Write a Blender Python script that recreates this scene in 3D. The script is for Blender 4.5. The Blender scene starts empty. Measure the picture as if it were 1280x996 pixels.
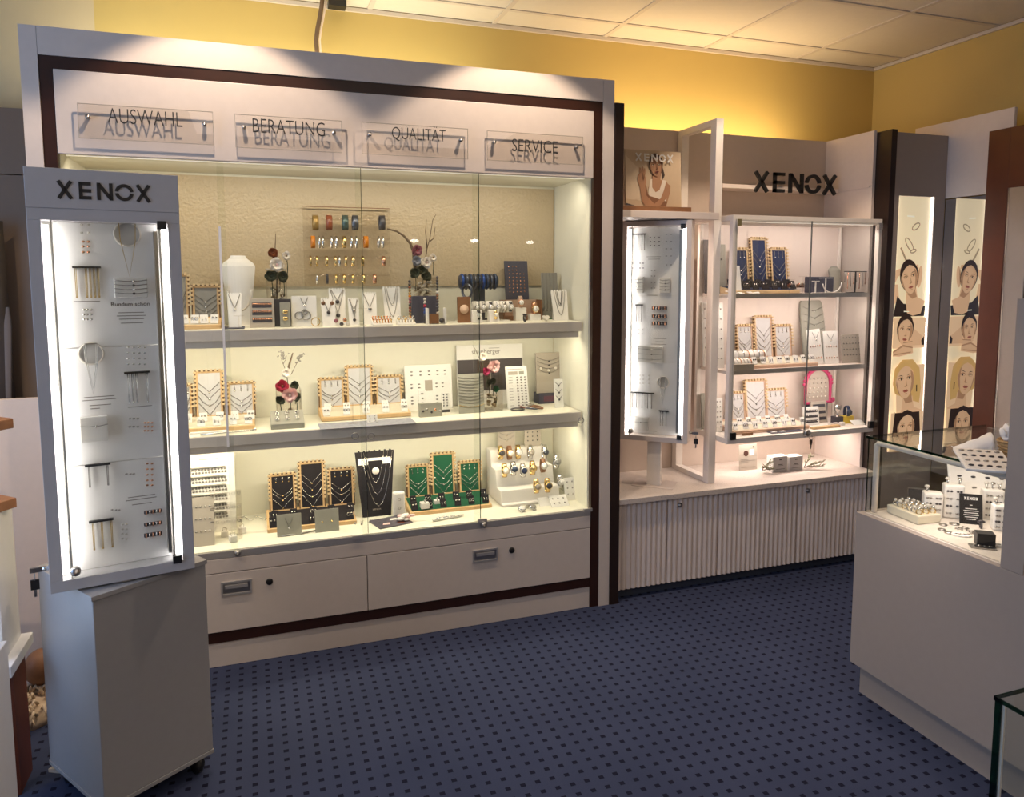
import bpy, math, random
import numpy as np
from mathutils import Matrix, Vector
random.seed(4)
SC = bpy.context.scene
COL = SC.collection
PI = math.pi
# ------------------------------------------------------------------ camera
F_, YAW, PIT, ROL, CX, CY = 928.0, math.radians(19.27), math.radians(5.58), math.radians(0.1), 640.0, 437.5
_fw = np.array([math.sin(YAW) * math.cos(PIT), math.cos(YAW) * math.cos(PIT), -math.sin(PIT)])
_r0 = np.array([math.cos(YAW), -math.sin(YAW), 0.0])
_d0 = np.cross(_fw, _r0)
_r = math.cos(ROL) * _r0 + math.sin(ROL) * _d0
_d = -math.sin(ROL) * _r0 + math.cos(ROL) * _d0
_M = np.array([_r, _d, _fw])
EYE = np.array([0.0, 0.0, 1.5])
cam_d = bpy.data.cameras.new('camera')
cam = bpy.data.objects.new('camera', cam_d)
COL.objects.link(cam)
cam_d.sensor_fit = 'HORIZONTAL'
cam_d.sensor_width = 36.0
cam_d.lens = 36.0 * F_ / 1280.0
cam_d.shift_y = -(498.0 - CY) / 1280.0
cam_d.clip_start = 0.02
cam.matrix_world = Matrix(((_r[0], -_d[0], -_fw[0], 0), (_r[1], -_d[1], -_fw[1], 0), (_r[2], -_d[2], -_fw[2], 1.5), (0, 0, 0, 1)))
SC.camera = cam
# ------------------------------------------------------------------ world, exposure
w = bpy.data.worlds.new('daylight_world')
SC.world = w
w.use_nodes = True
w.node_tree.nodes['Background'].inputs[0].default_value = (0.55, 0.68, 1.0, 1)
w.node_tree.nodes['Background'].inputs[1].default_value = 0.9
SC.view_settings.view_transform = 'Standard'
SC.view_settings.look = 'None'
SC.view_settings.exposure = 0.0
SC.view_settings.gamma = 1.0
SC.view_settings.use_curve_mapping = False
SC.cycles.max_bounces = 10
SC.cycles.transparent_max_bounces = 24
SC.cycles.sample_clamp_indirect = 4.0

def area(name, loc, size, power, col, direction=(0, 0, -1), spread=None):
    L = bpy.data.lights.new(name, 'AREA')
    L.shape = 'RECTANGLE'; L.size, L.size_y = size
    L.energy = power; L.color = col
    if spread: L.spread = math.radians(spread)
    o = bpy.data.objects.new(name, L); COL.objects.link(o)
    o.location = loc
    o.rotation_euler = Vector(direction).to_track_quat('-Z', 'Y').to_euler()
    return o
def spot(name, loc, target, power, col, angle, blend=0.3, rad=0.014):
    L = bpy.data.lights.new(name, 'SPOT')
    L.energy = power; L.color = col; L.spot_size = math.radians(angle); L.spot_blend = blend
    L.shadow_soft_size = rad
    o = bpy.data.objects.new(name, L); COL.objects.link(o)
    o.location = loc
    o.rotation_euler = (Vector(target) - Vector(loc)).to_track_quat('-Z', 'Y').to_euler()
    return o
WARM = (1.0, 0.78, 0.58); CREAM = (1.0, 0.88, 0.66); PINK = (1.0, 0.84, 0.74); COOL = (0.36, 0.58, 1.0)
# daylight through the shop window on the left side wall
area('window_daylight', (-2.55, 1.25, 1.5), (2.0, 1.8), 40, COOL, (1, 0.1, -0.05))
# ceiling light of the sales room behind the camera (pendant lamps and panels there)
area('ceiling_panel_light', (0.9, -0.4, 2.74), (2.6, 1.6), 24, (1.0, 0.86, 0.76), (0, 0, -1))
area('ceiling_panel_light', (0.9, -2.4, 2.74), (2.6, 1.4), 9, (1.0, 0.86, 0.76), (0, 0, -1))
# spotlights in the ceiling close to the big cabinet
for xs, pw in ((-0.10, 47), (1.03, 47), (2.30, 46), (-1.25, 24)):
    spot('ceiling_spot', (xs, 2.56, 2.765), (xs, 2.56, 0.0), pw, WARM, 97, 0.22)
spot('ceiling_spot', (-1.3, 1.5, 2.765), (-0.98, 3.05, 0.55), 60, (1.0, 0.84, 0.70), 42, 0.6)  # added spot that brightens the beige partition, no lamp known there
# inside the big cabinet: light strips above and under the shelves
area('cabinet_strip_top', (0.40, 3.06, 1.915), (1.9, 0.03), 5.4, (1.0, 0.87, 0.69), (0, 0.45, -1))
area('cabinet_strip_mid', (0.40, 3.10, 1.235), (1.9, 0.03), 5.6, CREAM, (0, 0.35, -1))
area('cabinet_strip_low', (0.40, 3.12, 0.825), (1.9, 0.03), 5.6, CREAM, (0, 0.35, -1))
# niche: tube on top of the niche, strips in and under the vitrine
area('niche_top_tube', (2.30, 3.52, 2.18), (1.4, 0.05), 8, (1.0, 0.74, 0.42), (0, 0.5, 1))
area('cabinet_top_tube', (0.2, 3.52, 2.30), (1.8, 0.05), 7, (1.0, 0.92, 0.68), (0, 0.4, 1))
area('vitrine_strip', (2.59, 3.02, 1.765), (0.78, 0.03), 6.0, PINK, (0, 0.5, -1))
area("vitrine_strip_mid", (2.59, 3.03, 1.385), (0.78, 0.02), 2.3, PINK, (0, 0.4, -1))
area('vitrine_strip_low', (2.59, 3.04, 1.01), (0.78, 0.02), 2.3, PINK, (0, 0.4, -1))
area('under_vitrine_strip', (2.59, 3.18, 0.69), (0.78, 0.03), 2.6, PINK, (0, 0, -1))
area('niche_shelf_strip', (1.83, 3.32, 1.75), (0.45, 0.03), 2.5, PINK, (0, 0.1, -1))
# counter showcase strip
area('counter_strip', (2.11, 1.74, 0.925), (0.02, 0.48), 1.15, PINK, (0.25, 0, -1), 150)

# ------------------------------------------------------------------ helpers: pixel -> place on a real plane
def _ray(u, v): return _M.T @ np.array([(u - CX) / F_, (v - CY) / F_, 1.0])
def onz(u, v, z): k = _ray(u, v); return EYE + k * (z - 1.5) / k[2]
def ony(u, v, y): k = _ray(u, v); return EYE + k * y / k[1]
def onx(u, v, x): k = _ray(u, v); return EYE + k * x / k[0]
def onpl(u, v, P, n): k = _ray(u, v); n = np.array(n); return EYE + k * ((np.array(P) - EYE) @ n) / (k @ n)

# ------------------------------------------------------------------ materials
MATS = {}
def mat(key, col, rough=0.5, metal=0.0, emit=0.0, ecol=None, var=0.04, scale=40.0, bump=0.0, bscale=200.0, spec=0.5):
    m = bpy.data.materials.new(key); m.use_nodes = True
    nt = m.node_tree; b = nt.nodes['Principled BSDF']
    b.inputs['Roughness'].default_value = rough
    b.inputs['Metallic'].default_value = metal
    b.inputs['Specular IOR Level'].default_value = spec
    tc = nt.nodes.new('ShaderNodeTexCoord')
    nz = nt.nodes.new('ShaderNodeTexNoise'); nz.inputs['Scale'].default_value = scale; nz.inputs['Detail'].default_value = 3
    nt.links.new(tc.outputs['Object'], nz.inputs['Vector'])
    mx = nt.nodes.new('ShaderNodeMix'); mx.data_type = 'RGBA'
    mx.inputs[6].default_value = tuple(c * (1 - var) for c in col) + (1,)
    mx.inputs[7].default_value = tuple(min(1, c * (1 + var)) for c in col) + (1,)
    nt.links.new(nz.outputs['Fac'], mx.inputs[0]); nt.links.new(mx.outputs[2], b.inputs['Base Color'])
    if emit:
        b.inputs['Emission Color'].default_value = tuple(ecol or col) + (1,); b.inputs['Emission Strength'].default_value = emit
    if bump:
        n2 = nt.nodes.new('ShaderNodeTexNoise'); n2.inputs['Scale'].default_value = bscale; n2.inputs['Detail'].default_value = 2
        nt.links.new(tc.outputs['Object'], n2.inputs['Vector'])
        bp = nt.nodes.new('ShaderNodeBump'); bp.inputs['Strength'].default_value = bump; bp.inputs['Distance'].default_value = 0.004
        nt.links.new(n2.outputs['Fac'], bp.inputs['Height']); nt.links.new(bp.outputs['Normal'], b.inputs['Normal'])
    MATS[key] = m
    return m
def glass(key, tint=(1, 1, 1), ior=1.45, rough=0.0, amount=1.0):
    m = bpy.data.materials.new(key); m.use_nodes = True
    nt = m.node_tree; nt.nodes.clear()
    out = nt.nodes.new('ShaderNodeOutputMaterial'); mix = nt.nodes.new('ShaderNodeMixShader')
    fr = nt.nodes.new('ShaderNodeLayerWeight'); fr.inputs['Blend'].default_value = 0.5      # Schlick reflectance, the same on both sides
    pw = nt.nodes.new('ShaderNodeMath'); pw.operation = 'POWER'; pw.inputs[1].default_value = 5.0
    f0 = ((ior - 1) / (ior + 1)) ** 2 * amount
    mul = nt.nodes.new('ShaderNodeMath'); mul.operation = 'MULTIPLY_ADD'; mul.inputs[1].default_value = 1 - f0; mul.inputs[2].default_value = f0
    tr = nt.nodes.new('ShaderNodeBsdfTransparent'); tr.inputs[0].default_value = tuple(tint) + (1,)
    gl = nt.nodes.new('ShaderNodeBsdfGlossy'); gl.inputs['Roughness'].default_value = rough
    nt.links.new(fr.outputs['Facing'], pw.inputs[0]); nt.links.new(pw.outputs[0], mul.inputs[0]); nt.links.new(mul.outputs[0], mix.inputs[0])
    nt.links.new(tr.outputs[0], mix.inputs[1]); nt.links.new(gl.outputs[0], mix.inputs[2]); nt.links.new(mix.outputs[0], out.inputs[0])
    MATS[key] = m
    return m
mat('white_lacquer', (0.67, 0.59, 0.53), 0.38, bump=0.03, bscale=400)
mat('white_plain', (0.80, 0.77, 0.73), 0.5)
mat('inner_cream', (0.80, 0.78, 0.66), 0.55)
mat('dark_wood', (0.034, 0.010, 0.005), 0.35, var=0.35, scale=25)
mat('black_post', (0.022, 0.010, 0.007), 0.42, var=0.2)
mat('red_wood', (0.115, 0.026, 0.010), 0.4, var=0.25, scale=12)
mat('plinth_grey', (0.35, 0.345, 0.35), 0.45)
mat('tower_grey', (0.52, 0.505, 0.51), 0.42)
mat('niche_white', (0.77, 0.67, 0.61), 0.45)
mat('niche_panel', (0.60, 0.50, 0.43), 0.5)
mat('beige_board', (0.86, 0.68, 0.54), 0.6)
mat('taupe_panel', (0.23, 0.16, 0.11), 0.6)
mat('taupe_dark', (0.07, 0.055, 0.05), 0.5)
mat('fabric_grey', (0.16, 0.13, 0.115), 0.8)
mat('fabric_tan', (0.22, 0.15, 0.10), 0.8)
mat('yellow_wall', (0.64, 0.475, 0.165), 0.8, bump=0.08, bscale=300, var=0.03, scale=3)
mat('pale_wall', (0.66, 0.54, 0.33), 0.8, bump=0.08, bscale=300, var=0.03, scale=3)
mat('ceiling_tile', (0.80, 0.73, 0.63), 0.9, bump=0.35, bscale=350, var=0.03, scale=30)
mat('grid_metal', (0.70, 0.62, 0.54), 0.6)
mat('gold_panel', (0.54, 0.435, 0.29), 0.32, var=0.08, scale=160, bump=0.9, bscale=75)
mat('wood_light', (0.66, 0.44, 0.22), 0.5, var=0.12, scale=60)
mat('peg_gap_shade', (0.16, 0.085, 0.035), 0.7)  # dark tone that paints the shade in the gaps between pegs
mat('tip_wood', (0.34, 0.16, 0.075), 0.45, var=0.2, scale=20)
mat('rim_grey', (0.16, 0.17, 0.16), 0.3)
mat('holder_disc', (0.50, 0.49, 0.48), 0.6)
mat('leaf_light', (0.16, 0.17, 0.10), 0.7)
mat('wood_pale', (0.70, 0.52, 0.30), 0.5, var=0.12, scale=60)
mat('wood_pink', (0.62, 0.42, 0.30), 0.5, var=0.12, scale=60)
mat('wood_brown', (0.24, 0.11, 0.05), 0.5, var=0.2, scale=40)
mat('pad_white', (0.60, 0.59, 0.60), 0.8)
mat('pad_black', (0.014, 0.010, 0.012), 0.85)
mat('pad_green', (0.008, 0.10, 0.045), 0.85)
mat('pad_blue', (0.018, 0.030, 0.085), 0.85)
mat('pad_grey', (0.30, 0.29, 0.26), 0.8)
mat('card_grey', (0.33, 0.32, 0.27), 0.75)
mat('card_taupe', (0.42, 0.37, 0.31), 0.75)
mat('card_white', (0.84, 0.82, 0.78), 0.6)
mat('dark_box', (0.045, 0.043, 0.055), 0.5)
mat('navy_box', (0.06, 0.06, 0.09), 0.5)
mat('rail_cream', (0.86, 0.76, 0.66), 0.4)
mat('black', (0.012, 0.011, 0.012), 0.45)
mat('ink', (0.03, 0.025, 0.022), 0.6)
mat('ink_soft', (0.22, 0.20, 0.18), 0.7)
mat('white_ink', (0.85, 0.82, 0.78), 0.6)
mat('silver', (0.72, 0.71, 0.69), 0.18, 1.0)
mat('steel', (0.42, 0.40, 0.38), 0.30, 1.0)
mat('alu', (0.60, 0.58, 0.56), 0.38, 0.7)
mat('brass', (0.72, 0.50, 0.20), 0.22, 1.0)
mat('gold', (0.80, 0.58, 0.26), 0.2, 1.0)
mat('rose', (0.72, 0.38, 0.24), 0.25, 1.0)
mat('chain', (0.27, 0.25, 0.23), 0.35, 0.5)
mat('chain_gold', (0.50, 0.36, 0.16), 0.3, 0.8)
mat('amber', (0.55, 0.18, 0.01), 0.25)
mat('rust', (0.22, 0.055, 0.02), 0.35, var=0.4, scale=120)
mat('ochre', (0.32, 0.20, 0.06), 0.3, 0.4, var=0.4, scale=120)
mat('teal_band', (0.06, 0.10, 0.09), 0.3, 0.4, var=0.4, scale=90)
mat('pearl', (0.62, 0.58, 0.52), 0.25)
mat('stone_dark', (0.05, 0.045, 0.05), 0.3)
mat('pebble_white', (0.62, 0.56, 0.46), 0.6, var=0.2)
mat('pebble_brown', (0.22, 0.16, 0.09), 0.6, var=0.3)
mat('pebble_grey', (0.30, 0.28, 0.25), 0.6, var=0.3)
mat('petal_white', (0.85, 0.78, 0.70), 0.7)
mat('petal_pink', (0.80, 0.52, 0.50), 0.7)
mat('petal_red', (0.45, 0.02, 0.06), 0.7)
mat('petal_mauve', (0.30, 0.10, 0.13), 0.7)
mat('leaf', (0.045, 0.055, 0.028), 0.7)
mat('leaf_green', (0.02, 0.16, 0.07), 0.6)
mat('twig', (0.10, 0.06, 0.035), 0.8)
mat('branch', (0.13, 0.085, 0.05), 0.75, var=0.3)
mat('blue_bracelet', (0.03, 0.05, 0.10), 0.4, 0.3, var=0.5, scale=200)
mat('blue_bright', (0.02, 0.07, 0.28), 0.35, 0.3, var=0.4, scale=100)
mat('steel_blue', (0.10, 0.11, 0.14), 0.3, 0.7)
mat('magenta', (0.48, 0.035, 0.13), 0.6)
mat('terrazzo_dummy', (0.7, 0.65, 0.6), 0.4)
mat('kick_blue', (0.045, 0.055, 0.085), 0.9)
mat('counter_beige', (0.345, 0.292, 0.258), 0.5, bump=0.03, bscale=400)
mat('counter_edge', (0.72, 0.66, 0.60), 0.45)
mat('cream_tray', (0.72, 0.66, 0.52), 0.6)
mat('fur', (0.62, 0.48, 0.34), 0.95)
mat('basket', (0.42, 0.27, 0.12), 0.7, var=0.3, scale=120)
mat('tulle', (0.85, 0.83, 0.80), 0.8)
mat('sage', (0.20, 0.20, 0.12), 0.7)
mat('yellow_box', (0.70, 0.52, 0.06), 0.5)
mat('magazine', (0.10, 0.09, 0.11), 0.4, var=0.7, scale=60)
mat('paper_blue', (0.28, 0.29, 0.34), 0.6, var=0.4, scale=80)
mat('cable', (0.16, 0.10, 0.06), 0.6)
mat('tube_light', (1, 1, 1), 0.5, emit=13.0, ecol=(1.0, 0.96, 0.94))
mat('strip_light', (1, 1, 1), 0.5, emit=3.0, ecol=(1.0, 0.88, 0.75))
mat('strip_soft', (0.9, 0.88, 0.8), 0.5, emit=0.5, ecol=(1.0, 0.88, 0.72))
mat('strip_cool', (0.9, 0.95, 1), 0.5, emit=1.6, ecol=(0.82, 0.92, 1.0))
mat('lamp_light', (1, 1, 1), 0.5, emit=14.0, ecol=(1.0, 0.95, 0.88))
mat('bracket_white', (0.88, 0.81, 0.74), 0.4)
mat('board_white', (0.84, 0.82, 0.81), 0.6)
mat('shelf_grey', (0.70, 0.63, 0.57), 0.45)
mat('white_case', (0.70, 0.70, 0.72), 0.4)
mat('grey_box', (0.42, 0.40, 0.385), 0.5)
mat('red_dot', (0.55, 0.03, 0.06), 0.6)
mat('seal_brown', (0.07, 0.025, 0.016), 0.6)
mat('mirror', (0.80, 0.80, 0.80), 0.015, 1.0, var=0.0)
mat('steel_panel', (0.50, 0.46, 0.43), 0.35, 0.9)
mat('pale_blue_panel', (0.62, 0.70, 0.80), 0.3)
glass('glass', (0.975, 0.985, 0.97))
glass('glass_vitrine', (0.96, 0.965, 0.96), amount=1.2)
glass('acrylic', (0.975, 0.965, 0.95))
glass('glass_edge', (0.10, 0.24, 0.20), amount=1.0)
# backlit print colours
def lit(key, col, e=0.62): mat(key, tuple(c * 0.6 for c in col), 0.5, emit=e, ecol=col, var=0.02)
lit('lit_cream', (0.88, 0.72, 0.46)); lit('lit_skin', (0.70, 0.43, 0.24)); lit('lit_shade', (0.42, 0.22, 0.11))
lit('lit_hair', (0.030, 0.014, 0.009)); lit('lit_blonde', (0.62, 0.37, 0.12)); lit('lit_lips', (0.36, 0.10, 0.06))
lit('lit_black', (0.022, 0.012, 0.009)); lit('lit_line', (0.36, 0.26, 0.15)); lit('lit_white', (0.95, 0.86, 0.66)); lit('lit_peach', (0.82, 0.55, 0.32))
# poster print colours
mat('print_back', (0.62, 0.47, 0.31), 0.5); mat('print_skin', (0.44, 0.23, 0.125), 0.5); mat('print_shade', (0.24, 0.11, 0.055), 0.5)
mat('print_hair', (0.05, 0.025, 0.016), 0.5); mat('print_lips', (0.17, 0.03, 0.025), 0.5); mat('print_shirt', (0.80, 0.70, 0.58), 0.5)
mat('print_dark', (0.06, 0.05, 0.055), 0.5); mat('print_pale', (0.72, 0.58, 0.42), 0.5)

# carpet: blue with a lattice of small dark squares
def carpet():
    m = bpy.data.materials.new('carpet'); m.use_nodes = True; nt = m.node_tree; b = nt.nodes['Principled BSDF']
    b.inputs['Roughness'].default_value = 0.95; b.inputs['Specular IOR Level'].default_value = 0.1
    N = nt.nodes.new; Lk = nt.links.new
    tc = N('ShaderNodeTexCoord'); sp = N('ShaderNodeSeparateXYZ'); Lk(tc.outputs['Object'], sp.inputs[0])
    def ax(out, off, per, half):
        a = N('ShaderNodeMath'); a.operation = 'ADD'; a.inputs[1].default_value = off; Lk(sp.outputs[out], a.inputs[0])
        d = N('ShaderNodeMath'); d.operation = 'DIVIDE'; d.inputs[1].default_value = per; Lk(a.outputs[0], d.inputs[0])
        f = N('ShaderNodeMath'); f.operation = 'FRACT'; Lk(d.outputs[0], f.inputs[0])
        s = N('ShaderNodeMath'); s.operation = 'SUBTRACT'; s.inputs[1].default_value = 0.5; Lk(f.outputs[0], s.inputs[0])
        ab = N('ShaderNodeMath'); ab.operation = 'ABSOLUTE'; Lk(s.outputs[0], ab.inputs[0])
        lt = N('ShaderNodeMath'); lt.operation = 'LESS_THAN'; lt.inputs[1].default_value = half / per; Lk(ab.outputs[0], lt.inputs[0])
        return lt
    ax1 = ax(0, -0.008 + 0.0469 * 60.5, 0.0469, 0.0080); ay1 = ax(1, -2.300 + 0.0447 * 120.5, 0.0447, 0.0074)
    mu = N('ShaderNodeMath'); mu.operation = 'MULTIPLY'; Lk(ax1.outputs[0], mu.inputs[0]); Lk(ay1.outputs[0], mu.inputs[1])
    nz = N('ShaderNodeTexNoise'); nz.inputs['Scale'].default_value = 600; nz.inputs['Detail'].default_value = 2; Lk(tc.outputs['Object'], nz.inputs['Vector'])
    n3 = N('ShaderNodeTexNoise'); n3.inputs['Scale'].default_value = 3.0; Lk(tc.outputs['Object'], n3.inputs['Vector'])
    ad = N('ShaderNodeMath'); ad.operation = 'MULTIPLY_ADD'; ad.inputs[1].default_value = 0.7; Lk(nz.outputs['Fac'], ad.inputs[0]); Lk(n3.outputs['Fac'], ad.inputs[2])
    base = N('ShaderNodeMix'); base.data_type = 'RGBA'; base.inputs[6].default_value = (0.024, 0.032, 0.068, 1); base.inputs[7].default_value = (0.046, 0.057, 0.110, 1)
    Lk(ad.outputs[0], base.inputs[0])
    mx = N('ShaderNodeMix'); mx.data_type = 'RGBA'; mx.inputs[7].default_value = (0.011, 0.012, 0.028, 1)
    Lk(mu.outputs[0], mx.inputs[0]); Lk(base.outputs[2], mx.inputs[6]); Lk(mx.outputs[2], b.inputs['Base Color'])
    bp = N('ShaderNodeBump'); bp.inputs['Strength'].default_value = 0.5; bp.inputs['Distance'].default_value = 0.003
    Lk(nz.outputs['Fac'], bp.inputs['Height']); Lk(bp.outputs['Normal'], b.inputs['Normal'])
    MATS['carpet'] = m
carpet()
def terrazzo():
    m = bpy.data.materials.new('terrazzo'); m.use_nodes = True; nt = m.node_tree; b = nt.nodes['Principled BSDF']
    b.inputs['Roughness'].default_value = 0.35
    tc = nt.nodes.new('ShaderNodeTexCoord'); vo = nt.nodes.new('ShaderNodeTexVoronoi'); vo.inputs['Scale'].default_value = 110
    nt.links.new(tc.outputs['Object'], vo.inputs['Vector'])
    cr = nt.nodes.new('ShaderNodeValToRGB'); cr.color_ramp.elements[0].position = 0.12; cr.color_ramp.elements[0].color = (0.32, 0.25, 0.20, 1)
    cr.color_ramp.elements[1].position = 0.22; cr.color_ramp.elements[1].color = (0.66, 0.58, 0.52, 1)
    nt.links.new(vo.outputs['Distance'], cr.inputs[0]); nt.links.new(cr.outputs[0], b.inputs['Base Color'])
    MATS['terrazzo'] = m
terrazzo()

# ------------------------------------------------------------------ geometry collector
def rotx(a): return Matrix.Rotation(a, 4, 'X')
def roty(a): return Matrix.Rotation(a, 4, 'Y')
def rotz(a): return Matrix.Rotation(a, 4, 'Z')
def tr(x, y, z): return Matrix.Translation((x, y, z))
class G:
    def __init__(s): s.v = []; s.f = []; s.mi = []; s.sm = []; s.T = Matrix.Identity(4)
    def add(s, vs, fs, m=0, smooth=False):
        o = len(s.v)
        for p in vs: s.v.append(tuple(s.T @ Vector(p)))
        for f in fs: s.f.append([i + o for i in f]); s.mi.append(m); s.sm.append(smooth)
        return s
    def box(s, x0, x1, y0, y1, z0, z1, m=0):
        return s.add([(x0, y0, z0), (x1, y0, z0), (x1, y1, z0), (x0, y1, z0), (x0, y0, z1), (x1, y0, z1), (x1, y1, z1), (x0, y1, z1)],
                     [(0, 3, 2, 1), (4, 5, 6, 7), (0, 1, 5, 4), (1, 2, 6, 5), (2, 3, 7, 6), (3, 0, 4, 7)], m)
    def prism(s, pts, y0, y1, m=0):          # polygon in xz (counter-clockwise seen from -y), extruded along y
        n = len(pts)
        vs = [(p[0], y0, p[1]) for p in pts] + [(p[0], y1, p[1]) for p in pts]
        fs = [tuple(range(n)), tuple(range(2 * n - 1, n - 1, -1))] + [(i, i + n, (i + 1) % n + n, (i + 1) % n) for i in range(n)]
        return s.add(vs, fs, m)
    def prismx(s, pts, x0, x1, m=0):         # polygon in yz extruded along x
        n = len(pts)
        vs = [(x0, p[0], p[1]) for p in pts] + [(x1, p[0], p[1]) for p in pts]
        fs = [tuple(range(n - 1, -1, -1)), tuple(range(n, 2 * n))] + [(i, (i + 1) % n, (i + 1) % n + n, i + n) for i in range(n)]
        return s.add(vs, fs, m)
    def prismz(s, pts, z0, z1, m=0):
        n = len(pts)
        vs = [(p[0], p[1], z0) for p in pts] + [(p[0], p[1], z1) for p in pts]
        fs = [tuple(range(n - 1, -1, -1)), tuple(range(n, 2 * n))] + [(i, (i + 1) % n, (i + 1) % n + n, i + n) for i in range(n)]
        return s.add(vs, fs, m)
    def flat(s, pts, y=0.0, m=0):            # a flat print polygon facing -y
        return s.add([(p[0], y, p[1]) for p in pts], [tuple(range(len(pts)))], m)
    def ell(s, cx, cz, a, b, y=0.0, m=0, rot=0.0, n=20):
        c, q = math.cos(rot), math.sin(rot)
        return s.flat([(cx + a * math.cos(t) * c - b * math.sin(t) * q, cz + a * math.cos(t) * q + b * math.sin(t) * c) for t in [2 * PI * i / n for i in range(n)]], y, m)
    def tube(s, pts, r, m=0, n=5, cap=True, closed=False):
        P = [Vector(p) for p in pts]; k = len(P); vs = []; rr = r if isinstance(r, (list, tuple)) else [r] * k
        nr = None
        for i in range(k):
            a = P[(i - 1) % k] if (closed or i) else P[i]; b = P[(i + 1) % k] if (closed or i < k - 1) else P[i]
            t = (b - a)
            if t.length < 1e-9: t = Vector((0, 0, 1))
            t.normalize()
            if nr is None: nr = t.cross(Vector((0, 0, 1)) if abs(t.z) < 0.9 else Vector((1, 0, 0)))
            sx = nr - t * nr.dot(t)
            if sx.length < 1e-4: sx = t.cross(Vector((0.3, 1, 0.2)))
            sx.normalize(); sy = sx.cross(t); nr = sx
            for j in range(n):
                an = 2 * PI * j / n
                vs.append(P[i] + sx * (rr[i] * math.cos(an)) + sy * (rr[i] * math.sin(an)))
        fs = []
        for i in range(k if closed else k - 1):
            i2 = (i + 1) % k
            for j in range(n): fs.append((i * n + j, i * n + (j + 1) % n, i2 * n + (j + 1) % n, i2 * n + j))
        if cap and not closed: fs.append(tuple(range(n - 1, -1, -1))); fs.append(tuple(range((k - 1) * n, k * n)))
        return s.add(vs, fs, m, True)
    def lathe(s, prof, c=(0, 0, 0), m=0, n=16, smooth=True, cap=True):    # profile (r, z) about z
        vs = []; fs = []; k = len(prof)
        for (r, z) in prof:
            for j in range(n): vs.append((c[0] + r * math.cos(2 * PI * j / n), c[1] + r * math.sin(2 * PI * j / n), c[2] + z))
        for i in range(k - 1):
            for j in range(n): fs.append((i * n + j, i * n + (j + 1) % n, (i + 1) * n + (j + 1) % n, (i + 1) * n + j))
        if cap: fs.append(tuple(range(n - 1, -1, -1))); fs.append(tuple(range((k - 1) * n, k * n)))
        return s.add(vs, fs, m, smooth)
    def cyl(s, p0, p1, r, m=0, n=12): return s.tube([p0, p1], r, m, n)
    def ball(s, c, r, m=0, sc=(1, 1, 1), n=8, k=5):
        vs = [(c[0], c[1], c[2] + r * sc[2])]; fs = []
        for i in range(1, k):
            a = PI * i / k
            for j in range(n): vs.append((c[0] + r * sc[0] * math.sin(a) * math.cos(2 * PI * j / n), c[1] + r * sc[1] * math.sin(a) * math.sin(2 * PI * j / n), c[2] + r * sc[2] * math.cos(a)))
        vs.append((c[0], c[1], c[2] - r * sc[2])); e = len(vs) - 1
        for j in range(n): fs.append((0, 1 + j, 1 + (j + 1) % n)); fs.append((e, 1 + (k - 2) * n + (j + 1) % n, 1 + (k - 2) * n + j))
        for i in range(k - 2):
            for j in range(n): a = 1 + i * n + j; b = 1 + i * n + (j + 1) % n; fs.append((a, a + n, b + n, b))
        return s.add(vs, fs, m, True)
    def ring(s, c, R, r, axis='Y', m=0, n=16, k=5):
        pts = []
        for i in range(n):
            a = 2 * PI * i / n
            p = {'Y': (R * math.cos(a), 0, R * math.sin(a)), 'X': (0, R * math.cos(a), R * math.sin(a)), 'Z': (R * math.cos(a), R * math.sin(a), 0)}[axis]
            pts.append((c[0] + p[0], c[1] + p[1], c[2] + p[2]))
        return s.tube(pts, r, m, k, closed=True)
    def mesh(s, name, mats):
        me = bpy.data.meshes.new(name)
        me.from_pydata([tuple(v) for v in s.v], [], s.f)
        for k in (mats if isinstance(mats, (list, tuple)) else [mats]): me.materials.append(MATS[k])
        me.polygons.foreach_set('material_index', s.mi)
        me.polygons.foreach_set('use_smooth', s.sm)
        me.update()
        return me
    def build(s, name, mats, parent=None, loc=None, bev=0.0):
        o = bpy.data.objects.new(name, s.mesh(name, mats)); COL.objects.link(o)
        if parent: o.parent = parent
        if loc is not None: o.location = loc
        if bev:
            b = o.modifiers.new('edge', 'BEVEL'); b.width = bev; b.segments = 2; b.limit_method = 'ANGLE'; b.angle_limit = math.radians(50)
        return o
def tag(o, label=None, cat=None, group=None, kind=None):
    if label: o['label'] = label
    if cat: o['category'] = cat
    if group: o['group'] = group
    if kind: o['kind'] = kind
    return o
def thing(name, label, cat, loc=(0, 0, 0), rz=0.0, group=None):
    o = bpy.data.objects.new(name, None); COL.objects.link(o); o.empty_display_size = 0.05
    o.location = loc; o.rotation_euler = (0, 0, rz)
    return tag(o, label, cat, group)
def single(g, name, mats, label, cat, loc=(0, 0, 0), rz=0.0, group=None, rot=None, bev=0.0):
    o = g.build(name, mats, None, loc, bev); o.rotation_euler = rot or (0, 0, rz)
    return tag(o, label, cat, group)
def dup(root, loc=None, rz=None, label=None, group=None):
    c = root.copy(); COL.objects.link(c)
    for ch in list(root.children):
        d = ch.copy(); COL.objects.link(d); d.parent = c
        for g2 in list(ch.children):
            e = g2.copy(); COL.objects.link(e); e.parent = d
    if loc is not None: c.location = loc
    if rz is not None: c.rotation_euler = (0, 0, rz)
    if label: c['label'] = label
    if group: c['group'] = group
    return c
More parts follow.
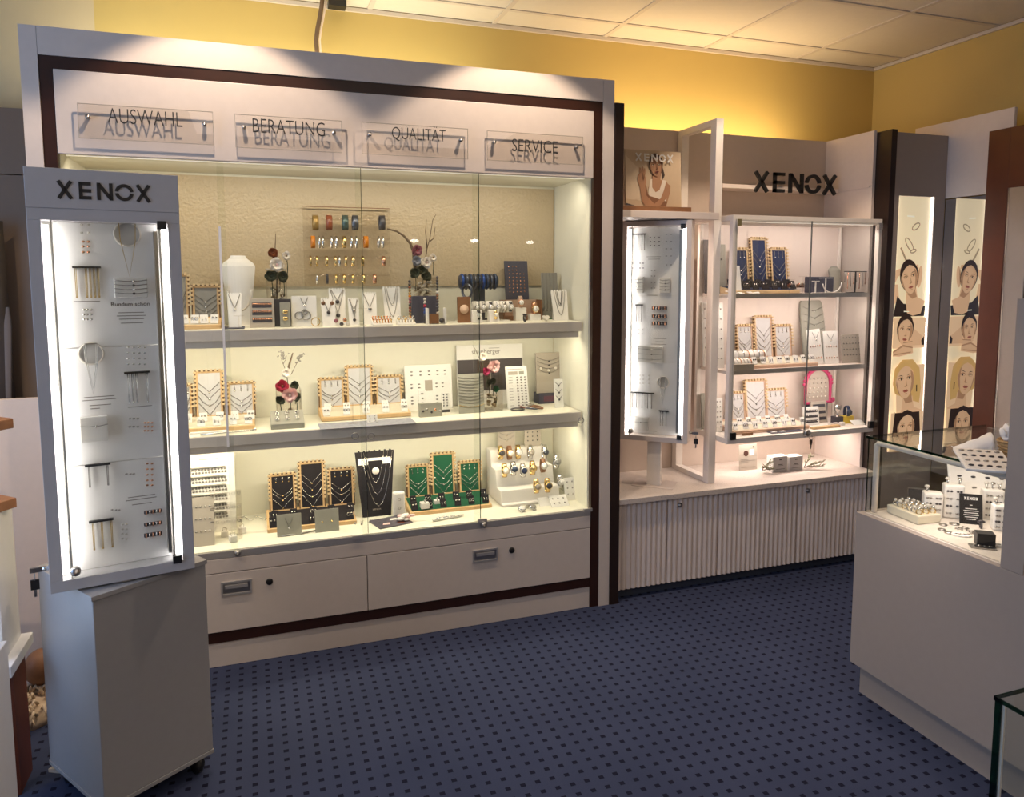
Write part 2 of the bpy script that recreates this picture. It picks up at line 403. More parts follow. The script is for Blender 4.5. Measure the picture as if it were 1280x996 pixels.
def text_mesh(name, s, width, depth, matk, parent=None, loc=(0, 0, 0), height=None, thick=0.0):
    cu = bpy.data.curves.new(name, 'FONT'); cu.body = s; cu.size = 1.0; cu.resolution_u = 3
    cu.extrude = 0.01; cu.offset = thick
    o = bpy.data.objects.new(name, cu); COL.objects.link(o)
    dg = bpy.context.evaluated_depsgraph_get()
    me = bpy.data.meshes.new_from_object(o.evaluated_get(dg))
    bpy.data.objects.remove(o, do_unlink=True); bpy.data.curves.remove(cu)
    co = np.array([v.co[:] for v in me.vertices]); lo, hi = co.min(0), co.max(0)
    kx = width / (hi[0] - lo[0]); kz = (height / (hi[1] - lo[1])) if height else kx
    for v in me.vertices:
        x, y, z = v.co; v.co = ((x - lo[0]) * kx - width / 2, -(z / 0.01) * depth / 2, (y - lo[1]) * kz)
    me.materials.clear(); me.materials.append(MATS[matk]); me.update()
    ob = bpy.data.objects.new(name, me); COL.objects.link(ob)
    if parent: ob.parent = parent
    ob.location = loc
    return ob
def xenox(g, w, h, t, depth, m=0):           # block letters X E N O X with the split ring O, centred on x, from z = 0
    lw = w / 5.9; gap = (w - 5 * lw) / 4
    def bar(ax, az, bx, bz):
        d = Vector((bx - ax, 0, bz - az)); L = d.length; d.normalize(); n = Vector((-d.z, 0, d.x)) * (t / 2)
        g.prism([(ax - n.x, az - n.z), (bx - n.x, bz - n.z), (bx + n.x, bz + n.z), (ax + n.x, az + n.z)], 0, depth, m)
    for i, ch in enumerate('XENOX'):
        a = -w / 2 + i * (lw + gap); b = a + lw; k = t / 2
        if ch == 'X': bar(a + k, 0, b - k, h); bar(a + k, h, b - k, 0)
        elif ch == 'E':
            a2 = a + lw * 0.12; b2 = b - lw * 0.12
            bar(a2 + k, 0, a2 + k, h)
            for z in (k, h / 2, h - k): bar(a2, z, b2, z)
        elif ch == 'N': bar(a + k, 0, a + k, h); bar(b - k, 0, b - k, h); bar(a + k, h - k * 0.6, b - k, k * 0.6)
        else:
            cx, cz, ro = (a + b) / 2, h / 2, h / 2
            rx = max(lw / 2, h / 2)
            for s0 in (0.13, PI + 0.13):
                A = [s0 + (PI - 0.26) * q / 12 for q in range(13)]
                P = [(cx + rx * math.cos(q), cz + ro * math.sin(q)) for q in A] + [(cx + (rx - t) * math.cos(q), cz + (ro - t) * math.sin(q)) for q in reversed(A)]
                for q in range(12): g.prism([P[q], P[q + 1], P[24 - q], P[25 - q]], 0, depth, m)
    return g
# ================================================================== the room
HC = 2.78
def struct(g, name, m, parent=None):
    o = g.build(name, m, parent)
    if not parent: o['kind'] = 'structure'
    return o
struct(G().box(-2.7, 3.80, -3.4, 3.85, -0.05, 0.0), 'floor', 'carpet')
struct(G().box(-0.60, 3.80, 3.73, 3.85, 0.0, HC + 0.1), 'wall_back', 'yellow_wall')
struct(G().box(-2.7, -0.60, 3.73, 3.85, 0.0, HC + 0.1), 'wall_back_pale', 'pale_wall')
struct(G().box(3.68, 3.80, -3.4, 3.73, 0.0, HC + 0.1), 'wall_right', 'yellow_wall')
struct(G().box(-2.7, 3.80, -3.5, -3.4, 0.0, HC + 0.1), 'wall_rear', 'pale_wall')
g = G()                                       # wall on the left with the shop window in it
g.box(-2.7, -2.6, -3.4, 0.2, 0.0, HC + 0.1); g.box(-2.7, -2.6, 2.3, 3.73, 0.0, HC + 0.1)
g.box(-2.7, -2.6, 0.2, 2.3, 0.0, 0.45); g.box(-2.7, -2.6, 0.2, 2.3, 2.5, HC + 0.1)
struct(g, 'wall_left', 'pale_wall')
g = G()
for z0, z1 in ((0.45, 0.50), (2.45, 2.50)): g.box(-2.68, -2.62, 0.2, 2.3, z0, z1)
for y0 in (0.2, 1.225, 2.25): g.box(-2.68, -2.62, y0, y0 + 0.05, 0.50, 2.45)
wi = struct(g, 'window_1', 'white_plain')
G().box(-2.655, -2.647, 0.25, 1.225, 0.5, 2.45).build('window_pane', 'glass', wi)
G().box(-2.655, -2.647, 1.275, 2.25, 0.5, 2.45).build('window_pane', 'glass', wi)
# ceiling: slab, tiles as single pieces, T-bar grid
ce = struct(G().box(-2.7, 3.80, -3.4, 3.85, HC + 0.02, HC + 0.1), 'ceiling', 'grid_metal')
TX0, TY0, TW, TD = 1.205, 3.51, 0.625, 0.60
xs = [-2.7] + [TX0 + TW * k for k in range(-6, 4)] + [3.68]
ys = [3.73] + [TY0 - TD * k for k in range(0, 12)] + [-3.4]
share = {}
for i in range(len(xs) - 1):
    for j in range(len(ys) - 1):
        x0, x1, y1, y0 = xs[i], xs[i + 1], ys[j], ys[j + 1]
        kx, ky = round(x1 - x0, 3), round(y1 - y0, 3)
        if kx < 0.05 or ky < 0.05: continue
        if (kx, ky) not in share: share[(kx, ky)] = G().box(0.010, kx - 0.010, 0.010, ky - 0.010, 0.004, 0.02).mesh('ceiling_tile', 'ceiling_tile')
        o = bpy.data.objects.new('ceiling_tile', share[(kx, ky)]); COL.objects.link(o); o.parent = ce; o.location = (x0, y0, HC)
g = G()
for x in xs[1:-1]: g.box(x - 0.012, x + 0.012, -3.4, 3.73, HC - 0.001, HC + 0.004)
for y in ys[1:-1]: g.box(-2.7, 3.68, y - 0.012, y + 0.012, HC - 0.0015, HC + 0.0035)
g.build('ceiling_grid', 'grid_metal', ce)
struct(G().box(-0.6, 3.68, 3.715, 3.73, HC - 0.018, HC), 'trim_1', 'grid_metal')
struct(G().box(3.665, 3.68, -3.4, 3.715, HC - 0.018, HC), 'trim_2', 'grid_metal')
# round ceiling spots near the cabinets; the last is added to brighten the partition
for i, (x, y, lb) in enumerate(((-0.10, 2.56, 'recessed ceiling spot above the left half of the big cabinet'), (1.03, 2.56, 'recessed ceiling spot above the right half of the big cabinet'), (2.30, 2.56, 'recessed ceiling spot above the ribbed base cabinet'), (-1.25, 2.56, 'recessed ceiling spot above the beige partition'), (-1.3, 1.5, 'added ceiling spot brightening the partition, left of the tall lit showcase'))):
    t = thing('ceiling_downlight', lb, 'lamp', (x, y, HC), 0, 'recessed ceiling spots')
    G().lathe([(0.030, -0.002), (0.050, -0.006), (0.052, 0.0), (0.030, 0.0)], n=20, cap=False).build('trim_ring', 'white_plain', t)
    G().lathe([(0.0, 0.001), (0.030, 0.001)], n=20, cap=False).build('lamp_disc', 'lamp_light', t)
# pendant lamps in the room behind, mirrored in the glass doors
def pend(u, v, yg, R, lb):
    k = _ray(u, v); yl = -3.05; t = (2 * yg - yl) / k[1]; P = EYE + k * t
    q = thing('pendant_lamp', lb, 'lamp', (P[0], yl, P[2]), 0, 'pendant lamps')
    G().lathe([(R * .98, 0.016), (R * .9, 0.03), (0.02, 0.06), (0.0, 0.06)], n=24, cap=False).build('lamp_shade', 'white_plain', q)
    G().ball((0, 0, 0), R, 0, (1, 1, .38), 24, 8).build('lamp_diffuser', 'lamp_light', q)
    G().cyl((0, 0, 0.06), (0, 0, HC - P[2]), 0.004, n=6).build('lamp_cord', 'black', q)
for u, v, yg, R, lb in ((518, 301, 2.985, .055, 'first pendant lamp of the row behind the viewer'), (593, 301, 2.985, .055, 'second pendant lamp of the row behind the viewer'), (663, 303, 2.985, .055, 'third pendant lamp of the row behind the viewer')):
    pend(u, v, yg, R, lb)
# cable from the ceiling
t = thing('ceiling_cable', 'thin brown cable hanging from the ceiling behind the big cabinet', 'cable', (0.38, 3.66, 2.34))
P = []
for u, v in ((403, -2), (402, 8), (400, 20), (397, 35), (395, 50), (396, 62), (397, 75)):
    q = ony(u, v, 3.66); P.append((q[0] - 0.38, 0, q[2] - 2.34))
G().tube(P, 0.011, 0, 6).build('cable_sheath', 'cable', t)
G().tube([(p[0] + 0.016, -0.004, p[2]) for p in P], 0.005, 0, 5).build('cable_strand', 'beige_board', t)
G().box(0.0, 0.08, -0.03, 0.03, HC - 2.34 - 0.03, HC - 2.34).build('junction_box', 'black', t)
# ================================================================== the big display cabinet
Y0 = 2.96
BC = thing('display_cabinet', 'large white wall display cabinet with dark brown inlay frame and lit glass shelves', 'cabinet', (0.40, Y0, 0))
def P_(g, name, m, bev=0.0, parent=None):
    g.T = Matrix.Identity(4)
    o = g.build(name, m, parent or BC, None, bev)
    if not parent: o.location = (-0.40, -Y0, 0)
    return o
P_(G().box(-0.705, -0.653, Y0, Y0 + 0.46, 0, 2.343), 'left_stile', 'white_lacquer')
P_(G().box(1.453, 1.505, Y0, Y0 + 0.46, 0, 2.343), 'right_stile', 'white_lacquer')
P_(G().box(-0.652, 1.452, Y0, Y0 + 0.46, 2.25, 2.343), 'top_rail', 'white_lacquer')
g = G(); g.box(-0.652, 1.452, Y0 + .004, Y0 + .03, 2.208, 2.2495); P_(g, 'inlay_strip', 'dark_wood')
P_(G().box(-0.652, -0.612, Y0 + .004, Y0 + .03, 0.0, 2.208), 'inlay_strip', 'dark_wood')
P_(G().box(1.411, 1.452, Y0 + .004, Y0 + .03, 0.0, 2.208), 'inlay_strip', 'dark_wood')
P_(G().box(-0.611, 1.410, Y0 + .006, Y0 + .03, 0.097, 0.137), 'inlay_strip', 'dark_wood')
P_(G().box(-0.611, 1.410, Y0 + .004, Y0 + .028, 1.926, 2.2075), 'fascia', 'white_lacquer', .002)
P_(G().box(-0.611, 1.410, Y0 + .010, Y0 + .03, 0.0, 0.096), 'plinth', 'white_lacquer')
P_(G().box(-0.611, 1.410, 3.412, 3.42, 0.1, 2.24), 'back_panel', 'inner_cream')
P_(G().box(-0.640, -0.610, Y0 + .03, 3.412, 0.1, 2.24), 'side_panel', 'inner_cream')
P_(G().box(1.411, 1.440, Y0 + .03, 3.412, 0.1, 2.24), 'side_panel', 'inner_cream')
P_(G().box(-0.61, 1.411, Y0 + .03, 3.412, 1.936, 1.95), 'inner_top', 'inner_cream')
P_(G().box(-0.605, 1.405, 3.402, 3.411, 1.462, 1.926), 'gold_backing_panel', 'gold_panel')
P_(G().box(-0.610, 1.411, Y0 + .03, 3.412, 0.43, 0.455), 'deck', 'inner_cream')
g = G(); g.box(-0.611, 1.410, Y0 + .004, Y0 + .03, 0.375, 0.43); P_(g, 'lower_rail', 'white_lacquer', .0015)
g = G(); g.box(-0.611, 1.410, Y0 + .004, Y0 + .045, 0.432, 0.448); g.box(-0.611, 1.410, Y0 + .004, Y0 + .008, 0.448, 0.458)
P_(g, 'door_track', 'alu')
for x0, x1, hx, kx in ((-0.610, 0.4065, -0.093, 0.028), (0.4095, 1.409, 0.912, 1.033)):
    d = P_(G().box(x0, x1, Y0 + .004, Y0 + .026, 0.140, 0.372), 'drawer', 'white_lacquer', .0015)
    g = G(); b = .007; a0, a1, c0, c1 = hx - .056, hx + .056, .283, .338
    g.box(a0, a1, Y0 - .002, Y0 + .006, c1 - b, c1); g.box(a0, a1, Y0 - .002, Y0 + .006, c0, c0 + b); g.box(a0, a0 + b, Y0 - .002, Y0 + .006, c0 + b, c1 - b); g.box(a1 - b, a1, Y0 - .002, Y0 + .006, c0 + b, c1 - b)
    g.box(a0 + b, a1 - b, Y0 + .002, Y0 + .0035, c0 + b, c1 - b, 1); g.box(a0 + b + .008, a1 - b - .008, Y0 - .003, Y0 + .0015, c1 - b - .02, c1 - b - .008)
    P_(g, 'recessed_handle', ['alu', 'steel'], 0, d)
    g = G(); g.lathe([(.0, 0), (.013, 0), (.013, .004), (.009, .006), (.0, .006)], n=16); o = P_(g, 'drawer_lock', 'black', 0, d)
    o.location = (kx, Y0 + .004, .317); o.rotation_euler = (PI / 2, 0, 0)
# glass doors
PX = (-0.608, -0.095, 0.408, 0.887, 1.408)
for i in range(4):
    y = Y0 + .022 + (0.012 if i % 2 else 0.0)
    o = P_(G().box(PX[i] - .012, PX[i + 1] + .012, y, y + .005, 0.452, 1.93), 'glass_door', 'glass')
    g = G()
    for xx in ((PX[i + 1] + .012,) if i in (1, 2) else ()): g.box(xx - .0015, xx + .0003, y - .0004, y + .0054, 0.452, 1.93)
    if g.v: P_(g, 'glass_rim', 'glass_edge', 0, o)
for u in (444, 464, 726):
    p = ony(u, 545 if u < 700 else 525, Y0 + .02)
    g = G().ring((p[0], Y0 + .018, p[2]), .013, .0022, 'Y', 0, 20, 5); P_(g, 'finger_ring', 'steel')
for u, v in ((297, 690), (604, 655)):
    p = ony(u, v, Y0)
    g = G(); g.T = tr(p[0], Y0 - .002, p[2]) @ rotx(PI / 2)
    g.lathe([(.0, 0), (.013, 0), (.013, .012), (.010, .018), (.006, .020), (.0, .020)], n=14); T = g
    o = g.build('door_lock', 'steel', BC); o.location = (-0.40, -Y0, 0)
for u, v in ((447, 671), (603, 650), (735, 637)):
    p = ony(u, v, Y0); P_(G().box(p[0] - .02, p[0] + .02, Y0 - .004, Y0 + .006, p[2] - .008, p[2] + .006), 'track_clip', 'alu')
# shelves
for nm, zt in (('upper', 1.300), ('middle', 0.889)):
    s = P_(G().box(-0.606, 1.403, 3.055, 3.405, zt - .042, zt), 'shelf', 'shelf_grey', .0015)
    P_(G().box(-0.606, 1.403, 3.06, 3.40, zt - .001, zt + .0015), 'shelf_cover', 'inner_cream', 0, s)
    P_(G().box(-0.600, 1.395, 3.075, 3.085, zt - .070, zt - .042), 'light_baffle', 'shelf_grey', 0, s)
    P_(G().box(-0.60, 1.40, 3.088, 3.105, zt - .052, zt - .044), 'light_strip', 'strip_light', 0, s)
    for u in ((384, 489, 648) if nm == 'upper' else ()):
        p = ony(u, 428, 3.2); g = G().tube([(p[0], 3.2, zt - .043), (p[0], 3.2, zt - .065), (p[0] + .006, 3.2, zt - .072), (p[0] + .011, 3.2, zt - .065)], .0015, 0, 5); P_(g, 'hook', 'steel', 0, s)
P_(G().box(-0.60, 1.40, 3.03, 3.045, 1.930, 1.936), 'light_strip', 'strip_soft')
P_(G().box(1.4085, 1.4105, Y0 + .035, Y0 + .040, 0.46, 1.92), 'edge_strip', 'alu')
G_LED = P_(G().box(-0.108, -0.100, Y0 + .016, Y0 + .022, 0.86, 1.69), 'glass_edge_profile', 'white_plain')
# acrylic lettering plates on stand-offs
for lb, x in (('AUSWAHL', 0), ('BERATUNG', 1), ('QUALITÄT', 2), ('SERVICE', 3)):
    u0, v0, u1, v1, ub, vb, tu0, tu1, tv, th_ = ((96, 128, 266, 140, 99, 172, 135, 228, 152, 18), (293, 141, 427, 152, 296, 183, 316, 406, 164, 18), (452, 152, 585, 161, 453, 192, 490, 557, 174, 18), (609, 163, 729, 171, 609, 200, 640, 697, 187, 18))[x]
    yp = 2.944
    a = ony(u0, v0, yp); b = ony(u1, v1, yp); c = ony(ub, vb, yp); tl = ony(tu0, tv, yp); t2 = ony(tu1, tv, yp)
    W = b[0] - a[0]; cx = (a[0] + b[0]) / 2; z1 = (a[2] + b[2]) / 2 ; z0 = z1 - (a[2] - c[2])
    t = thing('sign_plate', 'clear acrylic plate on the white fascia lettered ' + lb, 'sign', (cx, yp, z0), 0, 'acrylic word plates on the fascia')
    G().box(-W / 2, W / 2, 0, .004, 0, z1 - z0).build('plate', 'acrylic', t)
    g = G(); e = .0016
    g.box(-W / 2, W / 2, -.0003, .0043, -.0003, e); g.box(-W / 2, W / 2, -.0003, .0043, z1 - z0 - e, z1 - z0 + .0003); g.box(-W / 2, -W / 2 + e, -.0003, .0043, e, z1 - z0 - e); g.box(W / 2 - e, W / 2, -.0003, .0043, e, z1 - z0 - e)
    g.build('plate_edge', 'card_taupe', t)
    text_mesh('lettering', lb, t2[0] - tl[0], .0015, 'ink', t, ((tl[0] + t2[0]) / 2 - cx, -.001, (tl[2] + t2[2]) / 2 - z0 - .012), .051 if x != 2 else .064, thick=-.010)
    for sx in (-1, 1):
        g = G(); g.T = tr(sx * (W / 2 - .03), 0, (z1 - z0) * .62) @ rotx(-PI / 2)
        g.lathe([(0, -.006), (.007, -.006), (.008, 0.0), (.006, .004), (.006, .0195), (0, .0195)], n=12); g.build('standoff', 'steel', t)
# dark post beside the cabinet
single(G().box(0, .044, 0, .45, 0, 2.25), 'cabinet_end_post', 'black_post', 'tall dark brown post between the big cabinet and the niche', 'post', (1.507, 2.955, 0), bev=.001)
# ================================================================== builders for the displayed goods
CACHE = {}
ORD = ['first', 'second', 'third', 'fourth', 'fifth', 'sixth', 'seventh', 'eighth', 'ninth', 'tenth', 'eleventh', 'twelfth']
PADS = ['left', 'tall centre', 'right']
ROWN = ['front', 'middle', 'rear', 'last']
def rect(u0, u1, vt, vb, y):
    vm = (vt + vb) / 2
    a, b = ony(u0, vm, y), ony(u1, vm, y); um = (u0 + u1) / 2
    return (a[0] + b[0]) / 2, b[0] - a[0], ony(um, vb, y)[2], ony(um, vt, y)[2]
def depth(u, v, z, lo, hi): return min(hi, max(lo, onz(u, v, z)[1]))
def inst(key, fn, name, label, cat, M4, group):
    if key not in CACHE: CACHE[key] = fn()
    o = bpy.data.objects.new(name, CACHE[key]); COL.objects.link(o); o.matrix_world = M4
    return tag(o, label, cat, group)
def neck_mesh(w, h, sag, pend, chain, pm):
    def f():
        g = G(); P = []
        for i in range(9):
            t = -1 + i / 4; zz = -h * (1 - abs(t)) if sag == 'V' else -h * (1 - t * t)
            P.append((t * w / 2, -.0012, zz))
        g.tube(P, .0013, 0, 4)
        if pend: g.ball((0, -.003, -h - pend * .6), pend, 1, (1, .5, 1), 8, 5)
        return g.mesh('necklace', [chain, pm])
    return f
def drop_mesh(h, n, chain, pm):
    def f():
        g = G()
        g.tube([(-.002, -.001, 0), (-.0015, -.001, -h)], .0008, 0, 4); g.tube([(.002, -.001, 0), (.0015, -.001, -h)], .0008, 0, 4)
        g.ball((0, -.002, -h - .002), .0032, 1, (1, .6, 1.2), 7, 4)
        return g.mesh('pendant_chain', [chain, pm])
    return f
def earcard_mesh(w, h, cm, dm, style):
    def f():
        g = G(); g.prismx([(0, 0), (.004, 0), (.004 + h * .45, h), (h * .45, h)], -w / 2, w / 2, 0)
        for sx in (-1, 1):
            p = (sx * w * .22, h * .28 - .002, h * .66)
            if style == 0: g.ball(p, .0044, 1, (1, .7, 1), 7, 4)
            elif style == 1: g.ring((p[0], p[1] - .001, p[2] - .004), .0062, .0015, 'Y', 1, 10, 4)
            else: g.tube([p, (p[0], p[1] - .004, p[2] - .012)], .0016, 1, 5)
        return g.mesh('earring_card', [cm, dm])
    return f
def triptych(label, where, zb, ufront, vfront, yb, frames, pad, wood, cm, dm, ncards, chain='chain', pm='silver', rows=2, yf=None, extra=True, cs=.029):
    yf = yf or depth((ufront[0] + ufront[1]) / 2, vfront, zb, 2.99, 3.3)
    a, b = ony(ufront[0], vfront, yf), ony(ufront[1], vfront, yf)
    xc, W = (a[0] + b[0]) / 2, b[0] - a[0]
    root = thing('jewellery_display', label, 'display stand', (xc, yf, zb))
    D = yb - yf + .03
    G().prismx([(0, 0), (D, 0), (D, .040), (.0, .016)], -W / 2, W / 2).build('tray', wood, root, None, .0015)
    gi = G(); gi.prismx([(.010, .0166), (D - .03, .0352), (D - .03, .0368), (.010, .018)], -W / 2 + .010, W / 2 - .010); gi.build('tray_lining', 'cream_tray' if pad in ('pad_white', 'pad_grey') else pad, root)
    lean = math.radians(7)
    for k, (u0, u1, vt) in enumerate(frames):
        cx, w, _, zt = rect(u0, u1, vt, vt + 30, yb + .012)
        zf = zb + .030; h = (zt - zf) / math.cos(lean)
        lx, ly, lz = cx - xc, yb - yf, .030
        b = .012; e = .005
        g = G()
        g.box(-w / 2, w / 2, .003, .012, 0, e, 1); g.box(-w / 2, w / 2, .003, .012, h - e, h, 1); g.box(-w / 2, -w / 2 + e, .003, .012, e, h - e, 1); g.box(w / 2 - e, w / 2, .003, .012, e, h - e, 1)  # outer strip behind the pegs, shade put into its colour
        g.box(-w / 2 + e, w / 2 - e, 0, .012, e, b); g.box(-w / 2 + e, w / 2 - e, 0, .012, h - b, h - e); g.box(-w / 2 + e, -w / 2 + b, 0, .012, b, h - b); g.box(w / 2 - b, w / 2 - e, 0, .012, b, h - b)
        fr = g.build('frame', [wood, 'peg_gap_shade'], root, (lx, ly, lz)); fr.rotation_euler = (-lean, 0, 0)
        G().box(-w / 2 + b, w / 2 - b, .003, .009, b, h - b).build('pad', pad, fr)
        g = G(); n = int(h / .017)
        for i in range(n):
            z = h - .008 - i * .017
            if z < .05: break
            g.box(-w / 2 - .004, -w / 2 + .006, -.008, .010, z - .0040, z + .0040); g.box(w / 2 - .006, w / 2 + .004, -.008, .010, z - .0040, z + .0040)
        n = max(4, int(w / .017))
        for i in range(n):
            x = -w / 2 + .012 + (w - .024) * i / (n - 1); g.box(x - .0045, x + .0045, -.008, .010, h - .006, h + .004)
        tag(g.build('peg_row', 'wood_pale', fr), kind='stuff')
        Mw = tr(xc + lx, yf + ly, zb + lz) @ rotx(-lean)
        pw = w - 2 * b
        nd = 3 if k != 1 else 2
        if extra and k != 1:
            for i in range(nd):
                x = -pw * .3 + pw * .6 * i / (nd - 1)
                inst(('drop', chain, pm, round(h * .13, 2)), drop_mesh(round(h * .13, 2), 0, chain, pm), 'pendant_chain', ORD[i] + ' short pendant at the top of the ' + PADS[k] + ' pad, ' + where, 'pendant', Mw @ tr(x, .0025, h - b - .004), 'pendants on the ' + where)
        levels = (.30, .42, .56) if k != 1 else (.20, .34, .48, .62)
        for q, lv in enumerate(levels):
            nh = round(h * (.20 if q < len(levels) - 1 else .26), 3)
            inst(('neck', round(pw, 3), nh, 'V' if (k + q) % 3 else 'U', chain, pm), neck_mesh(pw * .96, nh, 'V' if (k + q) % 3 else 'U', .0042, chain, pm), 'necklace', ORD[q] + ' necklace from the top on the ' + PADS[k] + ' pad, ' + where, 'necklace', Mw @ tr(0, .0025, h - b - h * lv), 'necklaces on the ' + where)
    per = math.ceil(ncards / rows)
    for i in range(ncards):
        r, c = divmod(i, per)
        x = -W / 2 + .024 + (W - .048) * c / max(1, per - 1) + (r * .008); y = yf + .016 + (D - .065) * (r / max(1, rows)) + .0
        zz = zb + .0185 + (y - yf) * .024 / D + .001
        inst(('card', cm, dm, i % 3, cs), earcard_mesh(cs, cs * 1.15, cm, dm, i % 3), 'earring_card', ORD[c] + ' earring card in the ' + (ROWN[r] if rows > 1 else 'only') + ' tray row, ' + where, 'earring card', tr(xc + x, y, zz) @ rotz(.12 * (-1) ** i), 'earring cards on the ' + where)
    return root
def bust(label, u0, u1, vt, vb, y, zb, m='white_plain', name='necklace_bust', dep=.5, prof=None, cat='necklace bust'):
    cx, w, _, zt = rect(u0, u1, vt, vb, y); h = zt - zb
    prof = prof or [(0, .66), (.25, .74), (.5, .84), (.75, .96), (.85, 1.0), (.90, .86), (.95, .55), (1.0, .42)]
    g = G(); n = 10; vs = []; fs = []
    for (t, k) in prof:
        hw = w / 2 * k
        for j in range(n + 1):
            s_ = -1 + 2 * j / n
            vs.append((hw * s_, -dep * w * .35 * (1 - s_ * s_) * min(1, k) + t * h * .18, t * h))
    N = n + 1
    for i in range(len(prof) - 1):
        for j in range(n): fs.append((i * N + j, i * N + j + 1, (i + 1) * N + j + 1, (i + 1) * N + j))
    k0 = len(vs)
    for (t, k) in prof: vs.append((-w / 2 * k, .012 + t * h * .18, t * h)); vs.append((w / 2 * k, .012 + t * h * .18, t * h))
    L = len(prof)
    for i in range(L - 1):
        a = k0 + 2 * i; fs.append((a + 1, a, a + 2, a + 3)); fs.append((a, i * N, (i + 1) * N, a + 2)); fs.append((i * N + n, a + 1, a + 3, (i + 1) * N + n))
    fs.append([j for j in range(N)][::-1] + [k0, k0 + 1]); fs.append([(L - 1) * N + j for j in range(N)] + [k0 + 2 * L - 1, k0 + 2 * L - 2])
    g.add(vs, fs, 0, False)
    o = single(g, name, m, label, cat, (cx, y, zb))
    return o, cx, w, h
def slab(name, label, cat, u0, u1, vt, y, zb, m, th=.008, lean=8, bev=.001, vb=None, group=None, z0=None, rz=0.0):
    """a board, card or pad standing on zb and leaning back; returns root, w, h and the world matrix of its front face"""
    la = math.radians(lean)
    vb = vb or (vt + 30)
    cx, w, zz, zt = rect(u0, u1, vt, vb, y)
    zb = zb if z0 is None else z0
    h = (zt - zb) / math.cos(la)
    root = thing(name, label, cat, (cx, y, zb), rz, group)
    o = G().box(-w / 2, w / 2, 0, th, 0, h).build('board', m, root, None, bev); o.rotation_euler = (-la, 0, 0)
    Mw = tr(cx, y, zb) @ rotz(rz) @ rotx(-la)
    return root, o, w, h, Mw
def studs(board, rows, m='silver', r=.0028, name='stud_row', stretch=1.0):
    """rows of small studs on a board: list of (z, [x...])"""
    for z, xs_ in rows:
        g = G()
        for x in xs_: g.ball((x, -.001, z), r, 0, (stretch, .7, 1), 6, 4)
        tag(g.build(name, m, board), kind='stuff')
def lines(board, rows, m='ink_soft', t=.0012, name='text_lines'):
    g = G()
    for z, x0, x1 in rows: g.box(x0, x1, -.0006, .0002, z - t / 2, z + t / 2)
    return g.build(name, m, board)
def neck_on(Mw, w, h, n, where, group, chain='chain', pm='silver', z0=.90, z1=.4, wid=.9, pend=.0045, sag='V', drop=.16, label=None):
    for i in range(n):
        z = h * (z0 + (z1 - z0) * i / max(1, n - 1))
        nh = round(h * drop * (1 + .25 * i / max(1, n)), 3)
        inst(('nk', round(w, 3), nh, sag, chain, pm, pend, wid), neck_mesh(w * wid, nh, sag, pend, chain, pm), 'necklace', label or (ORD[i] + ' chain from the top on the ' + where), 'necklace', Mw @ tr(0, -.0005, z), group if n > 1 else None)
def flower(label, c, R, m, cen='ochre', group=None, stem=0.08, seed=0):
    rnd = random.Random(seed)
    root = thing('silk_flower', label, 'flower', c, 0, group)
    g = G()
    for ring_, (n, rr, op, ps) in enumerate(((8, .50, .15, .62), (7, .34, .55, .52), (5, .18, 1.0, .42))):
        for i in range(n):
            a = 2 * PI * i / n + ring_ * .45 + rnd.uniform(-.18, .18); k = rnd.uniform(.85, 1.15)
            vs = []; fs = []
            for iu in range(5):
                for iv in range(4):
                    u_, v_ = -1 + iu / 2, iv / 3
                    wd = R * ps * k * (.25 + .75 * math.sin(PI * (.12 + .70 * v_)))
                    vs.append((u_ * wd * .75, -R * (.10 * ring_) - R * .30 * (u_ * u_) * v_ * .6 - R * op * v_ * .55 + R * .07 * rnd.uniform(-1, 1), R * rr * .25 + R * ps * 1.35 * v_ * k - R * .10 * u_ * u_ * v_))
            for iu in range(4):
                for iv in range(3): q = iu * 4 + iv; fs.append((q, q + 4, q + 5, q + 1))
            g.T = roty(a); g.add(vs, fs, 0, True)
    g.T = Matrix.Identity(4)
    g.build('petals', m, root)
    G().ball((0, -R * .6, 0), R * .16, 0, (1, .6, 1), 7, 4).build('flower_centre', cen, root)
    G().tube([(0, 0, 0), (.004, .006, -stem * .5), (.002, .008, -stem)], .0018, 0, 5).build('stem', 'leaf', root)
    return root
def pebbles(label, c, R, h, n, mats, seed=1, sq=None):
    rnd = random.Random(seed); g = G()
    for i in range(n):
        a = rnd.uniform(0, 2 * PI); q = R * math.sqrt(rnd.random()) * .86; r = rnd.uniform(.0065, .0105)
        g.ball((q * math.cos(a), q * math.sin(a), .006 + (h - .012) * (i + .5) / n), r, rnd.randrange(len(mats)), (1.2, 1, .75), 7, 5)
    o = g.build('pebbles', mats, None, c); return tag(o, label, 'pebbles', kind='stuff')
def vase(label, c, R, h, square=False):
    root = thing('glass_vase', label, 'vase', c)
    if square: 
        g = G(); t = .003
        g.box(-R, R, -R, -R + t, 0, h); g.box(-R, R, R - t, R, 0, h); g.box(-R, -R + t, -R + t, R - t, 0, h); g.box(R - t, R, -R + t, R - t, 0, h)
        g.build('glass_wall', 'acrylic', root); G().box(-R + t, R - t, -R + t, R - t, 0, .004).build('vase_base', 'acrylic', root)
    else:
        G().lathe([(R, 0), (R, h), (R - .003, h), (R - .003, .005), (0.0, .005)], n=24, cap=False).build('glass_wall', 'acrylic', root)
        G().lathe([(0, 0), (R, 0), (R, .003), (0, .003)], n=24, cap=False).build('vase_base', 'acrylic', root)
        G().ring((0, 0, h), R - .0015, .0016, 'Z', 0, 24, 5).build('vase_rim', 'pearl', root)
    return root
